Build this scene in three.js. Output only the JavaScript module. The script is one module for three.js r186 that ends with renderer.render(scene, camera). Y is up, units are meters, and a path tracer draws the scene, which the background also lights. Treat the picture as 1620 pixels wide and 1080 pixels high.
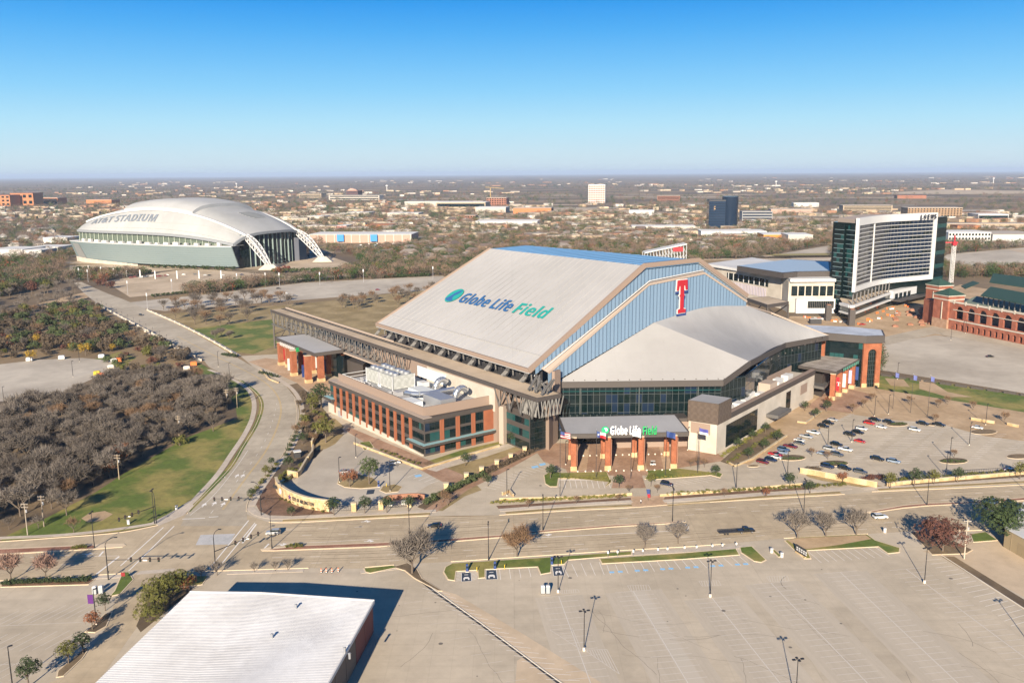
import * as THREE from 'three';
import { mergeGeometries } from 'three/addons/utils/BufferGeometryUtils.js';
import { FontLoader } from 'three/addons/loaders/FontLoader.js';

const scene = new THREE.Scene();
const camera = new THREE.PerspectiveCamera(42.185, 1.5, 1, 90000);
camera.position.set(0, 120, 0);
camera.rotation.order = 'YXZ';
camera.rotation.set(-0.18776, 0, -0.00679);

const renderer = new THREE.WebGLRenderer({ antialias: true });
renderer.toneMapping = THREE.LinearToneMapping;
renderer.toneMappingExposure = 2.2;
renderer.shadowMap.enabled = true;

function skyTexture() {
const W = 256, H = 512, data = new Float32Array(W * H * 4);
const stops = [[-90, 0.2939, 0.355, 0.3843], [0, 0.2939, 0.355, 0.3843], [1, 0.2875, 0.3694, 0.4033], [2.9, 0.2173, 0.3622, 0.4388], [5, 0.1268, 0.3004, 0.447], [6.7, 0.0801, 0.251, 0.4388], [8.5, 0.0402, 0.2016, 0.4228], [10.3, 0.0152, 0.1539, 0.3994], [18, 0.01, 0.095, 0.27], [40, 0.005, 0.042, 0.14], [90, 0.003, 0.025, 0.09]];
for (let j = 0; j < H; j++) {
const el = (j + .5) / H * 180 - 90;
let k = 0; while (k < stops.length - 2 && el > stops[k + 1][0]) k++;
const a = stops[k], b = stops[k + 1], t = Math.min(1, Math.max(0, (el - a[0]) / (b[0] - a[0])));
for (let i = 0; i < W; i++) {
const o = (j * W + i) * 4;
for (let c = 0; c < 3; c++) data[o + c] = a[c + 1] + (b[c + 1] - a[c + 1]) * t;
data[o + 3] = 1;
}
}
const t = new THREE.DataTexture(data, W, H, THREE.RGBAFormat, THREE.FloatType);
t.mapping = THREE.EquirectangularReflectionMapping; t.magFilter = t.minFilter = THREE.LinearFilter; t.needsUpdate = true;
return t;
}
scene.background = skyTexture();
scene.environment = scene.background;

const sun = new THREE.DirectionalLight(new THREE.Color().setRGB(1, .865, .69), 5);
const sunDir = new THREE.Vector3(-.19, .375, .98).normalize();
sun.position.copy(sunDir).multiplyScalar(1500).add(new THREE.Vector3(0, 0, -450));
sun.target.position.set(0, 0, -450);
sun.castShadow = true;
sun.shadow.mapSize.set(4096, 4096);
Object.assign(sun.shadow.camera, { left: -700, right: 700, top: 700, bottom: -700, near: 10, far: 3500 });
scene.add(sun, sun.target);

const V = (x, y, z) => new THREE.Vector3(x, y, z);
const v3 = p => p.isVector3 ? p.clone() : new THREE.Vector3(p[0], p[1], p[2]);
function rngOf(seed) { let a = seed >>> 0; return () => { a = a + 0x6D2B79F5 | 0; let t = Math.imul(a ^ a >>> 15, 1 | a); t = t + Math.imul(t ^ t >>> 7, 61 | t) ^ t; return ((t ^ t >>> 14) >>> 0) / 4294967296; }; }
const lerp = (a, b, t) => a + (b - a) * t;
const mix3 = (a, b, t) => [lerp(a[0], b[0], t), lerp(a[1], b[1], t), lerp(a[2], b[2], t)];
const mix2 = (a, b, t) => [lerp(a[0], b[0], t), lerp(a[1], b[1], t)];
const counts = {};
function numbered(n) { if (!(n in counts)) { counts[n] = 0; return n; } counts[n]++; return n + '_' + String(counts[n]).padStart(3, '0'); }
function thing(name, label, category, p = [0, 0, 0], turn = 0, group) {
const o = new THREE.Group(); o.name = numbered(name); scene.add(o);
o.position.set(p[0], p[1], p[2]); o.rotation.y = turn; o.userData = { label, category };
if (group) o.userData.group = group;
return o;
}
function tag(o, label, category, group, kind) { if (label) o.userData.label = label; if (category) o.userData.category = category; if (group) o.userData.group = group; if (kind) o.userData.kind = kind; return o; }
function copyOf(root, p, turn, s, label, group, mats) {
const r = root.clone(); r.name = numbered(root.name.replace(/_\d{3}$/, '')); scene.add(r);
r.position.set(p[0], p[1], p[2]); r.rotation.y = turn || 0; if (s) Array.isArray(s) ? r.scale.set(...s) : r.scale.setScalar(s);
r.userData = { ...root.userData }; if (label) r.userData.label = label; if (group) r.userData.group = group;
if (mats) r.traverse(c => { if (c.isMesh && mats[c.name]) c.material = mats[c.name]; });
return r;
}
class MB {
constructor() { this.p = []; this.n = []; this.u = []; this.c = null; this.m = null; }
_v(p, n, u) { this.p.push(p.x, p.y, p.z); this.n.push(n.x, n.y, n.z); this.u.push(u[0], u[1]); if (this.c) this.c.push(...this.col); }
_uv(p, n) {
if (Math.abs(n.y) > .75) return [p.x, p.z];
const l = Math.hypot(n.x, n.z) || 1; return [(p.x * n.z - p.z * n.x) / l, p.y];
}
tri(a, b, c) {
let A = v3(a), B = v3(b), C = v3(c);
if (this.m) { A.applyMatrix4(this.m); B.applyMatrix4(this.m); C.applyMatrix4(this.m); }
const n = B.clone().sub(A).cross(C.clone().sub(A)); if (n.lengthSq() < 1e-14) return this; n.normalize();
for (const P of [A, B, C]) this._v(P, n, this._uv(P, n));
return this;
}
quad(a, b, c, d) { this.tri(a, b, c); this.tri(a, c, d); return this; }
hexa(b, t) { // 4 bottom points, 4 top points (both counter-clockwise from above)
this.quad(t[0], t[1], t[2], t[3]); this.quad(b[3], b[2], b[1], b[0]);
for (let i = 0; i < 4; i++) { const j = (i + 1) % 4; this.quad(b[i], b[j], t[j], t[i]); }
return this;
}
box(x, y, z, w, h, d, ry = 0) { // centre of the base
const c = Math.cos(ry), s = Math.sin(ry), f = (a, b) => [x + a * c + b * s, z - a * s + b * c];
const q = [f(-w / 2, d / 2), f(w / 2, d / 2), f(w / 2, -d / 2), f(-w / 2, -d / 2)];
return this.hexa(q.map(k => [k[0], y, k[1]]), q.map(k => [k[0], y + h, k[1]]));
}
bar(a, b, w, h = w) { // beam of rectangular section between two points
const A = v3(a), B = v3(b), d = B.clone().sub(A).normalize();
let s = Math.abs(d.y) > .98 ? V(1, 0, 0) : V(0, 1, 0).cross(d).normalize(); const t = d.clone().cross(s).normalize();
s.multiplyScalar(w / 2); t.multiplyScalar(h / 2);
const f = (P, i, j) => P.clone().addScaledVector(s, i).addScaledVector(t, j);
const q = [[-1, -1], [1, -1], [1, 1], [-1, 1]].map(k => [f(A, ...k), f(B, ...k)]);
for (let i = 0; i < 4; i++) { const j = (i + 1) % 4; this.quad(q[j][0], q[i][0], q[i][1], q[j][1]); }
this.quad(q[0][0], q[1][0], q[2][0], q[3][0]); this.quad(q[3][1], q[2][1], q[1][1], q[0][1]);
return this;
}
cyl(a, b, r0, r1 = r0, n = 8, caps = true) {
const A = v3(a), B = v3(b), d = B.clone().sub(A).normalize();
const s = Math.abs(d.y) > .98 ? V(1, 0, 0) : V(0, 1, 0).cross(d).normalize(), t = d.clone().cross(s);
const M = this.m, put = (P, N, u) => { if (M) { P.applyMatrix4(M); N.transformDirection(M); } this._v(P, N, u); };
for (let i = 0; i < n; i++) {
const e = [i, i + 1].map(k => { const w = k / n * Math.PI * 2; return s.clone().multiplyScalar(Math.cos(w)).addScaledVector(t, Math.sin(w)); });
const P = (Q, N, r) => Q.clone().addScaledVector(N, r);
for (const [Q, k, r] of [[A, 0, r0], [B, 1, r1], [A, 1, r0]].map(x => x)) { }
const a0 = P(A, e[0], r0), a1 = P(A, e[1], r0), b0 = P(B, e[0], r1), b1 = P(B, e[1], r1);
for (const [X, N] of [[a0, e[0]], [a1, e[1]], [b1, e[1]], [a0, e[0]], [b1, e[1]], [b0, e[0]]]) put(X.clone(), N.clone(), [0, 0]);
if (caps) { if (r0 > .001) this.tri(A, a1, a0); if (r1 > .001) this.tri(B, b0, b1); }
}
return this;
}
path(pts, r, n = 8) { for (let i = 0; i < pts.length - 1; i++) this.cyl(pts[i], pts[i + 1], r, r, n); return this; }
poly(pts2, y, up = true) { // flat polygon, points [x,z]
const c = pts2.map(p => new THREE.Vector2(p[0], -p[1])); const f = THREE.ShapeUtils.triangulateShape(c, []);
const area = THREE.ShapeUtils.area(c) > 0;
for (const t of f) { const q = t.map(i => [pts2[i][0], y, pts2[i][1]]); (area === up) ? this.tri(q[0], q[1], q[2]) : this.tri(q[2], q[1], q[0]); }
return this;
}
prism(pts2, y0, y1, bottom = false) {
const ccw = THREE.ShapeUtils.area(pts2.map(p => new THREE.Vector2(p[0], -p[1]))) > 0; const P = ccw ? pts2 : [...pts2].reverse();
this.poly(P, y1); if (bottom) this.poly(P, y0, false);
for (let i = 0; i < P.length; i++) { const a = P[i], b = P[(i + 1) % P.length]; this.quad([a[0], y0, a[1]], [b[0], y0, b[1]], [b[0], y1, b[1]], [a[0], y1, a[1]]); }
return this;
}
slab(pts3, t) { // 3-D polygon (seen from above counter-clockwise or not), thickness downwards
const c = pts3.map(p => new THREE.Vector2(p[0], -p[2])); const ccw = THREE.ShapeUtils.area(c) > 0; const P = ccw ? pts3 : [...pts3].reverse();
const f = THREE.ShapeUtils.triangulateShape(P.map(p => new THREE.Vector2(p[0], -p[2])), []); const L = P.map(p => [p[0], p[1] - t, p[2]]);
for (const q of f) { this.tri(P[q[0]], P[q[1]], P[q[2]]); this.tri(L[q[2]], L[q[1]], L[q[0]]); }
for (let i = 0; i < P.length; i++) { const j = (i + 1) % P.length; this.quad(L[i], L[j], P[j], P[i]); }
return this;
}
ball(x, y, z, rx, ry, rz, n = 8, m = 6, f = null) {
const g = (i, j) => { const a = i / n * 6.28319, b = j / m * Math.PI - Math.PI / 2, k = f ? f(i % n, j) : 1; return [x + rx * k * Math.cos(b) * Math.cos(a), y + ry * k * Math.sin(b), z + rz * k * Math.cos(b) * Math.sin(a)]; };
for (let i = 0; i < n; i++) for (let j = 0; j < m; j++) this.quad(g(i, j), g(i, j + 1), g(i + 1, j + 1), g(i + 1, j));
return this;
}
geom(g, mat) { const q = g.index ? g.toNonIndexed() : g.clone(); if (mat) q.applyMatrix4(mat); this.p.push(...q.attributes.position.array); this.n.push(...q.attributes.normal.array); this.u.push(...(q.attributes.uv ? q.attributes.uv.array : new Array(q.attributes.position.count * 2).fill(0))); return this; }
geo(off) {
const g = new THREE.BufferGeometry(), p = new Float32Array(this.p);
if (off) for (let i = 0; i < p.length; i += 3) { p[i] -= off.x; p[i + 1] -= off.y; p[i + 2] -= off.z; }
g.setAttribute('position', new THREE.BufferAttribute(p, 3)); g.setAttribute('normal', new THREE.BufferAttribute(new Float32Array(this.n), 3)); g.setAttribute('uv', new THREE.BufferAttribute(new Float32Array(this.u), 2));
if (this.c) g.setAttribute('color', new THREE.BufferAttribute(new Float32Array(this.c), 3));
return g;
}
build(name, mat, parent = scene, label) {
const off = parent === scene ? null : parent.getWorldPosition(V(0, 0, 0));
const o = new THREE.Mesh(this.geo(off), mat); o.name = parent === scene ? numbered(name) : name; parent.add(o);
if (label) o.userData.label = label;
return o;
}
}
const mb = () => new MB();
function piece(name, geo, mat, parent, x, y, z, sx, sy, sz, ry = 0) { // one small part that shares its geometry
const o = new THREE.Mesh(geo, mat); o.name = name; o.position.set(x, y, z); o.scale.set(sx, sy, sz); o.rotation.y = ry; parent.add(o); return o;
}
const unitBox = new THREE.BoxGeometry(1, 1, 1).translate(0, .5, 0);
function noiseGrid(N, cells, seed) { // tileable smooth value noise
const r = rngOf(seed), g = new Float32Array(cells * cells); for (let i = 0; i < g.length; i++) g[i] = r();
const out = new Float32Array(N * N);
for (let j = 0; j < N; j++) for (let i = 0; i < N; i++) {
const x = i / N * cells, y = j / N * cells, xi = x | 0, yi = y | 0; let fx = x - xi, fy = y - yi; fx = fx * fx * (3 - 2 * fx); fy = fy * fy * (3 - 2 * fy);
const a = g[yi * cells + xi], b = g[yi * cells + (xi + 1) % cells], c = g[(yi + 1) % cells * cells + xi], d = g[(yi + 1) % cells * cells + (xi + 1) % cells];
out[j * N + i] = (a + (b - a) * fx) + ((c + (d - c) * fx) - (a + (b - a) * fx)) * fy;
}
return out;
}
function fbm(N, base, oct, seed, gain = .5) { const o = new Float32Array(N * N); let amp = 1, tot = 0; for (let k = 0; k < oct; k++) { const g = noiseGrid(N, Math.min(N, base << k), seed + k * 17); for (let i = 0; i < o.length; i++) o[i] += g[i] * amp; tot += amp; amp *= gain; } for (let i = 0; i < o.length; i++) o[i] = o[i] / tot; return o; }
const toS = c => Math.max(0, Math.min(255, Math.round(255 * (c <= .0031308 ? c * 12.92 : 1.055 * Math.pow(c, 1 / 2.4) - .055))));
function tex(N, tile, fn) { // fn(i, j) -> linear rgb
const d = new Uint8Array(N * N * 4);
for (let j = 0; j < N; j++) for (let i = 0; i < N; i++) { const c = fn(i, j), o = (j * N + i) * 4; d[o] = toS(c[0]); d[o + 1] = toS(c[1]); d[o + 2] = toS(c[2]); d[o + 3] = 255; }
const t = new THREE.DataTexture(d, N, N, THREE.RGBAFormat); t.colorSpace = THREE.SRGBColorSpace; t.wrapS = t.wrapT = THREE.RepeatWrapping; t.magFilter = THREE.LinearFilter; t.minFilter = THREE.LinearMipmapLinearFilter; t.generateMipmaps = true;
t.repeat.set(1 / tile, 1 / tile); t.needsUpdate = true; return t;
}
const sc = (c, k) => [c[0] * k, c[1] * k, c[2] * k];
const mixc = (a, b, t) => { t = Math.max(0, Math.min(1, t)); return [lerp(a[0], b[0], t), lerp(a[1], b[1], t), lerp(a[2], b[2], t)]; };
const N1 = fbm(512, 4, 7, 11, .62), N2 = fbm(512, 3, 6, 77, .5), N3 = fbm(512, 24, 5, 5, .7);
function mottled(a, b, tile, o = {}) {
const N = 512, s1 = o.sharp || 2.2, joint = o.joint, jc = o.jc || .8, streak = o.streak || 0;
return tex(N, tile, (i, j) => {
const k = j * N + i, n = (N2[k] - .5) * s1 + (N1[(j * 3 % N) * N + i * 3 % N] - .5) * 1.1 + .5;
let c = mixc(a, b, n); c = sc(c, 1 + (N3[k] - .5) * (o.grain ?? .35));
if (streak) c = sc(c, 1 - streak * Math.max(0, N1[(j * 9 % N) * N + ((i >> 3) % N)] - .5));
if (joint) { const m = joint / tile * N; if (i % m < 1.05 || j % m < 1.05) c = sc(c, jc); }
return c;
});
}
const std = (o) => new THREE.MeshStandardMaterial(o);
const rgb = (r, g, b) => new THREE.Color().setRGB(r, g, b);
const flat = (r, g, b, rough = .8, metal = 0) => std({ color: rgb(r, g, b), roughness: rough, metalness: metal });
const textured = (a, b, tile, o = {}, rough = .9) => std({ map: mottled(a, b, tile, o), roughness: rough });
const M = {
road: textured([.395, .315, .208], [.475, .385, .262], 62, { joint: 4.65, jc: .86, streak: .25 }),
roadGrey: textured([.37, .315, .235], [.455, .395, .30], 62, { joint: 4.65, jc: .87, streak: .25 }),
lot: textured([.42, .356, .265], [.495, .422, .318], 74, { joint: 5.3, jc: .92, grain: .25, streak: .3 }),
lotFar: textured([.37, .322, .255], [.49, .435, .35], 160, { grain: .3 }),
tanLot: textured([.40, .31, .205], [.52, .41, .285], 90, { grain: .3 }),
walk: textured([.44, .375, .30], [.52, .45, .365], 30, { joint: 1.9, jc: .86 }),
kerb: flat(.62, .50, .345), pale: flat(.62, .56, .47), paver: textured([.28, .165, .10], [.37, .235, .155], 24, { grain: .6 }),
paverTan: textured([.40, .265, .16], [.48, .335, .215], 24, { grain: .5 }), redPaver: textured([.23, .105, .062], [.31, .155, .10], 14, { grain: .7 }),
mulch: textured([.13, .075, .045], [.20, .115, .07], 16, { grain: .8 }),
lawn: textured([.09, .13, .016], [.24, .205, .055], 43, { grain: .7, sharp: 3.6 }), dryLawn: textured([.225, .165, .068], [.32, .24, .115], 40, { grain: .5, sharp: 3 }),
litter: textured([.105, .075, .045], [.19, .135, .075], 60, { grain: .7, sharp: 3 }), dirt: textured([.36, .25, .14], [.46, .33, .20], 50, { grain: .4 }),
field: textured([.12, .085, .05], [.235, .165, .085], 900, { grain: .6, sharp: 3.4 }),
white: flat(.55, .545, .53, .6), line: flat(.74, .71, .66, .7), lineDull: flat(.56, .52, .46, .8), yellowLine: flat(.60, .40, .11, .8), blueMark: flat(.25, .48, .70, .8), darkMark: flat(.03, .045, .07, .8),
black: flat(.015, .015, .018, .5), dark: flat(.035, .034, .036, .6), steel: flat(.13, .125, .12, .55, .3), galv: flat(.42, .43, .45, .4, .6), grey: flat(.3, .3, .31, .7),
bronze: flat(.06, .051, .046, .6), tan: flat(.25, .185, .145, .8), tanLight: flat(.36, .29, .235, .8), cream: textured([.40, .36, .30], [.47, .425, .36], 20, { grain: .12 }),
brick: textured([.225, .073, .033], [.29, .10, .047], 9, { grain: .55 }), brickDark: textured([.21, .068, .040], [.28, .098, .058], 9, { grain: .5 }),
stone: textured([.40, .285, .145], [.52, .39, .22], 6, { grain: .6, sharp: 3 }), stoneCap: flat(.46, .38, .26),
stoneB: textured([.36, .25, .12], [.46, .34, .19], 5, { grain: .6 }), stoneC: textured([.44, .33, .18], [.55, .43, .26], 7, { grain: .6 }),
memb: textured([.32, .316, .312], [.36, .355, .351], 120, { grain: .08, joint: 12, jc: .955, streak: .1 }), membCool: textured([.245, .245, .25], [.30, .30, .305], 90, { grain: .08, joint: 9, jc: .96 }),
membWarm: textured([.295, .287, .278], [.335, .326, .316], 120, { grain: .08, joint: 12, jc: .96 }),
shedRoof: textured([.56, .555, .545], [.70, .70, .69], 38, { grain: .14, streak: .25 }),
whiteRoof: textured([.50, .50, .495], [.57, .57, .565], 60, { grain: .06 }), blueRoof: flat(.15, .28, .43, .4), bluePanel: flat(.135, .205, .29, .55), bluePanelB: flat(.126, .195, .278, .55),
glass: std({ color: rgb(.006, .013, .015), roughness: .08, metalness: 0 }), glassTeal: std({ color: rgb(.014, .06, .06), roughness: .1 }), glassGreen: std({ color: rgb(.004, .011, .011), roughness: .1 }), glassPale: std({ color: rgb(.185, .235, .245), roughness: .25 }), glassBlue: std({ color: rgb(.01, .02, .04), roughness: .1 }),
whiteBeam: flat(.52, .52, .515, .6), greenRoof: flat(.022, .058, .042, .7),
bracing: flat(.17, .165, .155, .6),
lensR: flat(.05, .004, .004, .3), lensY: flat(.05, .03, .004, .3), lensG: flat(.004, .035, .02, .3),
mullion: flat(.05, .06, .06, .5), wood: flat(.33, .26, .18), red: flat(.36, .014, .022, .5), navy: flat(.02, .045, .16, .5), teal: flat(.03, .42, .42, .6), green: flat(.02, .3, .09, .5), orange: flat(.72, .16, .03, .6),
};
function smooth(pts, n = 8, closed = false) { const c = new THREE.CatmullRomCurve3(pts.map(p => V(p[0], 0, p[1])), closed, 'centripetal'); return c.getPoints(pts.length * n).slice(0, closed ? -1 : undefined).map(p => [p.x, p.z]); }
function sheet(name, pts, y, mat, parent = scene) { const o = mb().poly(pts, y).build(name, mat, parent); if (parent === scene) o.userData.kind = 'structure'; return o; }
function offsetLine(pts, d) { return pts.map((p, i) => { const a = pts[Math.max(0, i - 1)], b = pts[Math.min(pts.length - 1, i + 1)], dx = b[0] - a[0], dz = b[1] - a[1], l = Math.hypot(dx, dz) || 1; return [p[0] - dz / l * d, p[1] + dx / l * d]; }); }
function ribbon(m, pts, w, y0, y1, off = 0) { // raised strip along a polyline
const L = offsetLine(pts, off - w / 2), R = offsetLine(pts, off + w / 2), A = (p, y) => [p[0], y, p[1]];
for (let i = 0; i < pts.length - 1; i++) {
m.quad(A(L[i], y1), A(R[i], y1), A(R[i + 1], y1), A(L[i + 1], y1));
if (y1 - y0 > .02) { m.quad(A(L[i], y0), A(L[i], y1), A(L[i + 1], y1), A(L[i + 1], y0)); m.quad(A(R[i + 1], y0), A(R[i + 1], y1), A(R[i], y1), A(R[i], y0)); }
}
if (y1 - y0 > .02) { const e = pts.length - 1; m.quad(A(L[0], y0), A(R[0], y0), A(R[0], y1), A(L[0], y1)); m.quad(A(R[e], y0), A(L[e], y0), A(L[e], y1), A(R[e], y1)); }
return m;
}
function along(pts, step, start = 0) { const out = []; let acc = start; for (let i = 0; i < pts.length - 1; i++) { const a = pts[i], b = pts[i + 1], l = Math.hypot(b[0] - a[0], b[1] - a[1]); while (acc < l) { const t = acc / l; out.push({ p: mix2(a, b, t), d: [(b[0] - a[0]) / l, (b[1] - a[1]) / l] }); acc += step; } acc -= l; } return out; }
function dashes(m, pts, len, gap, w, y) { for (const { p, d } of along(pts, len + gap)) ribbon(m, [p, [p[0] + d[0] * len, p[1] + d[1] * len]], w, y, y + .005); return m; }
{ const m = mb(); m.quad([-60000, 0, 3000], [60000, 0, 3000], [60000, 0, -70000], [-60000, 0, -70000]); m.build('ground', M.field).userData.kind = 'structure'; }
const farKerbL = [[-202.85, -274.54], [-171.78, -278.61], [-152.28, -281.95], [-134.11, -285.93], [-124.08, -291.86]], farKerbR = [[-86.03, -294.04], [-80.97, -293.38], [-56.32, -295.83], [-29.77, -298.88]], farKerbR2 = [[-4.94, -299.03], [20.15, -302.8], [43.35, -305.45], [62.43, -308.86], [91.45, -312.82], [125.44, -317.45]], farKerbR3 = [[136.7, -319.94], [166.94, -322.79], [198.09, -326.38], [246.05, -331.92]];
const nearKerb = [[-182.94, -245.24], [-155.44, -249.82], [-137.45, -252.11], [-118.18, -254.42], [-101.87, -255.05], [-88.43, -255.73], [-63.34, -257.13], [-48.09, -256.44], [-37.45, -258.98], [-19.79, -261], [10.25, -265.22], [28.7, -267.81], [57.33, -271.28], [69.52, -273.09], [90.12, -277.36], [119.4, -280.55], [136.63, -282.4], [159.9, -283.08], [175.15, -286.1], [217.96, -291.56]];
const roadEdgeFar = [...farKerbL, ...[[-119.26, -302.88], [-96.56, -301.87]], ...farKerbR, ...[[-20.69, -298.13], [-9.44, -298.52]], ...farKerbR2, ...farKerbR3];
sheet('near_parking_lot', [...nearKerb, ...[[164.51, -214.76]], [160, -60], [-170, -60], ...[[-148.77, -194.94]]], .008, M.lot);
sheet('forecourt_paving', [...[[-96.21, -300.66], [-99.08, -314.43], [-100.31, -339.59], [-100.3, -369.65], [-103.51, -401.09], [-109.34, -434.44], [-119.37, -469.4], [-134.31, -503.8], [-165.27, -551.3], [-183.66, -585.6], [-159.48, -591.2], [-94.31, -513.9], [-33.44, -406.72], [11.74, -405.65], [81.54, -393.73], [164.21, -475.7], [218.23, -504.7], [266.1, -445.75], [301.5, -411.58], [246.05, -331.92]], ...[...farKerbR3].reverse(), ...[...farKerbR2].reverse(), ...[...farKerbR].reverse()], .012, M.lot);
const boulevard = sheet('boulevard', [...roadEdgeFar, ...[...nearKerb].reverse()], .024, M.road);
const curveL = smooth([[-116.1, -291.15], [-118.1, -303.47], [-118.21, -325.52], [-118.29, -353.18], [-121.59, -381.91], [-126.07, -419.83], [-133.7, -456.3], [-143.07, -479.9], [-161.23, -511], [-191.29, -548.4], [-207.54, -578.1], [-281.67, -681.5], [-342.84, -765.6], [-409.13, -858.5], [-504, -1011.6]]), curveR = smooth([[-92.4, -290.74], [-96.28, -302.47], [-99.08, -314.43], [-100.31, -339.59], [-100.3, -369.65], [-103.51, -401.09], [-109.34, -434.44], [-119.37, -469.4], [-134.31, -503.8], [-165.27, -551.3], [-192.14, -592.3], [-253.64, -686.1], [-338.23, -805.9], [-382.68, -866], [-425.02, -919.9], [-497.2, -1017.2]]);
const curved = sheet('curving_road', [...curveL, ...[...curveR].reverse()], .034, M.roadGrey);
const kerbs = mb();
for (const k of [farKerbL, farKerbR, farKerbR2, farKerbR3]) ribbon(kerbs, smooth(k, 4), .32, 0, .15, -.16);
for (const k of [[[-182.94, -245.24], [-155.44, -249.82], [-137.45, -252.11], [-118.18, -254.42]], [[-101.87, -255.05], [-88.43, -255.73], [-63.73, -257.13]], [[-46.27, -257.31], [-37.45, -258.98]], [[-19.79, -261], [10.25, -265.22], [28.7, -267.81], [57.33, -271.28], [69.52, -273.09]], [[90.12, -277.36], [119.4, -280.55]], [[136.63, -282.4], [159.9, -283.08], [175.15, -286.1], [217.96, -291.56]]]) ribbon(kerbs, smooth(k, 4), .32, 0, .15, .16);
kerbs.build('kerb', M.kerb, boulevard);
const ck = mb(); ribbon(ck, curveL.slice(8, 70), .3, 0, .15, .15); ribbon(ck, curveR.slice(10, 60), .3, 0, .15, -.15); ck.build('kerb', M.kerb, curved);
function median(pts, name = 'median') { const o = mb().prism(pts, 0, .15).build(name, M.kerb); o.userData.kind = 'structure'; const c = pts.reduce((a, p) => [a[0] + p[0] / pts.length, a[1] + p[1] / pts.length], [0, 0]); return o; }
const med1 = median([[-82.54, -271.08], [-80.25, -272.54], [-69.15, -273.86], [-34.7, -276.6], [-4.07, -281.57], [10.37, -285.37], [35.31, -289.65], [53.18, -291.6], [60.72, -292.9], [60.44, -291.47], [52.89, -289.9], [35.08, -287.7], [10.3, -283.2], [-4.05, -279.2], [-24.92, -275.15], [-45.38, -272.22], [-77.86, -269.78], [-81.78, -269.84]]);
sheet('red_paving', [[-79.78, -270.79], [-69.04, -273.35], [-34.63, -276.03], [-4.07, -280.94], [10.35, -284.77], [35.24, -289.09], [53.08, -291.03], [58.81, -292.19], [58.74, -291.84], [53.01, -290.58], [35.14, -288.25], [10.32, -283.85], [-4.06, -279.83], [-24.96, -275.77], [-45.48, -272.87], [-78.01, -270.32]], .16, M.redPaver, med1);
const med2 = median([[125.73, -299.37], [128.58, -300.83], [142.69, -306.12], [152.03, -307.84], [166.46, -308.84], [190.42, -312.91], [236.38, -318.03], [234.54, -315.38], [188.59, -309.71], [165.35, -306.64], [150.73, -305.03], [141.35, -303.04], [128.19, -298.73]]);
sheet('red_paving', [[128.22, -299.93], [142.34, -305.31], [151.74, -307.21], [166.17, -308.27], [190.05, -312.27], [235.92, -317.36], [235, -316.03], [188.96, -310.34], [165.66, -307.27], [151.02, -305.65], [141.67, -303.77], [128.92, -299.44]], .16, M.redPaver, med2);
const med3 = median([[-198.13, -267.6], [-168.58, -272.98], [-139.36, -275.77], [-129.57, -276.37], [-128.17, -275.08], [-128.78, -273.58], [-137.6, -271.98], [-165.92, -268.28], [-194.89, -262.83]]);
sheet('red_paving', [[-197.64, -266.87], [-168.15, -272.23], [-139.01, -275.01], [-137.33, -272.72], [-166.33, -269.01], [-195.37, -263.53]], .16, M.redPaver, med3);
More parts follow.
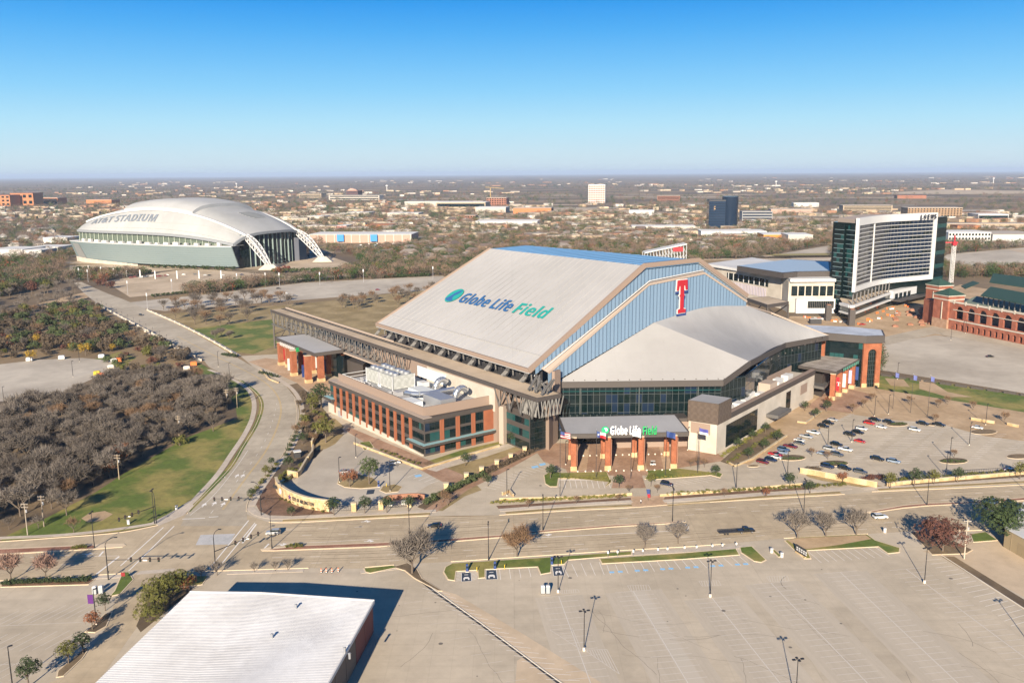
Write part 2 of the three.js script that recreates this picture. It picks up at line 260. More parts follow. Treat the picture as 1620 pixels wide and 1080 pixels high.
{ const w = mb(), y = .03;
const L = (s, wd = .18) => ribbon(w, s, wd, y, y + .005);
dashes(w, [[-83.82, -281.86], [-35.56, -284.25], [-4.16, -289.21], [35.9, -294.78], [121.83, -305.88], [191.53, -314.87]], 3.2, 9, .16, y); dashes(w, [[-79.4, -287.18], [-29.09, -291.33], [19.76, -296.82], [61.25, -302.66], [123.95, -311.56], [194.57, -320.19]], 3.2, 9, .16, y);
dashes(w, [[-77.13, -264.71], [-43.03, -266.07], [-10.73, -269.92], [18.22, -272.92], [58.84, -278.93], [94.35, -284.2], [128.95, -289.7], [181.62, -297.47]], 3.2, 9, .16, y); dashes(w, [[-75.89, -260.04], [-42.34, -261.36], [-10.58, -265.55], [17.97, -268.96], [58.02, -274.8], [91.24, -281.02], [127.12, -285.28], [178.33, -291.68]], 3.2, 9, .16, y);
L([[-78.04, -276.03], [-65.53, -276.34], [-44.94, -279.1]], .16); L([[7.39, -279.01], [31.59, -281.5], [59.3, -284.53]], .28); L([[59.3, -284.53], [60.43, -286.98], [59.62, -289.51]], .3);
L([[-121.65, -290.13], [-123.26, -259.41]], .35); L([[-118.31, -291.19], [-119.13, -255.76]], .35); L([[-93.69, -295.91], [-94.63, -256.72]], .35); L([[-90.78, -293.55], [-91.96, -257.57]], .35); L([[-90.01, -292.4], [-90.05, -276.23]], .6); L([[-81.06, -275.57], [-81.57, -272.06]], .5);
L([[-126.72, -266.46], [-128.15, -253.7]], .6); L([[-133.6, -270.44], [-133.26, -266.56]], .6); L([[-117.75, -297.5], [-109.91, -298.24]], .4); L([[-108.85, -299.1], [-105.64, -299.64]], .4);
dashes(w, [[-164.14, -265.15], [-135.38, -268.52]], 3, 6, .16, y); dashes(w, [[-160.44, -258.63], [-134.1, -261.41]], 3, 6, .16, y); L([[-138.58, -266.64], [-126.93, -266.94]], .16);
L([[165.54, -298.96], [184, -301.65]], .2); w.build('lane_marking', M.line, boulevard);
const ar = mb(), arrow = (c, dir, left) => { const q = (a, b) => { const d = [dir[0] * a - dir[1] * b, dir[1] * a + dir[0] * b]; return [c[0] + d[0], c[1] + d[1]]; }; ribbon(ar, [q(-1.6, 0), q(.5, 0)], .3, y, y + .005); ar.poly([q(.5, -.9 * left), q(1.9, .1), q(.5, .9 * left)], y + .005); ar.poly([q(-.2, 0), q(.9, .9 * left), q(.3, 1.3 * left), q(-.6, .25 * left)], y + .006); };
for (const [c, l] of [[[11.3, -281.47], 1], [[55.87, -288.17], 1], [[-48.22, -277.08], -1], [[-52.01, -294.02], -1], [[-76.73, -274.99], 1], [[-138.06, -268.56], 1]]) arrow(c, [.99, -.12], l);
ar.build('turn_arrow', M.line, boulevard);
const c = mb(), yc = .04; dashes(c, smooth([[-109.37, -302.7], [-110.37, -337.55], [-112.52, -378.92], [-119.45, -425.33], [-125.58, -456.1]]), 3, 8, .16, yc); ribbon(c, smooth([[-116.31, -301.02], [-114.51, -316.68], [-115.65, -352.32], [-117.66, -377.2]]), .16, yc, yc + .005);
for (const g of [[-117.43, -341.44], [-112.24, -342.86], [-109.92, -342.81], [-114.67, -310.86], [-111.32, -312.08], [-107.81, -311.37]]) { c.poly([[g[0] - 1, g[1]], [g[0], g[1] - 2.6], [g[0] + 1, g[1]]], yc + .004); ribbon(c, [[g[0], g[1]], [g[0], g[1] + 2]], .35, yc, yc + .005); }
c.build('lane_marking', M.line, curved);
const yl = mb(); for (const o of [-.25, .25]) ribbon(yl, smooth([[-106.19, -306.32], [-107.73, -339.74], [-109.47, -377.02], [-115.13, -419.57], [-121.55, -449.54], [-132.43, -481.1], [-150.52, -515.6], [-193.24, -575.6], [-254.44, -661.4]]), .16, yc, yc + .005, o); yl.build('centre_line', M.yellowLine, curved);
mb().poly([[-106.34, -283.3], [-94.8, -284.18], [-94.16, -275.28], [-105.14, -274.95]], .03).build('patched_slab', textured([.40, .40, .39], [.47, .46, .45], 20), boulevard);
for (const p of [[[-115.59, -255.71], [-105.25, -257.33], [-105.2, -255.11], [-115.67, -253.08]]]) mb().poly(p, .03).build('textured_crossing', M.walk, boulevard);
}
const S = (n, mat, y, pts) => sheet(n, pts, y, mat);
S('woodland_floor', M.litter, .01, [[-437.74, -492.5], [-297.73, -500.7], [-278.82, -536.6], [-255.26, -563.7], [-226.81, -543.9], [-201.99, -562], [-190.67, -546.5], [-164.76, -512.7], [-147.05, -481.5], [-134.9, -449.89], [-129.9, -425.59], [-136.66, -429.23], [-150.58, -397.1], [-156.39, -363.93], [-158.94, -347.67], [-160.82, -323.59], [-166.9, -297.78], [-195.52, -282.68], [-247.71, -268.39]]);
S('lawn', M.lawn, .02, [...smooth([[-205.44, -566], [-190.05, -544.6], [-163.5, -511.1], [-146.33, -481.5], [-134.57, -449.88], [-127.61, -417.65], [-123.3, -382.89], [-120.4, -354.85], [-120.16, -326.95], [-119.67, -306.56]], 5), ...[[-124.53, -293], [-134.59, -287.03], [-152.81, -283.02], [-172.37, -279.66], [-172.48, -284.42], [-166.99, -300.14], [-161.46, -324.97], [-159.62, -349.25], [-157.28, -364.8], [-151.3, -399.14], [-138.25, -429.26], [-147.6, -456.7], [-169.8, -497], [-196.29, -534]]]);
{ const m = mb(); ribbon(m, smooth([[-190.95, -543.7], [-171.17, -521.2], [-152.34, -493.5], [-140.07, -464.5], [-131.26, -431.43], [-126.27, -400.59], [-123.31, -371.92], [-120.74, -346.11], [-120.17, -325.56], [-120.33, -310.97], [-122.95, -299.36]]), 2.4, 0, .07); ribbon(m, smooth([[-122.95, -299.36], [-125.21, -294.73], [-135.23, -289.53], [-153.35, -284.1], [-173.57, -281.78], [-205.3, -278.14]]), 2.2, 0, .07); m.build('footpath', M.walk).userData.kind = 'structure'; }
S('corner_paving', M.walk, .05, [[-123.86, -291.29], [-127.45, -294.76], [-125.01, -301.18], [-121.47, -315.5], [-118.22, -310.29], [-118.6, -301.06]]);
S('scuffed_earth', M.dirt, .03, [[-154.3, -298.73], [-153.83, -303.5], [-149.17, -305.86], [-144.79, -302.74], [-145.95, -296.25], [-150.37, -295.17]]);
S('green_verge', M.lawn, .045, [...smooth([[-117.4, -304.06], [-116.99, -324.81], [-117.23, -353.16], [-120.44, -381.88], [-124.82, -419.8], [-132.35, -456.3], [-142.05, -481.3], [-160.21, -512.6]], 5), ...smooth([[-163.74, -514.4], [-144.19, -481.4], [-134.72, -456.3], [-127.01, -419.86], [-122.44, -382.87], [-119.6, -354.83], [-119.18, -326.24], [-119.22, -305.94]], 5)]);
{ const m = mb();
for (const l of [[[-96.75, -308.01], [-92.84, -302.41], [-87.29, -298.72], [-82.15, -298.04], [-57.15, -300.56], [-27.91, -303.67]], [[-5, -303.86], [20.51, -308.37], [44.2, -311.76]], [[55.9, -311.54], [92.71, -317.41], [118.05, -321.66], [129.89, -324.2]], [[134.45, -323.42], [164.1, -327.05], [202.17, -333.53], [251.19, -339.29]]]) ribbon(m, smooth(l, 4), 2.6, 0, .09);
for (const l of [[[-185.21, -248.58], [-156.42, -251.54], [-138.32, -253.86], [-118.74, -255.76]].map(p => [p[0], p[1] + 3.5]), [[-19.21, -258.25], [10.12, -261.92], [28.36, -264.45], [56.65, -267.84], [77.87, -270.94]], [[-47.06, -253.77], [-35.78, -256.7]], [[-87.88, -253.96], [-64.89, -255.37]]]) ribbon(m, smooth(l, 4), 2.2, 0, .09);
m.build('pavement', M.walk).userData.kind = 'structure'; }
{ const m = mb(); for (const l of [[[-81.48, -295.4], [-56.68, -297.88], [-29.96, -300.97]], [[-2.69, -301.09], [20.31, -305.25], [43.65, -307.63]], [[56.64, -307.7], [92.08, -315.1], [124.51, -319.49]], [[140.06, -322.27], [168.46, -325.9], [199.91, -329.56], [248.08, -334.83]]]) ribbon(m, smooth(l, 4), 1.7, 0, .1); m.build('kerbside_grass', M.dryLawn).userData.kind = 'structure'; }
function island(name, pts, mat, rise = .14) { const o = mb().prism(pts, 0, rise).build(name, M.kerb); o.userData.kind = 'structure'; const n = pts.length, c = pts.reduce((a, p) => [a[0] + p[0] / n, a[1] + p[1] / n], [0, 0]);
const ccw = THREE.ShapeUtils.area(pts.map(p => new THREE.Vector2(p[0], -p[1]))) > 0, inner = pts.map((p, i) => { const a = pts[(i + n - 1) % n], b = pts[(i + 1) % n], e = (u, v) => { const l = Math.hypot(v[0] - u[0], v[1] - u[1]) || 1, s = ccw ? 1 : -1; return [(v[1] - u[1]) / l * s, -(v[0] - u[0]) / l * s]; }, n1 = e(a, p), n2 = e(p, b); let q = [n1[0] + n2[0], n1[1] + n2[1]]; const l2 = 1 + n1[0] * n2[0] + n1[1] * n2[1]; return [p[0] + q[0] / Math.max(.6, l2) * .3, p[1] + q[1] / Math.max(.6, l2) * .3]; });
mb().poly(inner, rise + .025).build(mat === M.mulch ? 'mulch' : mat === M.dirt ? 'bare_earth' : 'turf', mat, o); return o; }
island('grass_island', [[-21.6, -253.38], [-21.28, -256.92], [-19.3, -259.61], [9.57, -263.33], [27.92, -266.13], [38.27, -267.66], [37.88, -264.78], [17.48, -261.34], [15.89, -258.15], [11.93, -257.76], [11.49, -252.44], [8.17, -251.19], [7.36, -256.48], [-4.97, -255.33], [-8.66, -254.95], [-8.5, -249.3], [-10.78, -248.91], [-11.18, -254.54], [-17.56, -253.76], [-17.55, -247.33], [-19.88, -248.2]], M.lawn);
island('grass_island', [[27.12, -262.12], [54.25, -265.95], [72.25, -269.06], [72.25, -264.23], [53.35, -261.24], [27.55, -258.42]], M.lawn);
island('grass_island', [[73.52, -270.02], [77.87, -270.94], [79.61, -260.36], [77.52, -258.55], [75.4, -259.5], [72.93, -266.13]], M.lawn);
island('grass_island', [[89.71, -275.3], [94.9, -277.8], [118.98, -280.02], [119.84, -274.8], [125.34, -268.68], [123.67, -265.31], [119.46, -264.42], [118.63, -269.78], [94.79, -267.23], [93.95, -261.06], [91.57, -261.1], [90.43, -268.27]], M.lawn);
S('bare_earth_patch', M.dirt, .17, [[90.75, -275.28], [94.65, -277.02], [118.25, -279.24], [118.79, -275.84], [106.92, -271.47], [94.9, -268.2], [92.32, -269.72]]);
island('grass_island', [[83.05, -268.88], [84.15, -269.85], [85.39, -263.07], [83.92, -262.15]], M.lawn);
island('grass_island', [[-46.52, -256.42], [-37.95, -258.31], [-35.44, -257.14], [-44, -252.85], [-45.7, -253.75]], M.lawn);
island('grass_island', [[-37.8, -257.18], [-33.25, -260.29], [-29.79, -255.72], [-27.59, -249.16], [-20.85, -240.84], [-22.33, -240.86], [-30.07, -249.2], [-33.55, -254.45]], M.litter);
island('grass_island', [[153.32, -279.44], [159.69, -281.46], [159.99, -274.13], [150.95, -272.75]], M.lawn);
island('grass_island', [[134.03, -281.37], [142.44, -283.38], [147.92, -266.85], [144.45, -264.02], [133.02, -263.25]], M.litter);
island('grass_island', [[-120.72, -254.9], [-118.56, -254.87], [-115, -249.63], [-114.93, -240.22], [-117.57, -238.69], [-117.67, -242.25]], M.lawn);
island('grass_island', [[-103.88, -249.04], [-101.72, -252], [-93, -251.87], [-92.9, -245.96], [-97.99, -244.39], [-101.76, -244.45]], M.lawn);
island('planted_island', [[-115.16, -218.49], [-114.26, -228.52], [-112.44, -229.58], [-111.41, -225.27], [-110.56, -221.46], [-112.11, -218.12]], M.litter);
island('planted_island', [[-112.85, -199.48], [-111.31, -210.72], [-109.86, -210.08], [-109.35, -205.22], [-110.17, -197.21], [-111.75, -196.68]], M.litter);
island('hedge_bed', [[-152.83, -245.2], [-154.48, -248.12], [-128.87, -250.27], [-126.74, -249.81], [-127.09, -246.47]], M.mulch);
S('planting_bed', M.litter, .02, [[-100, -218.29], [-102.6, -221.69], [-104.74, -232.41], [-108.2, -244.13], [-105.09, -248.22], [-95.02, -243.94], [-95.66, -237.99]]);
S('gravel_yard', M.tanLot, .02, [...[[131.34, -266.15], [137.1, -261.31], [151.09, -219.96], [184.81, -219.5], [207.07, -275.91], [177.54, -282.78], [159.84, -277.75]]]);
S('worn_verge', M.litter, .032, [[135.56, -262.27], [139.53, -262.2], [146.08, -228.87], [149.24, -211.74], [145.98, -211.78], [142.37, -228.56]]);
{ const m = mb(); ribbon(m, [[113.99, -258.44], [120.06, -267.3], [136.01, -263.2], [142.16, -228.2], [145.98, -211.78]].slice(2), .3, 0, .14); ribbon(m, [[-30.39, -252.21], [-22.7, -240.86], [-9.11, -222.14], [7.22, -198.56], [16.95, -185.21]], .28, 0, .16); m.build('kerb_line', M.pale).userData.kind = 'structure'; }
S('drain_channel', M.dark, .02, [[-30.35, -251.78], [-22.71, -241.02], [-8.94, -221.96], [7.36, -198.28], [16.91, -184.72], [16.02, -184.48], [6.88, -197.73], [-9.42, -221.11], [-23.15, -239.68], [-30.64, -250.92]]);
{ const m = mb(), y = .026, L = (p, w = .13) => ribbon(m, p, w, y, y + .004);
const stalls = (a0, a1, b0, b1, n) => { for (let i = 0; i <= n; i++) L([mix2(a0, a1, i / n), mix2(b0, b1, i / n)]); };
stalls([-4.4, -256.66], [7.42, -258.28], [-3.91, -247.96], [8.33, -250.33], 4); stalls([15.3, -258.16], [26.9, -259.81], [16.7, -249.35], [27.56, -250.89], 4);
stalls([29.08, -257.95], [71.81, -263.29], [29.48, -250.87], [73.42, -257.25], 16); stalls([94.87, -266.26], [117.61, -269.3], [96.17, -258.26], [119.27, -262.53], 9);
stalls([134.68, -260.41], [142.35, -222.49], [129.32, -259.57], [133.25, -218.5], 15);
stalls([-26.97, -242.94], [13.39, -186.51], [-18.49, -238.82], [21.46, -186.41], 21);
m.build('stall_line', M.line).userData.kind = 'structure';
const d = mb(), D = (p, w = .12) => ribbon(d, p, w, y, y + .004), dir = [.97, -.22];
for (const [a, b, n, half] of [[[13, -237.19], [20.31, -175.68], 19, 5], [[34.92, -240.02], [43.93, -175.42], 24, 5.4], [[56.94, -235.4], [66.11, -175.17], 24, 5.4], [[76.47, -244.67], [86.84, -174.94], 26, 5.4], [[99.62, -251.52], [107.53, -174.71], 28, 5.4], [[120.46, -253.39], [131.29, -181.45], 27, 5.4]]) {
D([a, b], .24);
for (let i = 0; i <= n; i++) { const c = mix2(a, b, i / n); D([[c[0] - half, c[1] + half * .16], [c[0] + half, c[1] - half * .16]], .15); } }
const hatch = (P, n) => { for (let i = 0; i < P.length; i++) D([P[i], P[(i + 1) % P.length]], .14); for (let i = 1; i < n; i++) D([mix2(P[0], P[1], i / n), mix2(P[0], P[2], i / n)], .13); };
hatch([[17.27, -207.83], [9.62, -218.15], [15.6, -219.08]], 9); hatch([[18.07, -207.82], [23.76, -208.05], [25.63, -196.66]], 9);
for (const P of [[[33.73, -243.67], [39.95, -243.98], [40.19, -240.74], [34.18, -240.03]], [[55.39, -246.23], [61.32, -246.56], [61.31, -243.26], [55.64, -242.93]], [[76.34, -248.87], [82.74, -249.2], [82.27, -245.83], [76.33, -245.5]], [[13.56, -240.73], [18.79, -241.46], [19.2, -239.46], [13.82, -238.75]]]) { for (let i = 0; i < 4; i++) D([P[i], P[(i + 1) % 4]], .13); for (let i = 1; i < 8; i++) D([mix2(P[0], P[1], i / 8), mix2(P[3], P[2], (i - .6) / 8)], .13); }
stalls2([-22.28, -235.77], [12.74, -187.78], 12);
function stalls2(a, b, n) { for (let i = 0; i < n; i++) { const c = mix2(a, b, i / n); D([[c[0] - 9, c[1] + 2.2], [c[0] - 4, c[1] + 1]]); } }
for (let r = 0; r < 3; r++) for (let i = 0; i < 9; i++) { const a = mix2([[-141.76, -225.69], [-140.8, -212.35], [-139.73, -197.57]][r], [[-118.45, -231.86], [-115.78, -215.22], [-113.87, -201.48]][r], i / 8); D([[a[0] + 2.4, a[1] - 5], [a[0] - 2.4, a[1] + 5]], .16); }
D([[-139.78, -222.19], [-118.27, -223.97]], .16); D([[-128.79, -202.82], [-112.64, -203.79]], .16);
d.build('worn_stall_line', M.lineDull).userData.kind = 'structure';
const bl = mb(), dk = mb(); for (let i = 0; i < 17; i++) if (i % 3 !== 2) { const c = mix2([30.05, -252.59], [72.36, -257.72], i / 16); bl.box(c[0], .03, c[1], 1.5, .004, 1.2); } bl.build('accessible_bay_mark', M.blueMark).userData.kind = 'structure';
for (const P of [[[-15.96, -252.86], [-13.06, -253.03], [-12.62, -247.25], [-15.63, -246.88]], [[-8.46, -254.5], [-5.35, -254.89], [-4.86, -248.4], [-8.28, -248.03]], [[12.08, -256.86], [15.05, -257.26], [15.44, -250.65], [12.16, -250.27]], [[-56.39, -325.72], [-53.56, -326.36], [-53.31, -321.54], [-56.11, -320.91]]]) { dk.poly(P, .036); } dk.build('reserved_bay', M.darkMark).userData.kind = 'structure';
const cw = mb(); for (const P of [[[-15.96, -252.86], [-13.06, -253.03], [-12.62, -247.25], [-15.63, -246.88]], [[-8.46, -254.5], [-5.35, -254.89], [-4.86, -248.4], [-8.28, -248.03]], [[12.08, -256.86], [15.05, -257.26], [15.44, -250.65], [12.16, -250.27]]]) { const e = (u, v) => mix2(mix2(P[0], P[1], u), mix2(P[3], P[2], u), v); for (let i = 0; i < 4; i++) ribbon(cw, [P[i], P[(i + 1) % 4]], .15, .041, .045); cw.poly([e(.2, .85), e(.2, .62), e(.32, .5), e(.68, .5), e(.8, .62), e(.8, .85), e(.66, .85), e(.66, .7), e(.34, .7), e(.34, .85)], .042); ribbon(cw, [e(.3, .25), e(.7, .25)], .35, .041, .045); } cw.build('reserved_bay_symbol', M.line).userData.kind = 'structure';
}
S('mulch_bed', M.mulch, .03, [[-96.34, -313.08], [-96.94, -330.02], [-98.52, -343.34], [-94.87, -337.24], [-90.16, -322.92], [-79.71, -309.58], [-67, -304.37], [-64.22, -301.89], [-78.51, -299.75], [-87.77, -300.51], [-92.38, -304.83]]);
S('service_court', M.lotFar, .03, [[-85.36, -333.39], [-88.6, -352.57], [-85.26, -367.58], [-82.4, -387.67], [-79.4, -402.58], [-74.01, -397.34], [-59.35, -377.74], [-40.62, -359.78], [-30.59, -335.96], [-40.73, -315.29], [-59.21, -312.39], [-71.02, -312.61], [-79.63, -319.34]]);
S('paver_path', M.paver, .045, [[-80.37, -407.84], [-78.71, -412.09], [-47.86, -375.66], [-19.55, -341.74], [-21.42, -329.97], [-27.95, -334.44], [-46, -359.89], [-64.31, -382.5]]);
S('paver_path', M.paver, .05, [[-33.52, -302.55], [-27.81, -302.45], [-17.47, -324.97], [-2.95, -346.82], [16.67, -380.68], [11.15, -385.55], [-3.06, -365.8], [-16.99, -341.69], [-23.58, -325.09]]);
S('front_lawn', M.dryLawn, .04, [[-31.54, -347.41], [-11.25, -365.98], [6.85, -385.64], [12.21, -374.33], [-3, -354.84], [-18.09, -337.94], [-24.43, -338.07]]);
S('green_strip', M.lawn, .045, [[-38.3, -358.06], [-22.66, -375.11], [-3.2, -389.75], [4.03, -389.58], [-11.54, -376.68], [-29.73, -357.88], [-33.97, -351.43]]);
S('stone_walk', M.walk, .05, [[-35.66, -349.87], [-22.08, -364.48], [-3.17, -383.96], [0.25, -381.99], [-19.28, -362.71], [-31.47, -346.62]]);
S('verge', M.dryLawn, .04, [[-32.04, -303.74], [-25.61, -303.62], [-18.34, -318.18], [-12.1, -324.86], [-13.99, -329.83], [-17.57, -327.07], [-23.27, -320.29], [-28.48, -310.54]]);
island('turf_island', [[-69.56, -333.08], [-70.22, -340.49], [-65.02, -345.75], [-56.3, -339.46], [-52.88, -333.47], [-53.13, -328.46], [-59.33, -327.17], [-65.75, -328.71]], M.dryLawn); island('turf_island', [[-51.63, -324.93], [-51.11, -329.84], [-46.43, -331.9], [-43.09, -328.97], [-44.12, -323.41], [-48.8, -322.13]], M.dryLawn); island('turf_island', [[-69.97, -387.39], [-65.36, -389.22], [-61.89, -379.65], [-66.1, -376.06]], M.lawn);
S('entrance_pavers', M.paver, .03, [[7.71, -385.62], [87.11, -379.1], [90.67, -358.67], [68.84, -349.3], [65.83, -340.02], [22.6, -340.89], [21.8, -348.68], [13.04, -358.64]]);
for (const q of [[[26.83, -346.21], [32.29, -381.27], [34.56, -381.22], [30.19, -346.14]], [[37.94, -345.98], [41.34, -381.07], [43.89, -381.01], [41.04, -345.92]], [[51.87, -345.7], [56.32, -380.73], [58.58, -380.68], [54.97, -345.63]], [[62.06, -347.85], [65.65, -382.41], [67.92, -382.35], [66.21, -347.76]]]) S('pale_paver_band', M.paverTan, .045, q);
S('stall_lines_bay', M.pale, .035, [[16.7, -335.02], [17.28, -336.49], [37.4, -336.09], [37.75, -334.6]]);
island('entrance_bed', [[12.55, -331.46], [12.4, -341.1], [15.7, -346.44], [20.23, -344.01], [38.37, -345.19], [39, -332.39], [35.99, -327.43], [38.66, -336.06], [18.32, -337.21], [17.33, -327.8], [14.38, -327.85]], M.lawn);
S('entrance_lawn', M.lawn, .18, [[19.16, -343.26], [38.29, -344.41], [38.24, -336.81], [18.87, -337.95]]); S('entrance_lawn', M.lawn, .17, [[54.97, -345.63], [67.25, -347.74], [80.45, -342.78], [74.7, -339.84], [55.09, -336.48]]);
island('entrance_bed', [[52.47, -335.79], [54.86, -335], [73.13, -338.36], [79.77, -339.73], [82.87, -336.66], [84.94, -341.15], [83.35, -344.27], [80.62, -343.55], [68.69, -348.5], [56.12, -346.39]], M.lawn);
S('central_walk', M.paver, .055, [[40.93, -340.52], [52.12, -340.29], [51.46, -325.72], [38.28, -325.98]]); S('crossing_apron', M.paverTan, .035, [[44.43, -316.99], [56.43, -317.43], [57, -307.07], [43.35, -305.45]]);
{ const m = mb(), y = .03; const stalls = (a0, a1, b0, b1, n) => { for (let i = 0; i <= n; i++) ribbon(m, [mix2(a0, a1, i / n), mix2(b0, b1, i / n)], .16, y, y + .005); };
stalls([18.2, -334.99], [37.75, -334.6], [18.24, -326.37], [37.8, -325.99], 9); stalls([56.77, -331.31], [77.51, -337.52], [61.46, -326.93], [82.18, -333.72], 8); stalls([-11.47, -328.36], [10.34, -357.86], [-6.5, -325.45], [15.95, -352], 14);
stalls([-42.37, -339.93], [-32.78, -332.35], [-39.1, -345.22], [-28.18, -337.4], 4);
for (const [a, b, n, w] of [[[99.57, -347.07], [169.65, -429.75], 22, 5], [[125.94, -352.13], [186.08, -423.48], 22, 5], [[138.39, -350.25], [192.94, -414.25], 20, 5], [[154.36, -357.31], [202.43, -409.62], 20, 10], [[163.14, -352.98], [209.02, -409.46], 18, 5], [[183.99, -363.48], [214.07, -395.67], 12, 10], [[190.95, -353.22], [226.03, -393.37], 14, 5], [[217.32, -369.8], [243.04, -394.99], 8, 5]]) for (let i = 0; i <= n; i++) { const c = mix2(a, b, i / n); ribbon(m, [[c[0] - w / 2, c[1] + .3], [c[0] + w / 2, c[1] - .3]], .2, y, y + .005); }
m.build('forecourt_stall_line', M.line).userData.kind = 'structure'; const bm = mb(); for (const q of [[[-40.06, -342.16], [-37.65, -343.64], [-36.65, -341.33], [-39.05, -339.86]], [[7.54, -352.18], [10.22, -353.75], [10.93, -351.3], [8.27, -349.75]], [[10.8, -355.37], [13.51, -356.97], [13.95, -354.48], [11.51, -352.91]]]) bm.poly(q, .04); bm.build('accessible_bay_mark', M.blueMark).userData.kind = 'structure'; }
for (const p of [[[125.27, -361.31], [124.05, -359.56], [121.83, -358.17], [119.02, -357.48], [116.21, -357.54], [113.86, -358.34], [112.53, -359.8], [112.41, -361.59], [113.59, -363.37], [115.8, -364.79], [118.66, -365.51], [121.53, -365.45], [123.91, -364.61], [125.21, -363.12]], [[140.64, -353.46], [139.38, -351.77], [137.15, -350.44], [134.37, -349.78], [131.62, -349.83], [129.35, -350.6], [128.1, -352.01], [128.06, -353.72], [129.28, -355.43], [131.51, -356.79], [134.34, -357.48], [137.15, -357.43], [139.44, -356.62], [140.66, -355.19]], [[190.89, -410.99], [189.59, -409.29], [187.53, -408.04], [185.05, -407.34], [182.66, -407.4], [180.83, -408.2], [179.87, -409.52], [180.04, -411.26], [181.31, -412.98], [183.38, -414.26], [185.89, -414.98], [188.33, -414.92], [190.18, -414.09], [191.12, -412.74]], [[191.68, -355.68], [190.17, -353.97], [187.75, -352.63], [184.86, -351.95], [182.11, -352.01], [179.93, -352.79], [178.87, -354.21], [179.06, -355.95], [180.52, -357.67], [182.94, -359.06], [185.88, -359.76], [188.7, -359.69], [190.9, -358.88], [191.93, -357.43]], [[226.48, -397.43], [224.8, -395.52], [222.23, -394.06], [219.21, -393.22], [216.38, -393.29], [214.31, -394.25], [213.31, -395.79], [213.65, -397.73], [215.29, -399.65], [217.87, -401.15], [220.94, -402.02], [223.83, -401.95], [225.92, -400.96], [226.88, -399.38]], [[221.02, -360.96], [219.67, -359.54], [217.54, -358.4], [215.04, -357.78], [212.67, -357.83], [210.93, -358.54], [210.12, -359.74], [210.38, -361.19], [211.71, -362.62], [213.84, -363.79], [216.37, -364.43], [218.79, -364.38], [220.54, -363.65], [221.32, -362.42]], [[102.47, -351], [102.01, -350.29], [101.13, -349.75], [100.03, -349.53], [98.88, -349.55], [97.91, -349.81], [97.33, -350.39], [97.25, -351.11], [97.71, -351.83], [98.59, -352.38], [99.7, -352.6], [100.85, -352.58], [101.83, -352.31], [102.41, -351.73]], [[206.54, -410.61], [205.67, -409.55], [204.22, -408.61], [202.58, -408.21], [200.96, -408.25], [199.73, -408.71], [199.18, -409.7], [199.32, -410.79], [200.18, -411.86], [201.63, -412.82], [203.29, -413.22], [204.92, -413.18], [206.17, -412.71], [206.7, -411.7]]]) island('planted_island', p, M.litter);
S('plaza_paving', M.dirt, .03, [[90.67, -358.67], [98.46, -352.71], [120.73, -378.35], [169.65, -429.75], [188.3, -417.72], [205.07, -413.95], [217.26, -390.57], [234.57, -380.47], [265.41, -433.31], [214.96, -496.8], [165.3, -468.6], [111.94, -398.08]]);
S('steps_paving', M.paver, .045, [[151.57, -442.42], [170.54, -432.12], [197.69, -467.7], [185.8, -486.9], [168.72, -468.5]]);
S('side_lawn', M.lawn, .035, [[220.67, -517.9], [250.16, -494.2], [280.13, -458.5], [261.96, -427.41], [232.17, -457.1], [205.2, -481.8]]); S('worn_grass', M.dirt, .045, [[219.56, -507.9], [229.19, -504.3], [224.65, -485.8], [215.33, -489]]); S('worn_grass', M.dirt, .045, [[238.31, -504.1], [242.66, -497.6], [240.14, -473.6], [248.2, -462.1], [234.77, -462.5], [227.93, -481.2]]);
S('wall_side_lawn', M.dryLawn, .03, [[117.68, -338.97], [124.06, -346.56], [143.75, -325.33], [138.44, -321.27], [129.89, -324.2], [119.46, -332.98]]);
S('service_drive', M.lot, .035, [[92.14, -333.52], [114.37, -340.55], [121.94, -332.93], [141.75, -320.52], [124.26, -318.82], [108.42, -329.57]]);
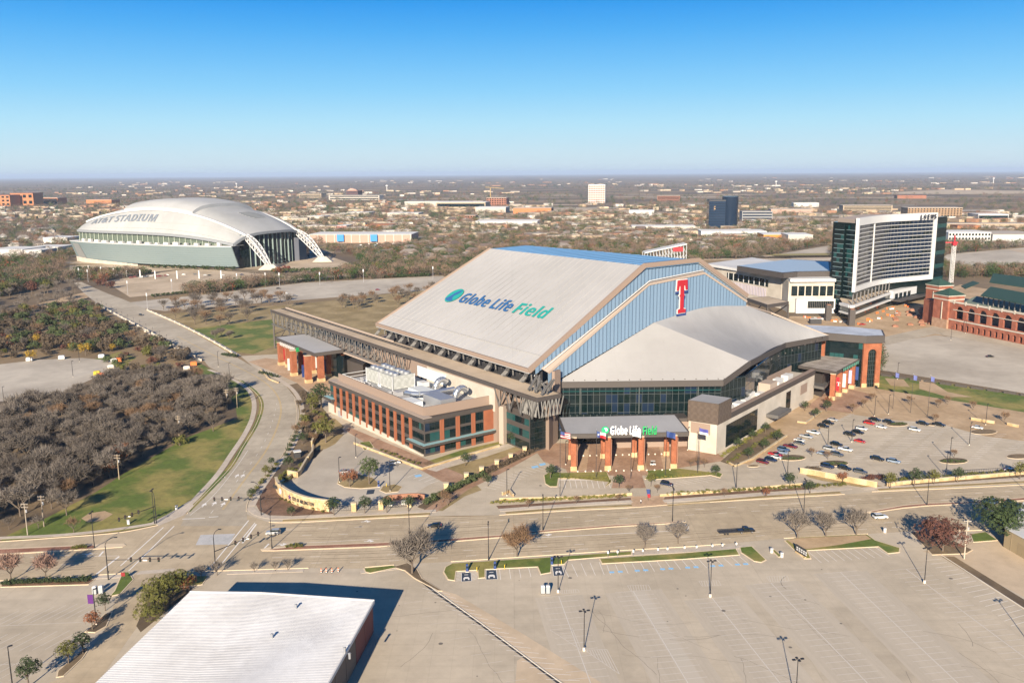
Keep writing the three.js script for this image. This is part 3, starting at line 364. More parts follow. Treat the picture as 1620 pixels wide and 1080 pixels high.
for (const [n, mt, y, p] of [
['stadium_parking_lot', M.lotFar, .02, [[225.59, -529.9], [257.66, -610.3], [314.12, -645.3], [362.52, -599.7], [386.57, -533.8], [307.66, -420.43], [284.07, -465.3], [253.18, -500.4]]],
['stadium_parking_lot', M.tanLot, .02, [[-472.3, -1021.9], [-424.44, -1165], [-232.38, -1122.1], [-189.95, -1063], [-277.55, -993], [-324, -940.3], [-384.79, -884.3]]],
['stadium_parking_lot', M.lotFar, .03, [[-369.42, -848], [-311.95, -904.3], [-235.59, -996.5], [-82.79, -1056.6], [-64.05, -998.8], [-79.64, -927.4], [-158.48, -882.4], [-246.19, -833.7], [-313.34, -789.6], [-338.23, -805.9]]],
['creekside_lot', M.lotFar, .02, [[-386.71, -522.6], [-401.79, -543.9], [-333.78, -564.3], [-316.07, -577.6], [-289.09, -582.9], [-267.27, -574], [-257.67, -558], [-253.24, -523.7], [-254.38, -487.4], [-266.82, -470.6], [-334.44, -448.74]]],
['creek_meadow', M.lawn, .018, [[-256.77, -694.9], [-203.07, -739.2], [-168.34, -625.5], [-176.88, -591.8], [-191.78, -601], [-218.44, -639.5]]], ['creek_meadow', M.dryLawn, .014, [[-330.08, -761.5], [-197.57, -831.5], [-74.15, -942.9], [-30.92, -866.8], [-84.74, -688.1], [-115.53, -635.8], [-163.83, -591.4], [-189.96, -592.2]]],
['far_lot', M.lotFar, .02, [[351.98, -1260.4], [525.3, -1459.5], [478.4, -1322], [436.04, -1208], [334.67, -1197.4]]], ['far_lot', M.lotFar, .02, [[563, -1173.1], [636, -1289], [834.5, -1408.2], [824.1, -1295.4], [715.6, -1122], [557.2, -1094.3]]],
['hotel_forecourt', M.dirt, .02, [[234.84, -737.3], [284.72, -735.2], [418.81, -867.3], [480, -939.8], [503.1, -840.5], [366.46, -606.4], [314.12, -645.3], [259.85, -610.2], [240.13, -577.7], [211.07, -676.5]]], ['side_road', M.roadGrey, .03, [[219.45, -687.7], [267.41, -634.2], [333.36, -686.1], [366.46, -606.4], [352.41, -582.4], [316.56, -650.4], [257.03, -603.4], [207.55, -649.3]]],
['highway', M.tanLot, .02, [[-16.48, -2699.7], [204.5, -3164.3], [539.4, -2615.6], [807.4, -2318.9], [1021.1, -2082.3], [1145.4, -1940.9], [1084.2, -1836.1], [936.4, -1965.3], [756.4, -2171.4], [501.4, -2429.7], [187.28, -2897], [-15.35, -2502.2]]], ['stadium_plaza', M.tanLot, .02, [[-521.4, -1024.6], [-604.6, -1209.5], [-393.84, -1285.1], [-273.65, -1326.2], [-187.35, -1142], [-230.52, -1039.2], [-424.44, -1165]]],
['dry_meadow', M.tanLot, .01, [[1915.7, -4838.3], [2752.6, -5648.9], [3019.5, -5151.4], [2698.5, -4601.6], [2241.2, -4595.5]]], ['creek_bank', M.dirt, .012, [[-455.7, -843.6], [-448.68, -946.8], [-416.31, -850.2], [-424.21, -794.5]]], ['green_bank', M.lawn, .014, [[-280.88, -574.4], [-272.66, -603.8], [-252.46, -581.7], [-248.58, -539.2]]]]) S(n, mt, y, p);

S('planted_strip', M.litter, .02, [[-98.55, -321.72], [-99.75, -340.33], [-99.53, -368.76], [-101.88, -397.99], [-108.05, -434.4], [-117.32, -466.6], [-131.26, -499], [-126.13, -505.2], [-106.61, -466.3], [-91.86, -430.44], [-79.98, -405.72], [-83.46, -385.78], [-85.26, -367.58], [-86.69, -347.75], [-88.81, -339.36], [-93.47, -335.74], [-94.19, -324.37]]);
{ const m = mb(); ribbon(m, smooth([[-96.6, -309.89], [-97.95, -326.52], [-98.72, -348], [-99.03, -376.79], [-100.87, -400], [-105.93, -430.8], [-114.95, -463.8], [-128.29, -495.9], [-160.15, -547.4]]), 2.4, 0, .07); m.build('footpath', M.walk).userData.kind = 'structure'; }
S('dry_strip', M.dryLawn, .026, [...smooth([[-98.37, -314.42], [-99.54, -339.57], [-99.47, -369.63], [-102.37, -400.04], [-108.09, -433.21], [-118.32, -469.4], [-132.79, -502.2]], 4), ...smooth([[-129.39, -495.9], [-115.29, -463.8], [-106.57, -430.81], [-101.47, -400.01], [-99.87, -376.81], [-99.76, -348.02], [-97.42, -314.4]], 4)]);
S('pavilion_pavers', M.paverTan, .03, [[-173.07, -566.9], [-164.71, -578.8], [-149.88, -570.2], [-109.47, -514.4], [-98.28, -495], [-107.81, -471.9], [-126.13, -505.2], [-143.39, -528.9]]);
S('court_green', M.dryLawn, .035, [[-89.64, -387.84], [-85.85, -397.62], [-79.2, -401.54], [-80.58, -385.71], [-83.35, -378.28], [-87.19, -376.53]]); S('court_green', M.dryLawn, .035, [[-97.29, -430.58], [-88.84, -428.03], [-81.16, -412.15], [-85.6, -403.76], [-92.51, -412.42]]);
S('wall_foot_bed', M.mulch, .03, [[-5.01, -304.48], [20.55, -309], [44.38, -313.05], [44.25, -315.67], [20.75, -312.19], [-6.22, -308.23]]); S('wall_foot_bed', M.mulch, .03, [[56.23, -313.48], [93.45, -320.09], [129.2, -325.61], [128.76, -327.74], [94.2, -322.81], [57.15, -316.09]]); S('wall_foot_bed', M.litter, .03, [[143.75, -325.33], [170, -329.07], [208.82, -336.37], [210.57, -339.36], [171.39, -331.94], [144.91, -328.14]]);
S('bank_bed', M.litter, .035, [[87.62, -357.06], [92.62, -350.4], [126.53, -392.68], [123.17, -411.55], [106.41, -388.21]]);
S('hedge_bed', M.litter, .06, [[-35.18, -307.51], [-27.25, -325.16], [-13.26, -344.69], [10.98, -379.88], [13.11, -376.14], [-10.6, -341.56], [-24.47, -320.31], [-32.16, -304.97]]);
{ const r = rngOf(12), m = mb(), d = mb(); for (let i = 0; i < 60; i++) { const x = -190 + r() * 400, z = -150 - r() * 110, w = .15 + r() * .4; d.cyl([x, .012, z], [x, .022, z], w, w, 8); } for (const q of [[17.06, -248.91], [-53.03, -289.5], [-44.18, -273.95], [-19.1, -211.4], [58.43, -227.92], [130.99, -246.77], [10.74, -329.34], [168.44, -311.37]]) d.cyl([q[0], .03, q[1]], [q[0], .034, q[1]], .6, .6, 12); d.build('oil_spots', flat(.16, .14, .115)).userData.kind = 'structure'; }

{ // traffic-worn aisles of the near lot: streaks run along the driving direction
const st = std({ roughness: .9, map: tex(512, 1, (i, j) => { const n = N1[((j >> 4) % 512) * 512 + (i * 3) % 512] - .5, q = N2[((j >> 2) % 512) * 512 + i] - .5, k = 1 + n * .34 + q * .16 + (N3[j * 512 + i] - .5) * .1; return [.445 * k, .385 * k, .30 * k]; }) });
const strip = (a, b, wl, wr, y, nm, mat) => { const d = [b[0] - a[0], b[1] - a[1]], l = Math.hypot(...d), n = [-d[1] / l, d[0] / l], P = (t, o) => [a[0] + d[0] * t + n[0] * o, y, a[1] + d[1] * t + n[1] * o], m = mb(), N = 12; for (let i = 0; i < N; i++) { const q = [P(i / N, -wl), P(i / N, wr), P((i + 1) / N, wr), P((i + 1) / N, -wl)], s = m.p.length; m.quad(...q); const uu = [[0, i / N], [1, i / N], [1, (i + 1) / N], [0, i / N], [1, (i + 1) / N], [0, (i + 1) / N]]; for (let k = 0; k < 6; k++) { m.u[m.u.length - 12 + k * 2] = uu[k][0] * (wl + wr) / 24 + a[0] * .013; m.u[m.u.length - 11 + k * 2] = uu[k][1] * 1.7 + a[1] * .01; } } m.build(nm, mat).userData.kind = 'structure'; };
for (const [a, b, w] of [[[13, -237.19], [20.31, -175.68], 7], [[34.92, -240.02], [43.93, -175.42], 8.5], [[56.94, -235.4], [66.11, -175.17], 8.5], [[76.47, -244.67], [86.84, -174.94], 8.5], [[99.62, -251.52], [107.53, -174.71], 8.5]]) strip(a, b, w, w, .012, 'worn_aisle', st);
strip([36.76, -239.99], [46.71, -175.39], 1.5, 2.6, .017, 'pale_aisle', textured([.47, .415, .335], [.52, .46, .37], 40, { grain: .2 }));
}
S('tan_bay_strip', M.tanLot, .018, [[-22.83, -242.47], [-16.65, -238.8], [2.82, -215.6], [22.01, -191.56], [27.09, -184.6], [14.73, -184.74], [7.53, -198.56], [-8.77, -222.13]]);
S('left_driveway', M.road, .014, [[-116.44, -253.52], [-101.71, -254.61], [-103.56, -248.2], [-106.45, -242.09], [-102.15, -221], [-100.52, -193.03], [-114.23, -193.19], [-109.89, -196.66], [-109.03, -205.22], [-110.8, -223.52], [-115.55, -238.27], [-114.73, -246.28]]);

{ const m = mb(); for (const P of [[[-17.54, -253.54], [-16, -253.74], [-15.82, -246.88], [-17.33, -246.91]], [[-12.91, -253.91], [-11.36, -254.1], [-10.94, -248.07], [-12.44, -247.67]], [[-13.96, -335.63], [-13.71, -335.63], [-13.68, -334.89], [-13.93, -334.9]]].slice(0, 2)) for (let i = 0; i < 7; i++) ribbon(m, [mix2(P[0], P[3], (i + .6) / 7), mix2(P[1], P[2], i / 7)], .16, .03, .034); m.build('bay_hatching', M.line).userData.kind = 'structure'; }
S('tan_repair_patch', M.tanLot, .0125, [[0.72, -202.95], [2.01, -204.41], [8.04, -195.77], [13.27, -184.76], [-0.27, -184.91], [0.36, -194.5]]);

{ // wheel paths, sealed cracks and skid marks
const wp = textured([.33, .26, .172], [.42, .338, .23], 31, { joint: 4.65, jc: .86, streak: .5, grain: .5 }), m = mb(), L = [[[[-83.1, -279.21], [-35.23, -281.3], [-4.12, -285.89], [35.63, -292.48]]], [[[-78.71, -284.45], [-28.79, -287.97], [19.57, -293.91], [60.67, -299.65], [122.76, -308.38], [193.04, -317.51]]], [[[-80.25, -290.53], [-29.4, -294.77], [19.95, -299.78], [61.83, -305.73], [125.04, -314.47], [196.31, -323.26]]], [[[-77.77, -267.11], [-43.39, -268.49], [-10.83, -272.9], [18.45, -276.48], [59.47, -282.1], [95.37, -287.49], [130.37, -293.11], [183.66, -301.05]]], [[[-76.51, -262.36], [-42.69, -263.7], [-10.65, -267.72], [18.09, -270.93], [58.43, -276.85], [93.85, -282.59], [128.03, -287.48], [179.96, -294.55]]], [[[-192.69, -259.59], [-162.27, -261.86], [-133.61, -264.67]]], [[[-189.03, -254.19], [-158.66, -255.48], [-130.82, -258.63]]]]; for (const [l] of L) for (const o of [-.85, .85]) ribbon(m, smooth(l, 4), .75, .028, .029, o); m.build('wheel_path', wp, boulevard);
const r = rngOf(4), c = mb(), crack = (x, z, n, a) => { const P = [[x, z]]; for (let i = 0; i < n; i++) { a += (r() - .5) * .5; x += Math.cos(a) * 2; z += Math.sin(a) * 2; P.push([x, z]); } ribbon(c, P, .07 + r() * .06, .019, .021); }; for (let i = 0; i < 46; i++) crack(-60 + r() * 180, -165 - r() * 75, 4 + r() * 14, r() < .5 ? r() * .4 : 1.2 + r() * .5); c.build('sealed_crack', flat(.20, .175, .14)).userData.kind = 'structure';
const s = mb(); for (const [x, y, q, R] of [[1, 1, [86.34, -243.29], 7]]) { const P = []; for (let i = 0; i < 12; i++) { const t = 2.2 + i * .12; P.push([q[0] + Math.cos(t) * R, q[1] - Math.sin(t) * R]); } ribbon(s, P, .2, .02, .022); } s.build('skid_mark', flat(.17, .15, .125)).userData.kind = 'structure'; }
class Wall { // a = left end, b = right end as seen from outside
constructor(a, b) { this.a = a; this.b = b; this.l = Math.hypot(b[0] - a[0], b[1] - a[1]); this.d = [(b[0] - a[0]) / this.l, (b[1] - a[1]) / this.l]; this.n = [-this.d[1], this.d[0]]; this.ry = Math.atan2(-this.d[1], this.d[0]); }
P(s, y, o = 0) { return [this.a[0] + this.d[0] * s + this.n[0] * o, y, this.a[1] + this.d[1] * s + this.n[1] * o]; }
rect(m, s0, s1, y0, y1, o, th = .3) { const f = (s, y, k) => this.P(s, y, k); return m.hexa([f(s0, y0, o), f(s1, y0, o), f(s1, y0, o - th), f(s0, y0, o - th)], [f(s0, y1, o), f(s1, y1, o), f(s1, y1, o - th), f(s0, y1, o - th)]); }
pane(parent, name, mat, s0, s1, y0, y1, o, th = .12) { const p = this.P((s0 + s1) / 2, y0, o - th / 2), w = parent.getWorldPosition(V(0, 0, 0)); return piece(name, unitBox, mat, parent, p[0] - w.x, p[1] - w.y, p[2] - w.z, s1 - s0, y1 - y0, th, this.ry); }
grid(parent, name, mats, s0, s1, y0, y1, nx, ny, o, gap = .12, seed = 1) { const r = rngOf(seed * 911 + nx); for (let i = 0; i < nx; i++) for (let j = 0; j < ny; j++) { const q = r(); this.pane(parent, name, mats[Math.floor(q * q * mats.length)], lerp(s0, s1, i / nx) + gap, lerp(s0, s1, (i + 1) / nx) - gap, lerp(y0, y1, j / ny) + gap, lerp(y0, y1, (j + 1) / ny) - gap, o); } }
gridM(m, s0, s1, y0, y1, nx, ny, o, w = .12, th = .14) { for (let i = 0; i <= nx; i++) { const s = lerp(s0, s1, i / nx); this.rect(m, s - w / 2, s + w / 2, y0, y1, o, th); } for (let j = 0; j <= ny; j++) { const y = lerp(y0, y1, j / ny); this.rect(m, s0, s1, y - w / 2, y + w / 2, o + .012, th); } return m; }
}
const font = await new FontLoader().loadAsync('fonts/droid/droid_sans_bold.typeface.json');
const serif = await new FontLoader().loadAsync('fonts/droid/droid_serif_bold.typeface.json');
function textGeo(str, size, depth, f = font) { const g = new THREE.ExtrudeGeometry(f.generateShapes(str, size), { depth, bevelEnabled: false, curveSegments: 5 }); g.computeBoundingBox(); return g; }
function placeText(parent, name, str, size, depth, mat, origin, right, up, f, width, label) { // right/up vectors carry the writing
const g = textGeo(str, size, depth, f), w = g.boundingBox.max.x, R = v3(right).normalize(), U = v3(up).normalize(), N = R.clone().cross(U); if (width) R.multiplyScalar(width / w);
const m = new THREE.Matrix4().makeBasis(R, U, N).setPosition(v3(origin).sub(parent.getWorldPosition(V(0, 0, 0)))); g.applyMatrix4(m); g.computeVertexNormals();
const o = new THREE.Mesh(g, mat); o.name = name; parent.add(o); if (label) o.userData.label = label; return o;
}
const AX = V(.788, 0, -.6157), BX = V(-.6157, 0, -.788);
const park = thing('ballpark_stadium', 'huge ballpark with grey sloping retractable roof and pale blue ribbed gable', 'stadium', [60, 0, -440]);
{
const eR = [7.43, 33, -387.72], eL = [-80.08, 33, -514.7], tL = [-12.73, 75, -541], tR = [64.21, 75.68, -427.7], bR = [96.03, 75.82, -452.6], bL = [9.18, 75.3, -559.5], p3 = [128.58, 53.53, -478], p3f = [p3[0] - 80, p3[1] - 8, p3[2] - 100];
const off = (p, q, k) => mix3(p, q, k);
const slope = mb().slab([eR, tR, tL, eL], 1.6).build('roof_slope', M.memb, park);
{ const m = mb(); const q = (a, b, t, dy) => { const p = mix3(a, b, t); return [p[0], p[1] + dy, p[2]]; }; for (const t of [.12]) m.bar(q(eL, tL, t, .15), q(eR, tR, t, .15), .5, .3); for (let i = 1; i < 26; i++) { const a = mix3(eL, eR, i / 26), b = mix3(tL, tR, i / 26); m.bar([a[0], a[1] + .04, a[2]], [b[0], b[1] + .04, b[2]], .16, .12); } m.build('roof_seam', M.memb, slope); }
{ const m = mb(); m.bar(eR, eL, 1, 1.8); m.bar(eL, tL, .8, 1.8); m.build('roof_fascia', M.tan, park); mb().bar([eR[0], eR[1] - .2, eR[2]], [tR[0], tR[1] - .2, tR[2]], 1.2, 2.4).build('roof_edge', M.tan, park); }
mb().slab([tR, bR, bL, tL], 1.6).build('roof_crown', M.blueRoof, park);
{ const m = mb(); for (let i = 1; i < 20; i++) { const a = mix3(tL, tR, i / 20), b = mix3(bL, bR, i / 20); m.bar([a[0], a[1] + .05, a[2]], [b[0], b[1] + .05, b[2]], .3, .14); } m.build('crown_seam', flat(.2, .42, .68, .4), park); }
mb().slab([bR, p3, p3f, bL], 1.6).build('roof_back_slope', M.memb, park); mb().bar(tR, bR, 1.1, 2.2).bar(bR, p3, 1.1, 2.2).build('roof_edge', M.tan, park);
const prof = pts => pts.map(p => [p[0] * AX.x + p[2] * AX.z, p[1]]), at = (pr, s) => { for (let i = 0; i < pr.length - 1; i++) if (s <= pr[i + 1][0] || i === pr.length - 2) { const t = (s - pr[i][0]) / (pr[i + 1][0] - pr[i][0]); return lerp(pr[i][1], pr[i + 1][1], t); } };
const on = (s, c, y) => [AX.x * s + BX.x * c, y, AX.z * s + BX.z * c];
function gable(name, top, bot, c, w) { const T = prof(top), B = prof(bot), s0 = T[0][0], s1 = T[T.length - 1][0], n = Math.round((s1 - s0) / w), g = new THREE.Group(); 
const back = mb(); for (let i = 0; i < n; i++) { const a = lerp(s0, s1, i / n), b = lerp(s0, s1, (i + 1) / n); back.quad(on(a, c + .5, at(B, a)), on(b, c + .5, at(B, b)), on(b, c + .5, at(T, b)), on(a, c + .5, at(T, a))); }
const holder = back.build(name, M.bluePanel, park);
for (let i = 0; i < n; i++) { const a = lerp(s0, s1, i / n), b = lerp(s0, s1, (i + 1) / n), k = lerp(a, b, .62); if (at(T, (a + b) / 2) - at(B, (a + b) / 2) < .6) continue; const m = mb();
const q = (u, v, cu, cv) => m.quad(on(u, cu, at(B, u)), on(v, cv, at(B, v)), on(v, cv, at(T, v)), on(u, cu, at(T, u))); q(a, k, c + .3, c - .05); q(k, b, c - .05, c + .3);
m.build('wall_panel', i % 3 ? M.bluePanel : M.bluePanelB, holder); } }
gable('upper_gable', [[10.68, 33.95, -387.27], [65.52, 74.49, -430.12], [96.81, 74.65, -454.6], [128.19, 53.38, -479.1]], [[13.59, 33.13, -389.55], [68.15, 67.42, -432.17], [98.95, 69.89, -456.2], [128.52, 51.25, -479.3]], 298.6, 2.5);
const lt = [[16.3, 32.12, -386.21], [66.34, 66.73, -425.3], [98.75, 69.21, -450.6], [126.94, 51.18, -472.6]], lb = [[17.78, 26.89, -387.36], [69.81, 47.66, -428.01], [100.14, 51.41, -451.7], [127.06, 48.92, -472.7]], ub = [[13.01, 33.53, -389.09], [68.15, 67.42, -432.17], [98.95, 69.89, -456.2], [128.74, 51.23, -479.5]];
gable('lower_gable', lt, lb, 294.3, 2.4);
{ const m = mb(); for (let i = 0; i < 3; i++) { m.quad(lt[i], lt[i + 1], ub[i + 1], ub[i]); m.bar(lt[i], lt[i + 1], .5, .9); } m.build('ledge', M.tanLight, park); const r = mb(); for (let i = 0; i < 2; i++) { const u = p => [p[0], p[1] + .9, p[2]]; r.bar(u(mix3(lt[i], ub[i], .6)), u(mix3(lt[i + 1], ub[i + 1], .6)), .35); } r.build('snow_rail', M.white, park); }
{ const c0 = [84.44, 59.12, -438.3], sc0 = 1; const T = (k, g) => { const s = new THREE.Shape(), P = [[-3.5, 8.2], [3.5, 8.2], [3.9, 3.2], [2.7, 3.2], [2.2, 5.4], [1.25, 5.6], [1.15, 1.2], [1.7, .5], [1.15, -.3], [1.15, -6.2], [2.7, -6.6], [2.7, -8.2], [-2.7, -8.2], [-2.7, -6.6], [-1.15, -6.2], [-1.15, -.3], [-1.7, .5], [-1.15, 1.2], [-1.25, 5.6], [-2.2, 5.4], [-2.7, 3.2], [-3.9, 3.2]]; const n = P.length; P.forEach((p, i) => { const a = P[(i + n - 1) % n], b = P[(i + 1) % n]; const e = (u, v) => { const l = Math.hypot(v[0] - u[0], v[1] - u[1]); return [-(v[1] - u[1]) / l, (v[0] - u[0]) / l]; }, n1 = e(a, p), n2 = e(p, b), l2 = Math.max(.5, 1 + n1[0] * n2[0] + n1[1] * n2[1]); const x = p[0] + (n1[0] + n2[0]) / l2 * g, y = p[1] + (n1[1] + n2[1]) / l2 * g; i ? s.lineTo(x * k, y * k) : s.moveTo(x * k, y * k); }); return new THREE.ExtrudeGeometry(s, { depth: .35, bevelEnabled: false }); };
const R = AX.clone(), U = V(0, 1, 0), N = BX.clone().negate(), put = (g, mat, dx, dy, dn, par, nm) => { const b = new THREE.Matrix4().makeBasis(R, U, N).setPosition(v3(c0).addScaledVector(R, dx).addScaledVector(U, dy).addScaledVector(N, dn).sub(park.position)); g.applyMatrix4(b); const o = new THREE.Mesh(g, mat); o.name = nm; par.add(o); return o; };
const s = 1; const e = put(T(s, .8), M.navy, .7, -.9, 0, park, 'team_emblem'); e.userData.label = 'large red letter T emblem with white outline and blue shadow'; put(T(s, .45), M.white, 0, 0, .4, e, 'outline'); put(T(s, .05), M.red, 0, 0, .8, e, 'letter'); }
{ const nrm = v3(tR).sub(v3(eR)).cross(v3(eL).sub(v3(eR))).normalize(); if (nrm.y < 0) nrm.negate();
const base = [[-31, 49.6, -491.1], [2.65, 49.84, -442.94], [18.93, 50.22, -420.39]].map(q => v3(q).addScaledVector(nrm, .12));
const R = base[2].clone().sub(base[0]).normalize(), U = nrm.clone().cross(R).normalize(), len = base[2].distanceTo(base[0]);
const navy = flat(.02, .10, .26, .7), tealM = flat(.012, .27, .24, .7); const size = 8.2;
const a = placeText(park, 'roof_lettering', 'Globe Life', size, .12, navy, base[0], R, U, font, len * .57); placeText(park, 'roof_lettering', 'Field', size, .12, tealM, base[0].clone().addScaledVector(R, len * .605), R, U, font, len * .315);
const logo = new THREE.Matrix4().makeBasis(R, U, nrm).setPosition(base[0].clone().addScaledVector(R, -8.2).addScaledVector(U, 4.4).sub(park.position)); const disc = new THREE.CircleGeometry(6.2, 28).applyMatrix4(logo); const lo = new THREE.Mesh(disc, tealM); lo.name = 'globe_logo'; park.add(lo);
const sh = new THREE.Shape(); sh.moveTo(-4.8, -3.6); sh.quadraticCurveTo(0, -6.6, 4, -4.2); sh.quadraticCurveTo(0, -2.5, .5, 0); sh.quadraticCurveTo(3.5, 2.2, 2.2, 5.6); sh.quadraticCurveTo(-1.5, 3.5, -2.2, .5); sh.quadraticCurveTo(-3, -2, -4.8, -3.6); const lg = new THREE.ShapeGeometry(sh).translate(0, 0, .06).applyMatrix4(logo), l2 = new THREE.Mesh(lg, navy); l2.name = 'swirl'; lo.add(l2); }
const F0 = [19.86, 27, -389.3], F1 = [95.9, 27, -390.78], F2 = [110.69, 33.27, -402.52], F3 = [147.48, 29, -468.1], F4 = [177.25, 29.5, -486.9], F5 = [147.76, 41, -498.2], G1 = lb[1], G2 = lb[2], G3 = lb[3];
mb().slab([F0, F1, F2, G1], 1).build('low_roof', M.membWarm, park);
{ const Tp = new THREE.CatmullRomCurve3([G1, G2, G3].map(v3)), Bt = new THREE.CatmullRomCurve3([F2, F3, F4].map(v3)), nu = 16, nv = 6, g = new THREE.PlaneGeometry(1, 1, nu, nv), q = g.attributes.position, uv = g.attributes.uv; for (let j = 0; j <= nv; j++) for (let i = 0; i <= nu; i++) { const p = Bt.getPoint(i / nu).lerp(Tp.getPoint(i / nu), 1 - j / nv); q.setXYZ(j * (nu + 1) + i, p.x, p.y, p.z); uv.setXY(j * (nu + 1) + i, p.x, p.z); } g.computeVertexNormals(); mb().geom(g).build('low_roof', M.membCool, park); }
{ const m = mb(), L = [F0, F1, F2, F3, F4]; for (let i = 0; i < 4; i++) { const d = p => [p[0], p[1] - 1.1, p[2]]; m.bar(d(L[i]), d(L[i + 1]), .5, 2.8); } m.build('eave_fascia', M.bronze, park); const t = mb(); for (const [a, b] of [[F4, F5], [F5, G3]]) t.bar(a, b, .6, .8); t.build('roof_trim', M.tanLight, park); }
{ const m = mb(); for (let i = 0; i < 15; i++) { const p = mix3(F0, G1, i / 15 + .02), q = mix3(F0, F1, i / 15 + .03), r = mix3(F1, F4, i / 15); for (const k of [p, q, r]) m.box(k[0] + .6, k[1] + .1, k[2] - 1.2, .5, .7, .5); } m.build('roof_vent', M.bronze, park).userData.kind = 'stuff'; }
const xz = p => [p[0], p[2]], pull = (p, dx, dz) => [p[0] + dx, p[2] + dz];
const gm = [M.glass, M.glass, M.glassGreen, M.glass, M.glassBlue], W1 = new Wall(pull(F0, .5, -1.6), pull(F1, -.6, -1.6)), W2 = new Wall(pull(F1, -.6, -1.6), pull(F2, -1.6, -.2)), W3 = new Wall(pull(F2, -1.6, -.2), pull(F3, -1.8, -1)), W4 = new Wall(pull(F3, -1.8, -1), pull(F4, -3, -1.6));
const gw = mb(); W1.rect(gw, 0, W1.l, 0, 26, -.15, .4); const glassWall = gw.build('glass_wall', M.glass, park); W1.grid(glassWall, 'glass_pane', gm, 0, W1.l, 4, 25, 27, 5, 0, .1, 3); { const m = mb(); W1.gridM(m, 0, W1.l, 4, 25, 27, 5, .05, .16); for (const s of [.14, .5, .86]) W1.rect(m, W1.l * s - .25, W1.l * s + .25, 0, 25, .3, .4); m.build('mullion', M.mullion, glassWall); const b = mb(); W1.rect(b, 0, W1.l, 22.2, 22.6, .14, .2); b.build('transom', M.glassTeal, glassWall); }
const g2 = mb(); for (const w of [W2, W3, W4]) w.rect(g2, 0, w.l, 0, w === W4 ? 27.4 : 26.6, -.1, .4); const gw2 = g2.build('glass_wall', M.glass, park); const mm = mb(); let sd = 4; for (const w of [W2, W3, W4]) { w.grid(gw2, 'glass_pane', gm, 0, w.l, 12, 26, Math.round(w.l / 3), 3, .02, .08, sd++); w.gridM(mm, 0, w.l, 12, 26, Math.round(w.l / 3), 3, .06, .14); } mm.build('mullion', M.mullion, gw2);
mb().prism([[16, -374], [-83, -512], [-70, -560], [20, -640], [170, -580], [172, -494], [146, -473], [112, -426], [93, -396], [22, -396]], 0, 23.5).build('core_wall', M.tan, park);
{ const d = [eL[0] - eR[0], eL[2] - eR[2]], sh = (p, k) => [p[0] + AX.x * k, p[2] + AX.z * k], W = new Wall(sh(eL, 7), sh(eR, 7)); const m = mb(); W.rect(m, 0, W.l, 23, 36, 0, 1); const cw = m.build('clerestory_wall', M.dark, park);
for (let i = 0; i < 10; i++) W.pane(cw, 'white_panel', M.whiteRoof, (i + .22) * W.l / 10, (i + .72) * W.l / 10, 28.5, 32.2, .2); const t = mb(); for (let i = 0; i < 20; i++) { t.bar(W.P(i * W.l / 20, 27.5, .6), W.P((i + .5) * W.l / 20, 32, .6), .35); t.bar(W.P((i + .5) * W.l / 20, 32, .6), W.P((i + 1) * W.l / 20, 27.5, .6), .35); } t.build('bracing', M.steel, cw);
const K = new Wall(xz(eL), xz(eR)); for (let i = 0; i < 11; i++) { const s = .02 * K.l + i * .096 * K.l; const b = mb(); for (const q of [-.7, .7]) { b.bar(K.P(s + q, 32.4, -1.8), K.P(s + q, 29.6, -.2), .5, .8); b.bar(K.P(s + q, 29.6, -.2), K.P(s + q - 1.4, 27.2, 1.5), .55, .9); } b.bar(K.P(s, 32, -3.5), K.P(s, 27.2, -3.8), .6); b.bar(K.P(s - 1, 27.5, 1.2), K.P(s + 1, 27.5, 1.2), .7, .7); b.build('roof_carriage', M.steel, park); } }
{ const a = [352.39, 645.6], O0 = [-169.29, 27, -614.5], O1 = [10.47, 27, -360.98], W = new Wall(xz(O0), xz(O1)); const m = mb(); W.rect(m, 0, W.l, 26, 27, 0, 12.5); m.build('track_deck', M.tanLot, park); const e = mb(); W.rect(e, 0, W.l, 25.4, 27.25, .35, .35); W.rect(e, 0, W.l, 25.4, 27.3, -12.5, .4); W.rect(e, W.l, W.l + .4, 25.4, 27.25, .35, 13); e.build('deck_edge_beam', M.bronze, park);
const r = mb(); W.rect(r, 0, W.l * .6, 27, 27.45, -7.4, .4); W.rect(r, 0, W.l * .6, 27, 27.45, -9.2, .4); r.build('track_rail', M.dark, park); const pr = mb(); W.rect(pr, 0, W.l * .52, 27, 28, -10.8, .5); pr.build('track_parapet', M.tanLight, park);
const bays = 38, bl = W.l / bays; for (let i = 0; i < bays; i++) { if (i > 23 && i < 34) continue; for (const o of [-.2, -11.6]) { if (o < -5 && i > 23) continue; const t = mb(), s = i * bl; t.bar(W.P(s, 26, o), W.P(s + bl / 2, 17, o), .42); t.bar(W.P(s + bl / 2, 17, o), W.P(s + bl, 26, o), .42); t.bar(W.P(s + bl / 2, 17, o), W.P(s + bl / 2, 26, o), .3); t.build('truss_bay', M.steel, park); } }
const c = mb(); W.rect(c, 0, W.l * .66, 16.5, 17.3, .1, .6); W.rect(c, 0, W.l * .66, 16.5, 17.3, -11.3, .6); for (let i = 0; i < 24; i++) c.bar(W.P(i * bl, 16.9, -.2), W.P(i * bl + bl, 16.9, -11.4), .3); c.build('truss_chord', M.steel, park); const ps = mb(); W.rect(ps, W.l * .2, W.l * .66, 15.6, 16.4, 1.4, 14); ps.build('lower_walkway', M.tanLight, park);
const lg = mb(); for (const [s, o] of [[3, -.3], [3, -11.5], [14, -11.5]]) lg.bar(W.P(s, 0, o), W.P(s, 17, o), 1); lg.bar(W.P(3, 8, -.3), W.P(3, 8, -11.5), .5); lg.bar(W.P(3, 1, -.3), W.P(3, 16, -11.5), .45); lg.bar(W.P(3, 10, -.3), W.P(26, 16.5, -.3), .5); lg.build('support_leg', M.bronze, park);
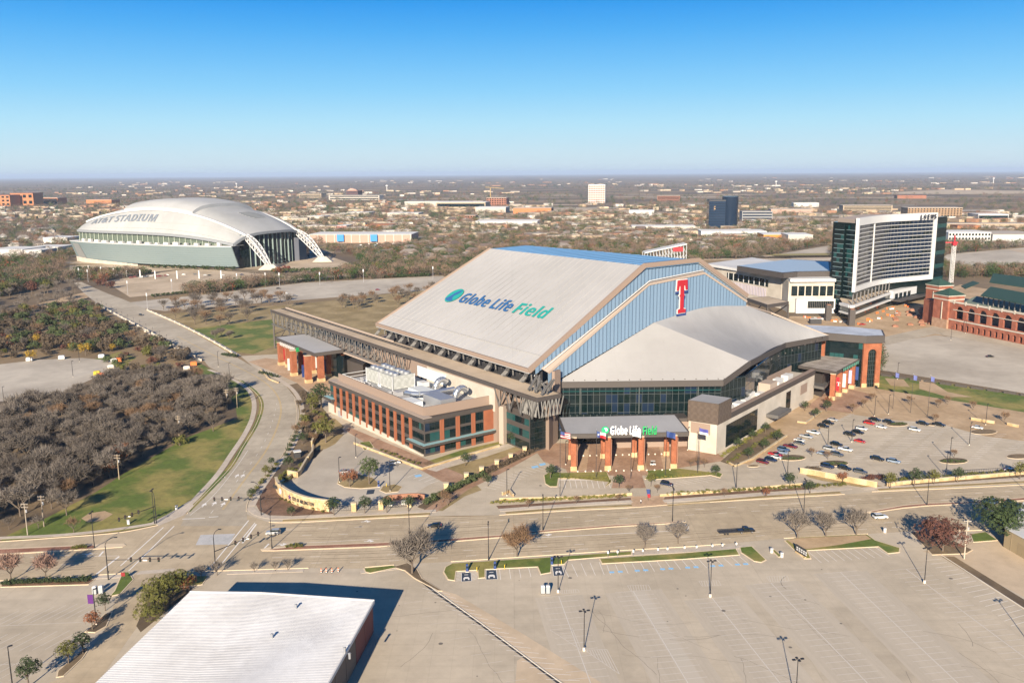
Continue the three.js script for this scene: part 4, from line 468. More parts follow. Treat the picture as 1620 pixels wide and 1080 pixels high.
const w = mb(); W.rect(w, W.l * .5, W.l * .645, 0, 25.8, -6, 8); W.rect(w, W.l * .645, W.l * .9, 0, 25.6, -.6, 8); w.build('side_wall', M.tan, park); const wl = mb(); W.rect(wl, W.l * .70, W.l * .895, 14, 24.4, -.3, .3); wl.build('light_side_wall', M.cream, park);
const pl = mb(); W.rect(pl, W.l * .67, W.l * .76, 18, 23.4, 0, .25); pl.build('pale_panel', flat(.52, .58, .62), park);
const t = mb(), rr = rngOf(5); for (let i = 0; i < 34; i++) { const s = W.l - 1.5 - rr() * 12; t.bar(W.P(s, 18.2, -.4 - rr() * 1.5), W.P(s + (rr() - .5) * 6, 26, -.3 - rr() * 2), .38); } for (let i = 0; i < 12; i++) t.bar(W.P(W.l + .1, 18.2, -1 - i), W.P(W.l + .1, 26, -1 - i - (i % 2 ? 2 : -1)), .38); t.build('end_bracing', M.bracing, park);
const u = mb(); for (let i = 0; i < 22; i++) { const s = W.l - 1 - rr() * 10; u.bar(W.P(s, 27.3 + rr() * 2, -3 - rr() * 7), W.P(s + 2 - rr() * 7, 30 + rr() * 4, -7 - rr() * 4), .55, .8); } u.build('end_carriage', M.steel, park); }
{ const a = [-3.18, -385.87], b = [7.4, -370.85], c = [15.95, -376.99], d = [19.64, -383.45]; const L = new Wall(a, b), R = new Wall(b, c), Tn = new Wall(c, [d[0] + 1, d[1] - 4]); const core = mb().prism([a, b, c, [c[0], c[1] - 12], [a[0] + 4, a[1] - 10]], 0, 17.2).build('corner_tower', M.bronze, park);
L.grid(core, 'glass_pane', [M.glass, M.glassTeal, M.glassTeal], .5, L.l - .2, 11.8, 14.8, 5, 1, .1, .08, 8); L.grid(core, 'glass_pane', [M.glassTeal, M.glassTeal, M.glass], .5, L.l - .2, 6.2, 9.6, 7, 1, .1, .08, 9); L.grid(core, 'glass_pane', [M.glassGreen, M.glassTeal], .5, L.l - .2, .6, 4.6, 5, 1, .1, .08, 7); R.grid(core, 'glass_pane', [M.glass, M.glassGreen, M.glass], .2, R.l - .3, .6, 16, 4, 6, .1, .06, 10);
const t = mb(); L.rect(t, -.4, L.l + .4, 16.4, 18, .5, 2); R.rect(t, -.3, R.l + .4, 16.4, 18, .5, 2); t.build('cornice', M.bronze, core); const n = mb(); Tn.rect(n, 0, Tn.l, 0, 24, 0, 3); n.build('tan_fin_wall', M.tan, park); mb().box(a[0] - .8, 0, a[1] + .6, 2.4, 17.6, 4, -.6).build('tan_fin_wall', M.tanLight, park); mb().box(c[0] + 3.6, 14, c[1] - 6, 1.4, 20, 5, -.6).build('tan_fin_wall', M.tan, park); }
}
const office = thing('brick_office_building', 'three storey brick and dark glass office wing with rooftop ducts and tan parapet', 'building', [-38.04, 0, -366.56]);
{
const C = [-38.04, -366.56], R = [-3.22, -393.69], L = [-93.14, -440.07], far = [R[0] + L[0] - C[0] + 6, R[1] + L[1] - C[1]], WL = new Wall(L, C), WR = new Wall(C, R), H = 16.4;
mb().prism([L, C, R, far], 0, H).build('wall', M.bronze, office);
const roofM = M.tanLight; { const i = (p, k, q) => mix2(p, far, k); const A = mix2(C, far, .045), B = [R[0] - 1, R[1] - 2], D = [L[0] + 4.5, L[1] + .5]; const s = mb(); const W1 = new Wall(D, A), W2 = new Wall(A, B); W1.rect(s, 0, W1.l, H, 20.6, 0, .5); W2.rect(s, 0, W2.l, H, 20.6, 0, .5); s.build('tan_screen_wall', M.tan, office);
const b = mb(); WL.rect(b, -.6, WL.l + .6, 15.2, 16.9, .6, 4.2); WR.rect(b, -.5, WR.l, 15.2, 16.9, .6, 1.6); b.build('dark_cornice', M.bronze, office); const cp = mb(); WL.rect(cp, -.6, WL.l + .6, 16.9, 17.05, .6, 4.4); cp.build('cornice_top', M.tanLight, office); mb().poly([D, A, B, far], H + .6).build('flat_roof', M.memb, office); }
const gl = [M.glass, M.glass, M.glassGreen, M.glass, M.glassTeal];
{ const n = 12, s0 = 6, s1 = WL.l - 11; for (let i = 0; i < n; i++) { const s = lerp(s0, s1, i / (n - 1)); WL.pane(office, 'brick_pilaster', M.brick, s - .75, s + .75, 1.2, 15.2, .75, .9); }
for (let i = 0; i < n - 1; i++) for (const [y0, y1] of [[2, 5.2], [6.8, 9.8], [11.4, 14.2]]) WL.grid(office, 'window', gl, lerp(s0, s1, i / (n - 1)) + .9, lerp(s0, s1, (i + 1) / (n - 1)) - .9, y0, y1, 1, 1, .14, .1, i * 3 + y0);
for (const [y0, y1] of [[6.8, 9.8], [11.4, 14.4]]) { WL.grid(office, 'window', [M.glass, M.glassTeal], s1 + 1, WL.l - .3, y0, y1, 5, 1, .14, .1, y0); WL.grid(office, 'window', [M.glassTeal, M.glassGreen], .4, s0 - .9, y0, y1, 3, 1, .14, .1, y0); }
for (const [y0, y1] of [[1, 4]]) WL.grid(office, 'window', [M.glass, M.glassGreen], s1 + 1, WL.l - .3, y0, y1, 5, 1, .14, .1, 44);
const p = mb(); p.hexa([WL.P(-2, 0, .6), WL.P(WL.l - 1, 0, .6), WL.P(WL.l - 1, 0, 0), WL.P(-2, 0, 0)], [WL.P(-2, 5, .6), WL.P(WL.l - 1, .6, .6), WL.P(WL.l - 1, .6, 0), WL.P(-2, 5, 0)]); p.build('white_plinth', M.cream, office); const dr = mb(); WL.rect(dr, 9, 14, 0, 3.2, .68, .2); dr.build('garage_door', M.grey, office); }
{ const n = 3; WR.pane(office, 'brick_panel', M.brick, WR.l - 12.5, WR.l, 0, 15.2, .3, .5); for (let i = 0; i < 3; i++) { const s = 9 + i * 8.4; WR.pane(office, 'brick_pilaster', M.brick, s - 1, s + 1, 0, 15.2, .4, .6); if (i < 3) for (const [y0, y1] of [[1, 4.2], [6, 9.8], [11, 14.8]]) WR.grid(office, 'window', gl, s + 1.2, Math.min(s + 7.2, WR.l - 12.8), y0, y1, 2, 1, .12, .08, i * 5 + y0); }
for (const [y0, y1] of [[1, 4], [6.2, 10], [11, 14.6]]) WR.grid(office, 'window', [M.glass, M.glassBlue, M.glassTeal], .3, 7.8, y0, y1, 3, 1, .12, .08, 71 + y0);
const k = mb(); WR.rect(k, -2.2, WR.l - 6, 4.5, 5.6, 2.6, 3); WL.rect(k, WL.l - 12, WL.l + 2.4, 4.5, 5.6, 2.5, 3); WL.rect(k, -3, 6.5, 7.2, 8.4, 2.6, 3); k.build('awning', M.bronze, office); const kt = mb(); WR.rect(kt, -2, WR.l - 6.2, 5.6, 5.68, 2.4, 2.4); WL.rect(kt, WL.l - 11.8, WL.l, 5.6, 5.68, 2.3, 2.2); WL.rect(kt, -2.8, 6.3, 8.4, 8.48, 2.4, 2.3); kt.build('awning_top', flat(.24, .40, .42, .6), office); }
{ const P = (u, v) => [C[0] + WR.d[0] * u - WL.d[0] * v, C[1] + WR.d[1] * u - WL.d[1] * v], ry = WL.ry;
for (const [u, v] of [[18, 68], [18, 54]]) { const [x, z] = P(u, v); const c = mb(); c.box(x, 18.4, z, 12.4, 6.4, 12, ry); const o = c.build('cooling_unit', textured([.30, .31, .29], [.40, .41, .39], 4, { grain: .4 }), office); const f = mb(); for (let i = -1; i <= 1; i++) for (const j of [-1, 1]) { const a = x + Math.cos(ry) * i * 4 + Math.sin(ry) * j * 3, b = z - Math.sin(ry) * i * 4 + Math.cos(ry) * j * 3; f.cyl([a, 24.8, b], [a, 25.9, b], 1.6, 1.6, 12); } f.build('fan', M.galv, o); const g = mb(); for (const q of [-6.3, 6.3]) for (const e of [-6.1, 6.1]) { const a = x + Math.cos(ry) * q + Math.sin(ry) * e, b = z - Math.sin(ry) * q + Math.cos(ry) * e; g.bar([a, 17, b], [a, 25, b], .5); } g.build('corner_post', M.galv, o); }
const box = (nm, u, v, w, h, d, mat, y = 17) => { const [x, z] = P(u, v); return mb().box(x, y, z, w, h, d, ry).build(nm, mat, office); };
box('steel_platform', 18, 61, 30, 1, 15, M.galv, 17.2); box('air_handler', 20, 33, 15, 3.4, 7.5, flat(.55, .58, .58)); box('air_handler', 17, 14, 15, 4.6, 8, M.galv); box('air_handler', 7.5, 22, 10, 2.6, 5, flat(.55, .57, .57)); box('pump_box', 28, 46, 5, 3.5, 4, M.white); box('pump_box', 24, 42, 6, 2, 4, M.dark); box('pump_box', 12, 43, 5, 1.8, 3, M.grey);
const D = (pts, r) => mb().path(pts.map(([u, v, y]) => { const [x, z] = P(u, v); return [x, y, z]; }), r, 12).build('round_duct', std({ color: rgb(.62, .64, .66), roughness: .32, metalness: .85 }), office); const arc = (u0, v0, du, y0, r) => { const o = []; for (let i = 0; i <= 7; i++) { const t = i / 7 * Math.PI * .62; o.push([u0 + Math.sin(t) * r * du, v0, y0 + (1 - Math.cos(t)) * -r + r]); } return o; };
D([[10, 32, 20.5], [11, 28, 20.7], [13, 24.5, 20.8], [17, 23, 20.8], [31, 23, 20.8]], 1.15); const bend = (u, v) => { const o = []; for (let i = 0; i <= 8; i++) { const t = i / 8 * Math.PI * .8; o.push([u + 3.4 * (1 - Math.cos(t)), v, 19.4 + 4.2 * Math.sin(t)]); } return o; }; D(bend(27, 33), 1.4); D(bend(25, 13), 1.4);
const rl = mb(); for (let i = 0; i < 9; i++) { const [x, z] = P(4.4, 62 + i * 3); rl.bar([x, 17, z], [x, 20.6, z], .25); } { const a = P(4.4, 62), b = P(4.4, 86), c = P(22, 86); rl.bar([a[0], 20.5, a[1]], [b[0], 20.5, b[1]], .25); rl.bar([b[0], 20.5, b[1]], [c[0], 20.5, c[1]], .25); rl.bar([b[0], 18.6, b[1]], [c[0], 18.6, c[1]], .25); } rl.build('guard_rail', M.white, office);
const pp = mb(), r = rngOf(9); for (let i = 0; i < 34; i++) { const [x, z] = P(6 + r() * 24, 38 + r() * 46); pp.box(x, 17, z, .6 + r() * 1.6, .5 + r() * 1.4, .6 + r() * 1.6, r() * 3); } pp.build('pipework', M.grey, office); }
}
function pillar(parent, x, z, h, w = 1.9, d = 1.3, ry = 0) { mb().box(x, 2, z, w, h - 2, d, ry).build('brick_pillar', M.brick, parent); mb().box(x, 0, z, w + .5, 2, d + .5, ry).build('stone_base', M.stone, parent); mb().box(x, h, z, w + .3, .35, d + .3, ry).build('pillar_cap', M.stoneCap, parent); }
const canopy = thing('entrance_canopy', 'wide grey entrance canopy on brick pillars with white and green lettering', 'canopy', [47, 0, -350]);
{
const f0 = [21.71, 15, -348.32], f1 = [72.49, 15, -350.27], b1 = [70.27, 17, -369.76], b0 = [20.12, 17, -366.98];
mb().slab([f0, f1, b1, b0], 1.1).build('canopy_roof', M.membCool, canopy); mb().bar([f0[0], 14.2, f0[2]], [f1[0], 14.2, f1[2]], .5, 1.9).bar([f1[0], 14.4, f1[2]], [b1[0], 16.2, b1[2]], .5, 1.8).bar([f0[0], 14.4, f0[2]], [b0[0], 16.2, b0[2]], .5, 1.8).build('canopy_fascia', M.bronze, canopy);
for (const p of [[25.59, -347.02], [39.66, -347.52], [53.25, -348.03], [67.02, -349.33]]) { pillar(canopy, p[0] - .7, p[1], 14, 2.2, 1.5); mb().box(p[0] + .72, 2.2, p[1] + .1, .25, 11, 1.4).build('side_trim', M.redPaver, canopy); }
for (const p of [[24.76, -361.77], [38.66, -363.18], [52.13, -364.61], [66.24, -366.04]]) pillar(canopy, p[0], p[1], 14.6, 2, 1.5);
{ const y = 15.6, z = f0[2] + .4; placeText(canopy, 'sign_letters', 'Globe Life', 3.5, .5, std({ color: rgb(.9, .9, .9), roughness: .5 }), [39.64, 15.3, -346.9], [1, 0, 0], [0, 1, 0], font, 51.95 - 39.64); placeText(canopy, 'sign_letters', 'Field', 3.5, .5, std({ color: rgb(.012, .33, .085), roughness: .5 }), [52.72, 15.3, -346.6], [1, 0, 0], [0, 1, 0], font, 58.49 - 52.72);
const c = [37.95, 15.3, -349.18], d = new THREE.Mesh(new THREE.CylinderGeometry(1.55, 1.55, .4, 20).rotateX(Math.PI / 2), std({ color: rgb(.012, .33, .13), roughness: .5 })); d.name = 'globe_logo'; d.position.set(c[0] - 47, c[1] + 1.2, c[2] + 350); canopy.add(d); const e = new THREE.Mesh(new THREE.CylinderGeometry(.8, .8, .42, 12, 1, false, 0, 4).rotateX(Math.PI / 2), std({ color: rgb(.55, .85, .95), roughness: .5 })); e.name = 'swirl'; e.position.set(.15, .2, .06); d.add(e); }
const bx = [48.07, -373.54]; mb().box(bx[0], 6.6, bx[1] - 3, 8, 2.2, 3).build('display_screen', M.dark, canopy); mb().box(bx[0] - 1.5, 7.2, bx[1] - 1.4, 4.5, 1.2, .1).build('orange_banner', M.orange, canopy); mb().box(47, 0, -384.6, 42, 13.5, .6).build('gate_wall', M.glass, canopy); { const m = mb(); for (let i = 0; i < 15; i++) m.box(26 + i * 3, 0, -384.2, .25, 13.4, .3); m.build('gate_mullion', M.mullion, canopy); }
}
const westCanopy = thing('brick_pavilion', 'flat roofed brick pillar pavilion beside the curving road below the lattice track', 'pavilion', [-128, 0, -530]);
{ const q = [[-151.92, 17.5, -558.7], [-134.08, 18, -568.7], [-100.04, 18, -514.4], [-115.49, 17.5, -506.1]]; mb().slab(q, .8).build('pavilion_roof', M.memb, westCanopy); const m = mb(); for (let i = 0; i < 4; i++) { const a = q[i], b = q[(i + 1) % 4]; m.bar([a[0], a[1] - .8, a[2]], [b[0], b[1] - .8, b[2]], .5, 2); } m.build('roof_fascia', M.bronze, westCanopy);
const bp = [[-148.45, -556.4], [-132.8, -525.2], [-119.78, -506.6], [-112.98, -509.6], [-131, -535.6], [-122.33, -531.8], [-110.83, -521.1], [-101.68, -519.1], [-142.94, -550.6]], ph = [14.5, 15.5, 16, 15.5, 15, 15.5, 15.5, 15.5, 15]; bp.forEach((p, i) => pillar(westCanopy, p[0], p[1], ph[i], i < 4 ? 3.4 : 2.4, i < 4 ? 2.6 : 2, .65));
[[0, M.red, 2.6], [1, M.white, -2.8], [4, M.red, 2.2], [2, M.navy, -2.8], [5, M.white, 2.2], [6, M.navy, -2]].forEach(([i, mt, o]) => mb().box(bp[i][0] + o, 3.4, bp[i][1] + .8, 1.4, 7.4, .15, .65).build('hanging_banner', mt, westCanopy)); for (const [px, mt] of [[[-119.59, -531.7], M.white], [[-111.05, -528], flat(.7, .45, .03)], [[-107.66, -524.4], M.navy], [[-106, -527.8], flat(.6, .1, .05)]]) mb().box(px[0], 1, px[1] - 6, 2.4, 3.6, .3).build('poster', mt, westCanopy);
const lw = [[-122.7, -540.7], [-99.99, -514.1], [-92.89, -539.8], [-111.44, -564.9]]; mb().prism(lw, 0, 14).build('glass_lobby', M.glass, westCanopy); mb().prism([[-100.85, -520.8], [-86.78, -502.4], [-85.57, -530.7], [-104.37, -553.1]], 0, 11).build('lobby_block', M.bronze, westCanopy); const sg = mb(); const s0 = [-148.65, 16, -552.8], s1 = [-119.4, 16, -511.7]; for (let i = 0; i < 9; i++) { const p = mix3(s0, s1, .1 + i * .055); sg.box(p[0] - .4, p[1] - 1.6, p[2] + .5, .9, 2.1, .3, .9); } sg.build('sign_letters', M.white, westCanopy); { const p = mix3(s0, s1, .66); mb().box(p[0] - .4, p[1] - 1.2, p[2] + .6, 2.6, 2.6, .3, .9).build('green_sign', M.green, westCanopy); } }
const eastCanopy = thing('brick_pavilion', 'small flat canopy on brick pillars with red banner beside the arched brick corner', 'pavilion', [180, 0, -476]);
{ const q = [[157.17, 15.5, -473.8], [180.32, 16, -501.6], [196.85, 16, -488.6], [172.09, 15.5, -457.6]]; mb().slab(q, .7).build('pavilion_roof', textured([.22, .19, .16], [.34, .30, .26], 12, { grain: .4 }), eastCanopy); const m = mb(); for (let i = 0; i < 4; i++) { const a = q[i], b = q[(i + 1) % 4]; m.bar([a[0], a[1] - .7, a[2]], [b[0], b[1] - .7, b[2]], .5, 1.6); } m.build('roof_fascia', M.bronze, eastCanopy); const bp = [[171.12, -458.8], [177.6, -466.8], [183.95, -475.1], [191.04, -483.7]]; bp.forEach((p, i) => { pillar(eastCanopy, p[0], p[1], 14, 2.6, 2.2, -.6); const b = mb().box(p[0] + 2.1, 5, p[1] + .8, 1.6, 7.5, .15, -.6).build('hanging_banner', [M.red, M.white, flat(.4, .36, .5), M.navy][i], eastCanopy); });
placeText(eastCanopy, 'banner_letter', 'T', 2, .05, M.white, [bp[0][0] + 1.5, 8, bp[0][1] + 1.2], [.82, 0, .57], [0, 1, 0], serif); const s0 = [177.36, 16.4, -461.1], s1 = [193.4, 16.6, -480.7]; const sg = mb(); for (let i = 0; i < 9; i++) { const p = mix3(s0, s1, i / 9); sg.box(p[0], p[1] - 1.4, p[2], 1.3, 1.7, .3, .9); } sg.build('green_sign_letters', flat(.06, .2, .15), eastCanopy);
mb().prism([[159.81, -481.6], [167.29, -464.3], [179.42, -487], [176.08, -505.9]], 0, 12).build('dark_lobby', M.bronze, eastCanopy); mb().prism([[160.63, -461.8], [165.51, -456.3], [171.64, -467], [166.72, -472.7]], 6, 7.4, true).build('porch_roof', M.steel, eastCanopy); }
const archHouse = thing('brick_corner_building', 'tall brick corner block with arched glass window and dark flat roof', 'building', [203, 0, -490]);
{ const a = [196.89, -485], b = [207.36, -486.2], l = [a[0] - 22, a[1] - 14], back = [b[0] + 6, b[1] - 16], H = 27.5, W = new Wall(a, b), WL = new Wall(l, a), WR = new Wall(b, back);
const arch = new THREE.Shape(); arch.moveTo(-W.l / 2, 0); arch.lineTo(W.l / 2, 0); arch.lineTo(W.l / 2, H - 2); arch.lineTo(-W.l / 2, H - 2); arch.closePath(); const ho = new THREE.Path(); ho.moveTo(-2.4, 0.02); ho.lineTo(-2.4, 19.5); ho.absarc(0, 19.5, 2.4, Math.PI, 0, true); ho.lineTo(2.4, .02); ho.closePath(); arch.holes.push(ho);
const g = new THREE.ExtrudeGeometry(arch, { depth: 1.4, bevelEnabled: false, curveSegments: 10 }); const c = W.P(W.l / 2, 0, -1.4); g.applyMatrix4(new THREE.Matrix4().makeBasis(V(W.d[0], 0, W.d[1]), V(0, 1, 0), V(W.n[0], 0, W.n[1])).setPosition(V(c[0] - 203, 0, c[2] + 490))); const o = new THREE.Mesh(g, M.brick); o.name = 'arched_wall'; archHouse.add(o);
const pn = mb(); W.rect(pn, W.l / 2 - 2.3, W.l / 2 + 2.3, 0, 21.8, -.9, .2); const pane = pn.build('arched_window', M.glassGreen, archHouse); const mm = mb(); for (const s of [-1.1, 0, 1.1]) W.rect(mm, W.l / 2 + s - .07, W.l / 2 + s + .07, 0, 21.4, -.82, .1); for (let y = 2; y < 21; y += 2.6) W.rect(mm, W.l / 2 - 2.3, W.l / 2 + 2.3, y, y + .14, -.8, .1); mm.build('glazing_bar', M.mullion, pane);
const st = mb(); W.rect(st, 0, 3, 0, 2.4, .15, .3); W.rect(st, W.l - 3, W.l, 0, 2.4, .15, .3); st.build('stone_base', M.stone, archHouse); const side = mb(); WR.rect(side, 0, WR.l, 0, H - 2, 0, .8); side.build('brick_wall', M.brick, archHouse); const gg = mb(); WL.rect(gg, 5, WL.l, 0, H - 2, -1.2, .5); const gl = gg.build('glass_wall', M.glass, archHouse); WL.grid(gl, 'glass_pane', [M.glass, M.glassGreen, M.glassTeal], 5, WL.l - .5, 8, H - 2.4, 8, 5, -1.05, .08, 12); const pl = mb(); WL.rect(pl, 0, 5, 0, H - 2, .2, 2); pl.build('brick_pilaster', M.brick, archHouse);
const rf = mb(); const e = [l[0] - 1, l[1] + 1], roof = [e, [a[0] + .6, a[1] + 1], [b[0] + 1, b[1] + 1], [back[0] + 1, back[1] - 1], [back[0] - 12, back[1] - 12], [l[0] - 40, l[1] - 34], [l[0] - 46, l[1] - 28]]; rf.prism(roof, H - 2, H + 2.2, true); rf.build('dark_parapet', M.bronze, archHouse); mb().poly(roof.map(p => mix2(p, [185, -510], .03)), H + 2.25).build('flat_roof', textured([.34, .37, .42], [.46, .5, .56], 30, { grain: .2 }), archHouse); mb().prism([l, back, [back[0] - 12, back[1] - 12], [l[0] - 34, l[1] - 30]], 0, H - 2).build('rear_wall', M.tan, archHouse); }
const wing = thing('white_service_building', 'long cream service building with dark box tower and planted side bank', 'building', [87.89, 0, -366.44]);
{ const C = [87.89, -366.44], L = [77.05, -373.81], R = [161.98, -461.7], WF = new Wall(L, C), WS = new Wall(C, R), bk = [R[0] + L[0] - C[0], R[1] + L[1] - C[1]], H = 13.2;
mb().prism([L, C, R, bk], 0, H).build('wall', M.cream, wing); const f = mb(); WS.rect(f, 8, WS.l + .3, H, H + 2.6, .25, .5); f.build('dark_parapet', M.bronze, wing); const ps = mb(); WS.rect(ps, 9, WS.l + .2, H + 2.6, H + 2.75, .2, 2.4); ps.build('parapet_cap', M.tan, wing); const bw = mb(); const WB = new Wall(mix2(L, C, .05), mix2(bk, R, .05)); WB.rect(bw, 10, WB.l, H, H + 3.4, 0, .5); bw.build('tan_back_parapet', M.tan, wing); mb().poly([mix2(L, C, .06), C, R, mix2(bk, R, .06)], H + .1).build('flat_roof', M.cream, wing);
const T = new Wall([L[0] - .5, L[1] + .4], [C[0] + .2, C[1] + .6]), tb = mb(); const t0 = T.P(0, 0), t1 = T.P(T.l, 0), dv = [WS.d[0] * 13.5, WS.d[1] * 13.5]; tb.prism([[t0[0], t0[2]], [t1[0], t1[2]], [t1[0] + dv[0], t1[2] + dv[1]], [t0[0] + dv[0], t0[2] + dv[1]]], H + .2, H + 9.4); tb.build('dark_box_tower', textured([.075, .055, .042], [.10, .075, .058], 3, { grain: .4 }), wing); mb().poly([[t0[0] + .3, t0[2]], [t1[0], t1[2] - .3], [t1[0] + dv[0] - .3, t1[2] + dv[1]], [t0[0] + dv[0], t0[2] + dv[1] + .3]], H + 9.44).build('box_roof', M.membCool, wing);
WF.pane(wing, 'louvre_panel', M.tan, 1.2, WF.l - 3, 8.2, 13, .12); WS.pane(wing, 'louvre_panel', M.tan, WS.l * .83, WS.l * .91, 6, 11, .12); const bg = mb(); WS.rect(bg, 9.5, 44, .8, 11, .1, .3); const big = bg.build('large_window', M.glass, wing); WS.grid(big, 'glass_pane', [M.glass, M.glassGreen], 9.6, 43.9, .9, 10.9, 12, 4, .16, .09, 31); WS.grid(wing, 'window', [M.glassGreen], WS.l * .665, WS.l * .715, 2.5, 11.4, 1, 1, .14, 0, 2);
const aw = mb(); WS.rect(aw, 55, 72, 4.4, 6, 6, 6.4); aw.build('entrance_awning', M.steel, wing); const ac = mb(), r = rngOf(3); for (let i = 0; i < 13; i++) { const s = 18 + i * 7 + r() * 3, o = -4 - r() * 5, p = WS.P(s, H, o); ac.box(p[0], H, p[2], 3 + r() * 4, 1.6 + r() * 2.2, 2.4 + r() * 2, WS.ry); } ac.build('roof_plant', M.whiteRoof, wing); { const p = WS.P(68, H, -5); mb().box(p[0], H, p[2], 9, 5.4, 6, WS.ry).build('plant_room', M.tanLight, wing); }
const lk = new Wall([L[0] - 31, L[1] - 3], [L[0] + 1, L[1] - 5]), ln = mb(); lk.rect(ln, 0, lk.l, 0, 11.5, 0, 8); ln.build('link_wall', M.tan, wing); const lc = mb(); lk.rect(lc, -.2, lk.l, 11.5, 13, .2, 8.4); lc.build('link_cornice', M.bronze, wing); }
const dome = thing('domed_stadium', 'vast domed stadium with white curved roof and pale green glass sides', 'stadium', [-430, 0, -1270]);
{
const e = [.906, .423], t = [.423, -.906], O = [-457, -1271], HL = 150, HW = 82;
const W = (a, y, b) => [O[0] + e[0] * a + t[0] * b, y, O[1] + e[1] * a + t[1] * b];
const hgt = (u, v) => 33 + 13 * (1 - Math.pow((u + 1) / 2, 5)) + 13 * (1 - v ** 4) + 27 * (1 - u * u) * (1 - v ** 4);
const pos = (u, v, dy = 0) => W(u * HL * (1 - .05 * v * v), hgt(u, v) * .985 + dy, v * HW * (1 - .12 * u * u * u * u));
function patch(u0, u1, v0, v1, nu, nv, dy) { const g = new THREE.PlaneGeometry(1, 1, nu, nv), q = g.attributes.position, uv = g.attributes.uv; for (let j = 0; j <= nv; j++) for (let i = 0; i <= nu; i++) { const p = pos(lerp(u0, u1, i / nu), lerp(v1, v0, j / nv), dy); q.setXYZ(j * (nu + 1) + i, ...p); uv.setXY(j * (nu + 1) + i, p[0], p[2]); } g.computeVertexNormals(); return g; }
const rm = textured([.31, .315, .31], [.355, .36, .355], 80, { grain: .06, joint: 10, jc: .96 });
mb().geom(patch(-1, 1, -1, 1, 40, 32, 0)).build('dome_roof', rm, dome);
{ const m = mb().geom(patch(-.43, .43, -.72, .72, 18, 14, 4.5)); const n = 18; for (let i = 0; i < n; i++) { const a = lerp(-.43, .43, i / n), b = lerp(-.43, .43, (i + 1) / n); for (const v of [-.72, .72]) m.quad(pos(a, v, -.5), pos(b, v, -.5), pos(b, v, 4.5), pos(a, v, 4.5)); } for (let i = 0; i < n; i++) { const a = lerp(-.72, .72, i / n), b = lerp(-.72, .72, (i + 1) / n); for (const u of [-.43, .43]) m.quad(pos(u, a, -.5), pos(u, b, -.5), pos(u, b, 4.5), pos(u, a, 4.5)); } m.build('raised_roof_panel', textured([.36, .365, .36], [.40, .405, .40], 60, { grain: .05, joint: 12, jc: .97 }), dome); }
for (const v of [-.72, .72]) { const m = mb(); for (let i = 0; i < 30; i++) { const a = lerp(-1, 1, i / 30), b = lerp(-1, 1, (i + 1) / 30); m.bar(pos(a, v, 1), pos(b, v, 1), 4, 2.4); } m.build('roof_arch', M.whiteBeam, dome); }
{ const m = mb(), L = []; for (let i = 0; i <= 40; i++) L.push(pos(lerp(-1, 1, i / 40), -1, -1)); for (let i = 1; i <= 24; i++) L.push(pos(1, lerp(-1, 1, i / 24), -1)); for (let i = 0; i < L.length - 1; i++) m.bar(L[i], L[i + 1], 3, 3.2); m.build('roof_lip', flat(.20, .215, .23), dome); }
{ const m = mb(), f = (u0, u1, v) => { for (let i = 0; i < 30; i++) { const k = s => pos(lerp(u0, u1, s), v - .12 * Math.sin(s * 3.14), .15); m.bar(k(i / 30), k((i + 1) / 30), .7, .4); } }; f(-.8, .95, -.78); m.build('roof_seam', flat(.34, .35, .34), dome); const r = mb(); for (let k = 0; k < 6; k++) for (let i = 0; i < 10; i++) { const s = a => pos(.62 + .05 * k * .5 + .02, lerp(-.1 - .05 * Math.sin(k * .6), .2 + .06 * Math.sin(k * .6), a) + .02 * k, .4 ); r.bar(s(i / 10), s((i + 1) / 10), 1.1, .5); } r.build('roof_emblem', flat(.33, .345, .34), dome); }
{ const g = textGeo('AT&T STADIUM', 1, 0.02), w = g.boundingBox.max.x, q = g.attributes.position; for (let i = 0; i < q.count; i++) { const p = pos(-.82 + q.getX(i) / w * .88, -.9 + q.getY(i) * .095, 1 + q.getZ(i) * 8); q.setXYZ(i, p[0] - dome.position.x, p[1], p[2] - dome.position.z); } g.computeVertexNormals(); const o = new THREE.Mesh(g, flat(.16, .185, .22)); o.name = 'roof_lettering'; dome.add(o); }
const side = (k, y, out) => { const u = lerp(-1.04, .97, k); return W(u * HL, y, -HW * (1.0 - .2 * Math.pow(Math.abs(u), 3.2)) - out); };
const n = 30; for (let i = 0; i < n; i++) { const a = i / n, b = (i + 1) / n, m = mb(); m.quad(side(a, 3, 2), side(b, 3, 2), side(b, 30, 13), side(a, 30, 13)); m.quad(side(b, 3, 1), side(a, 3, 1), side(a, 30, 12), side(b, 30, 12)); m.build('glass_panel', M.glassPale, dome); }
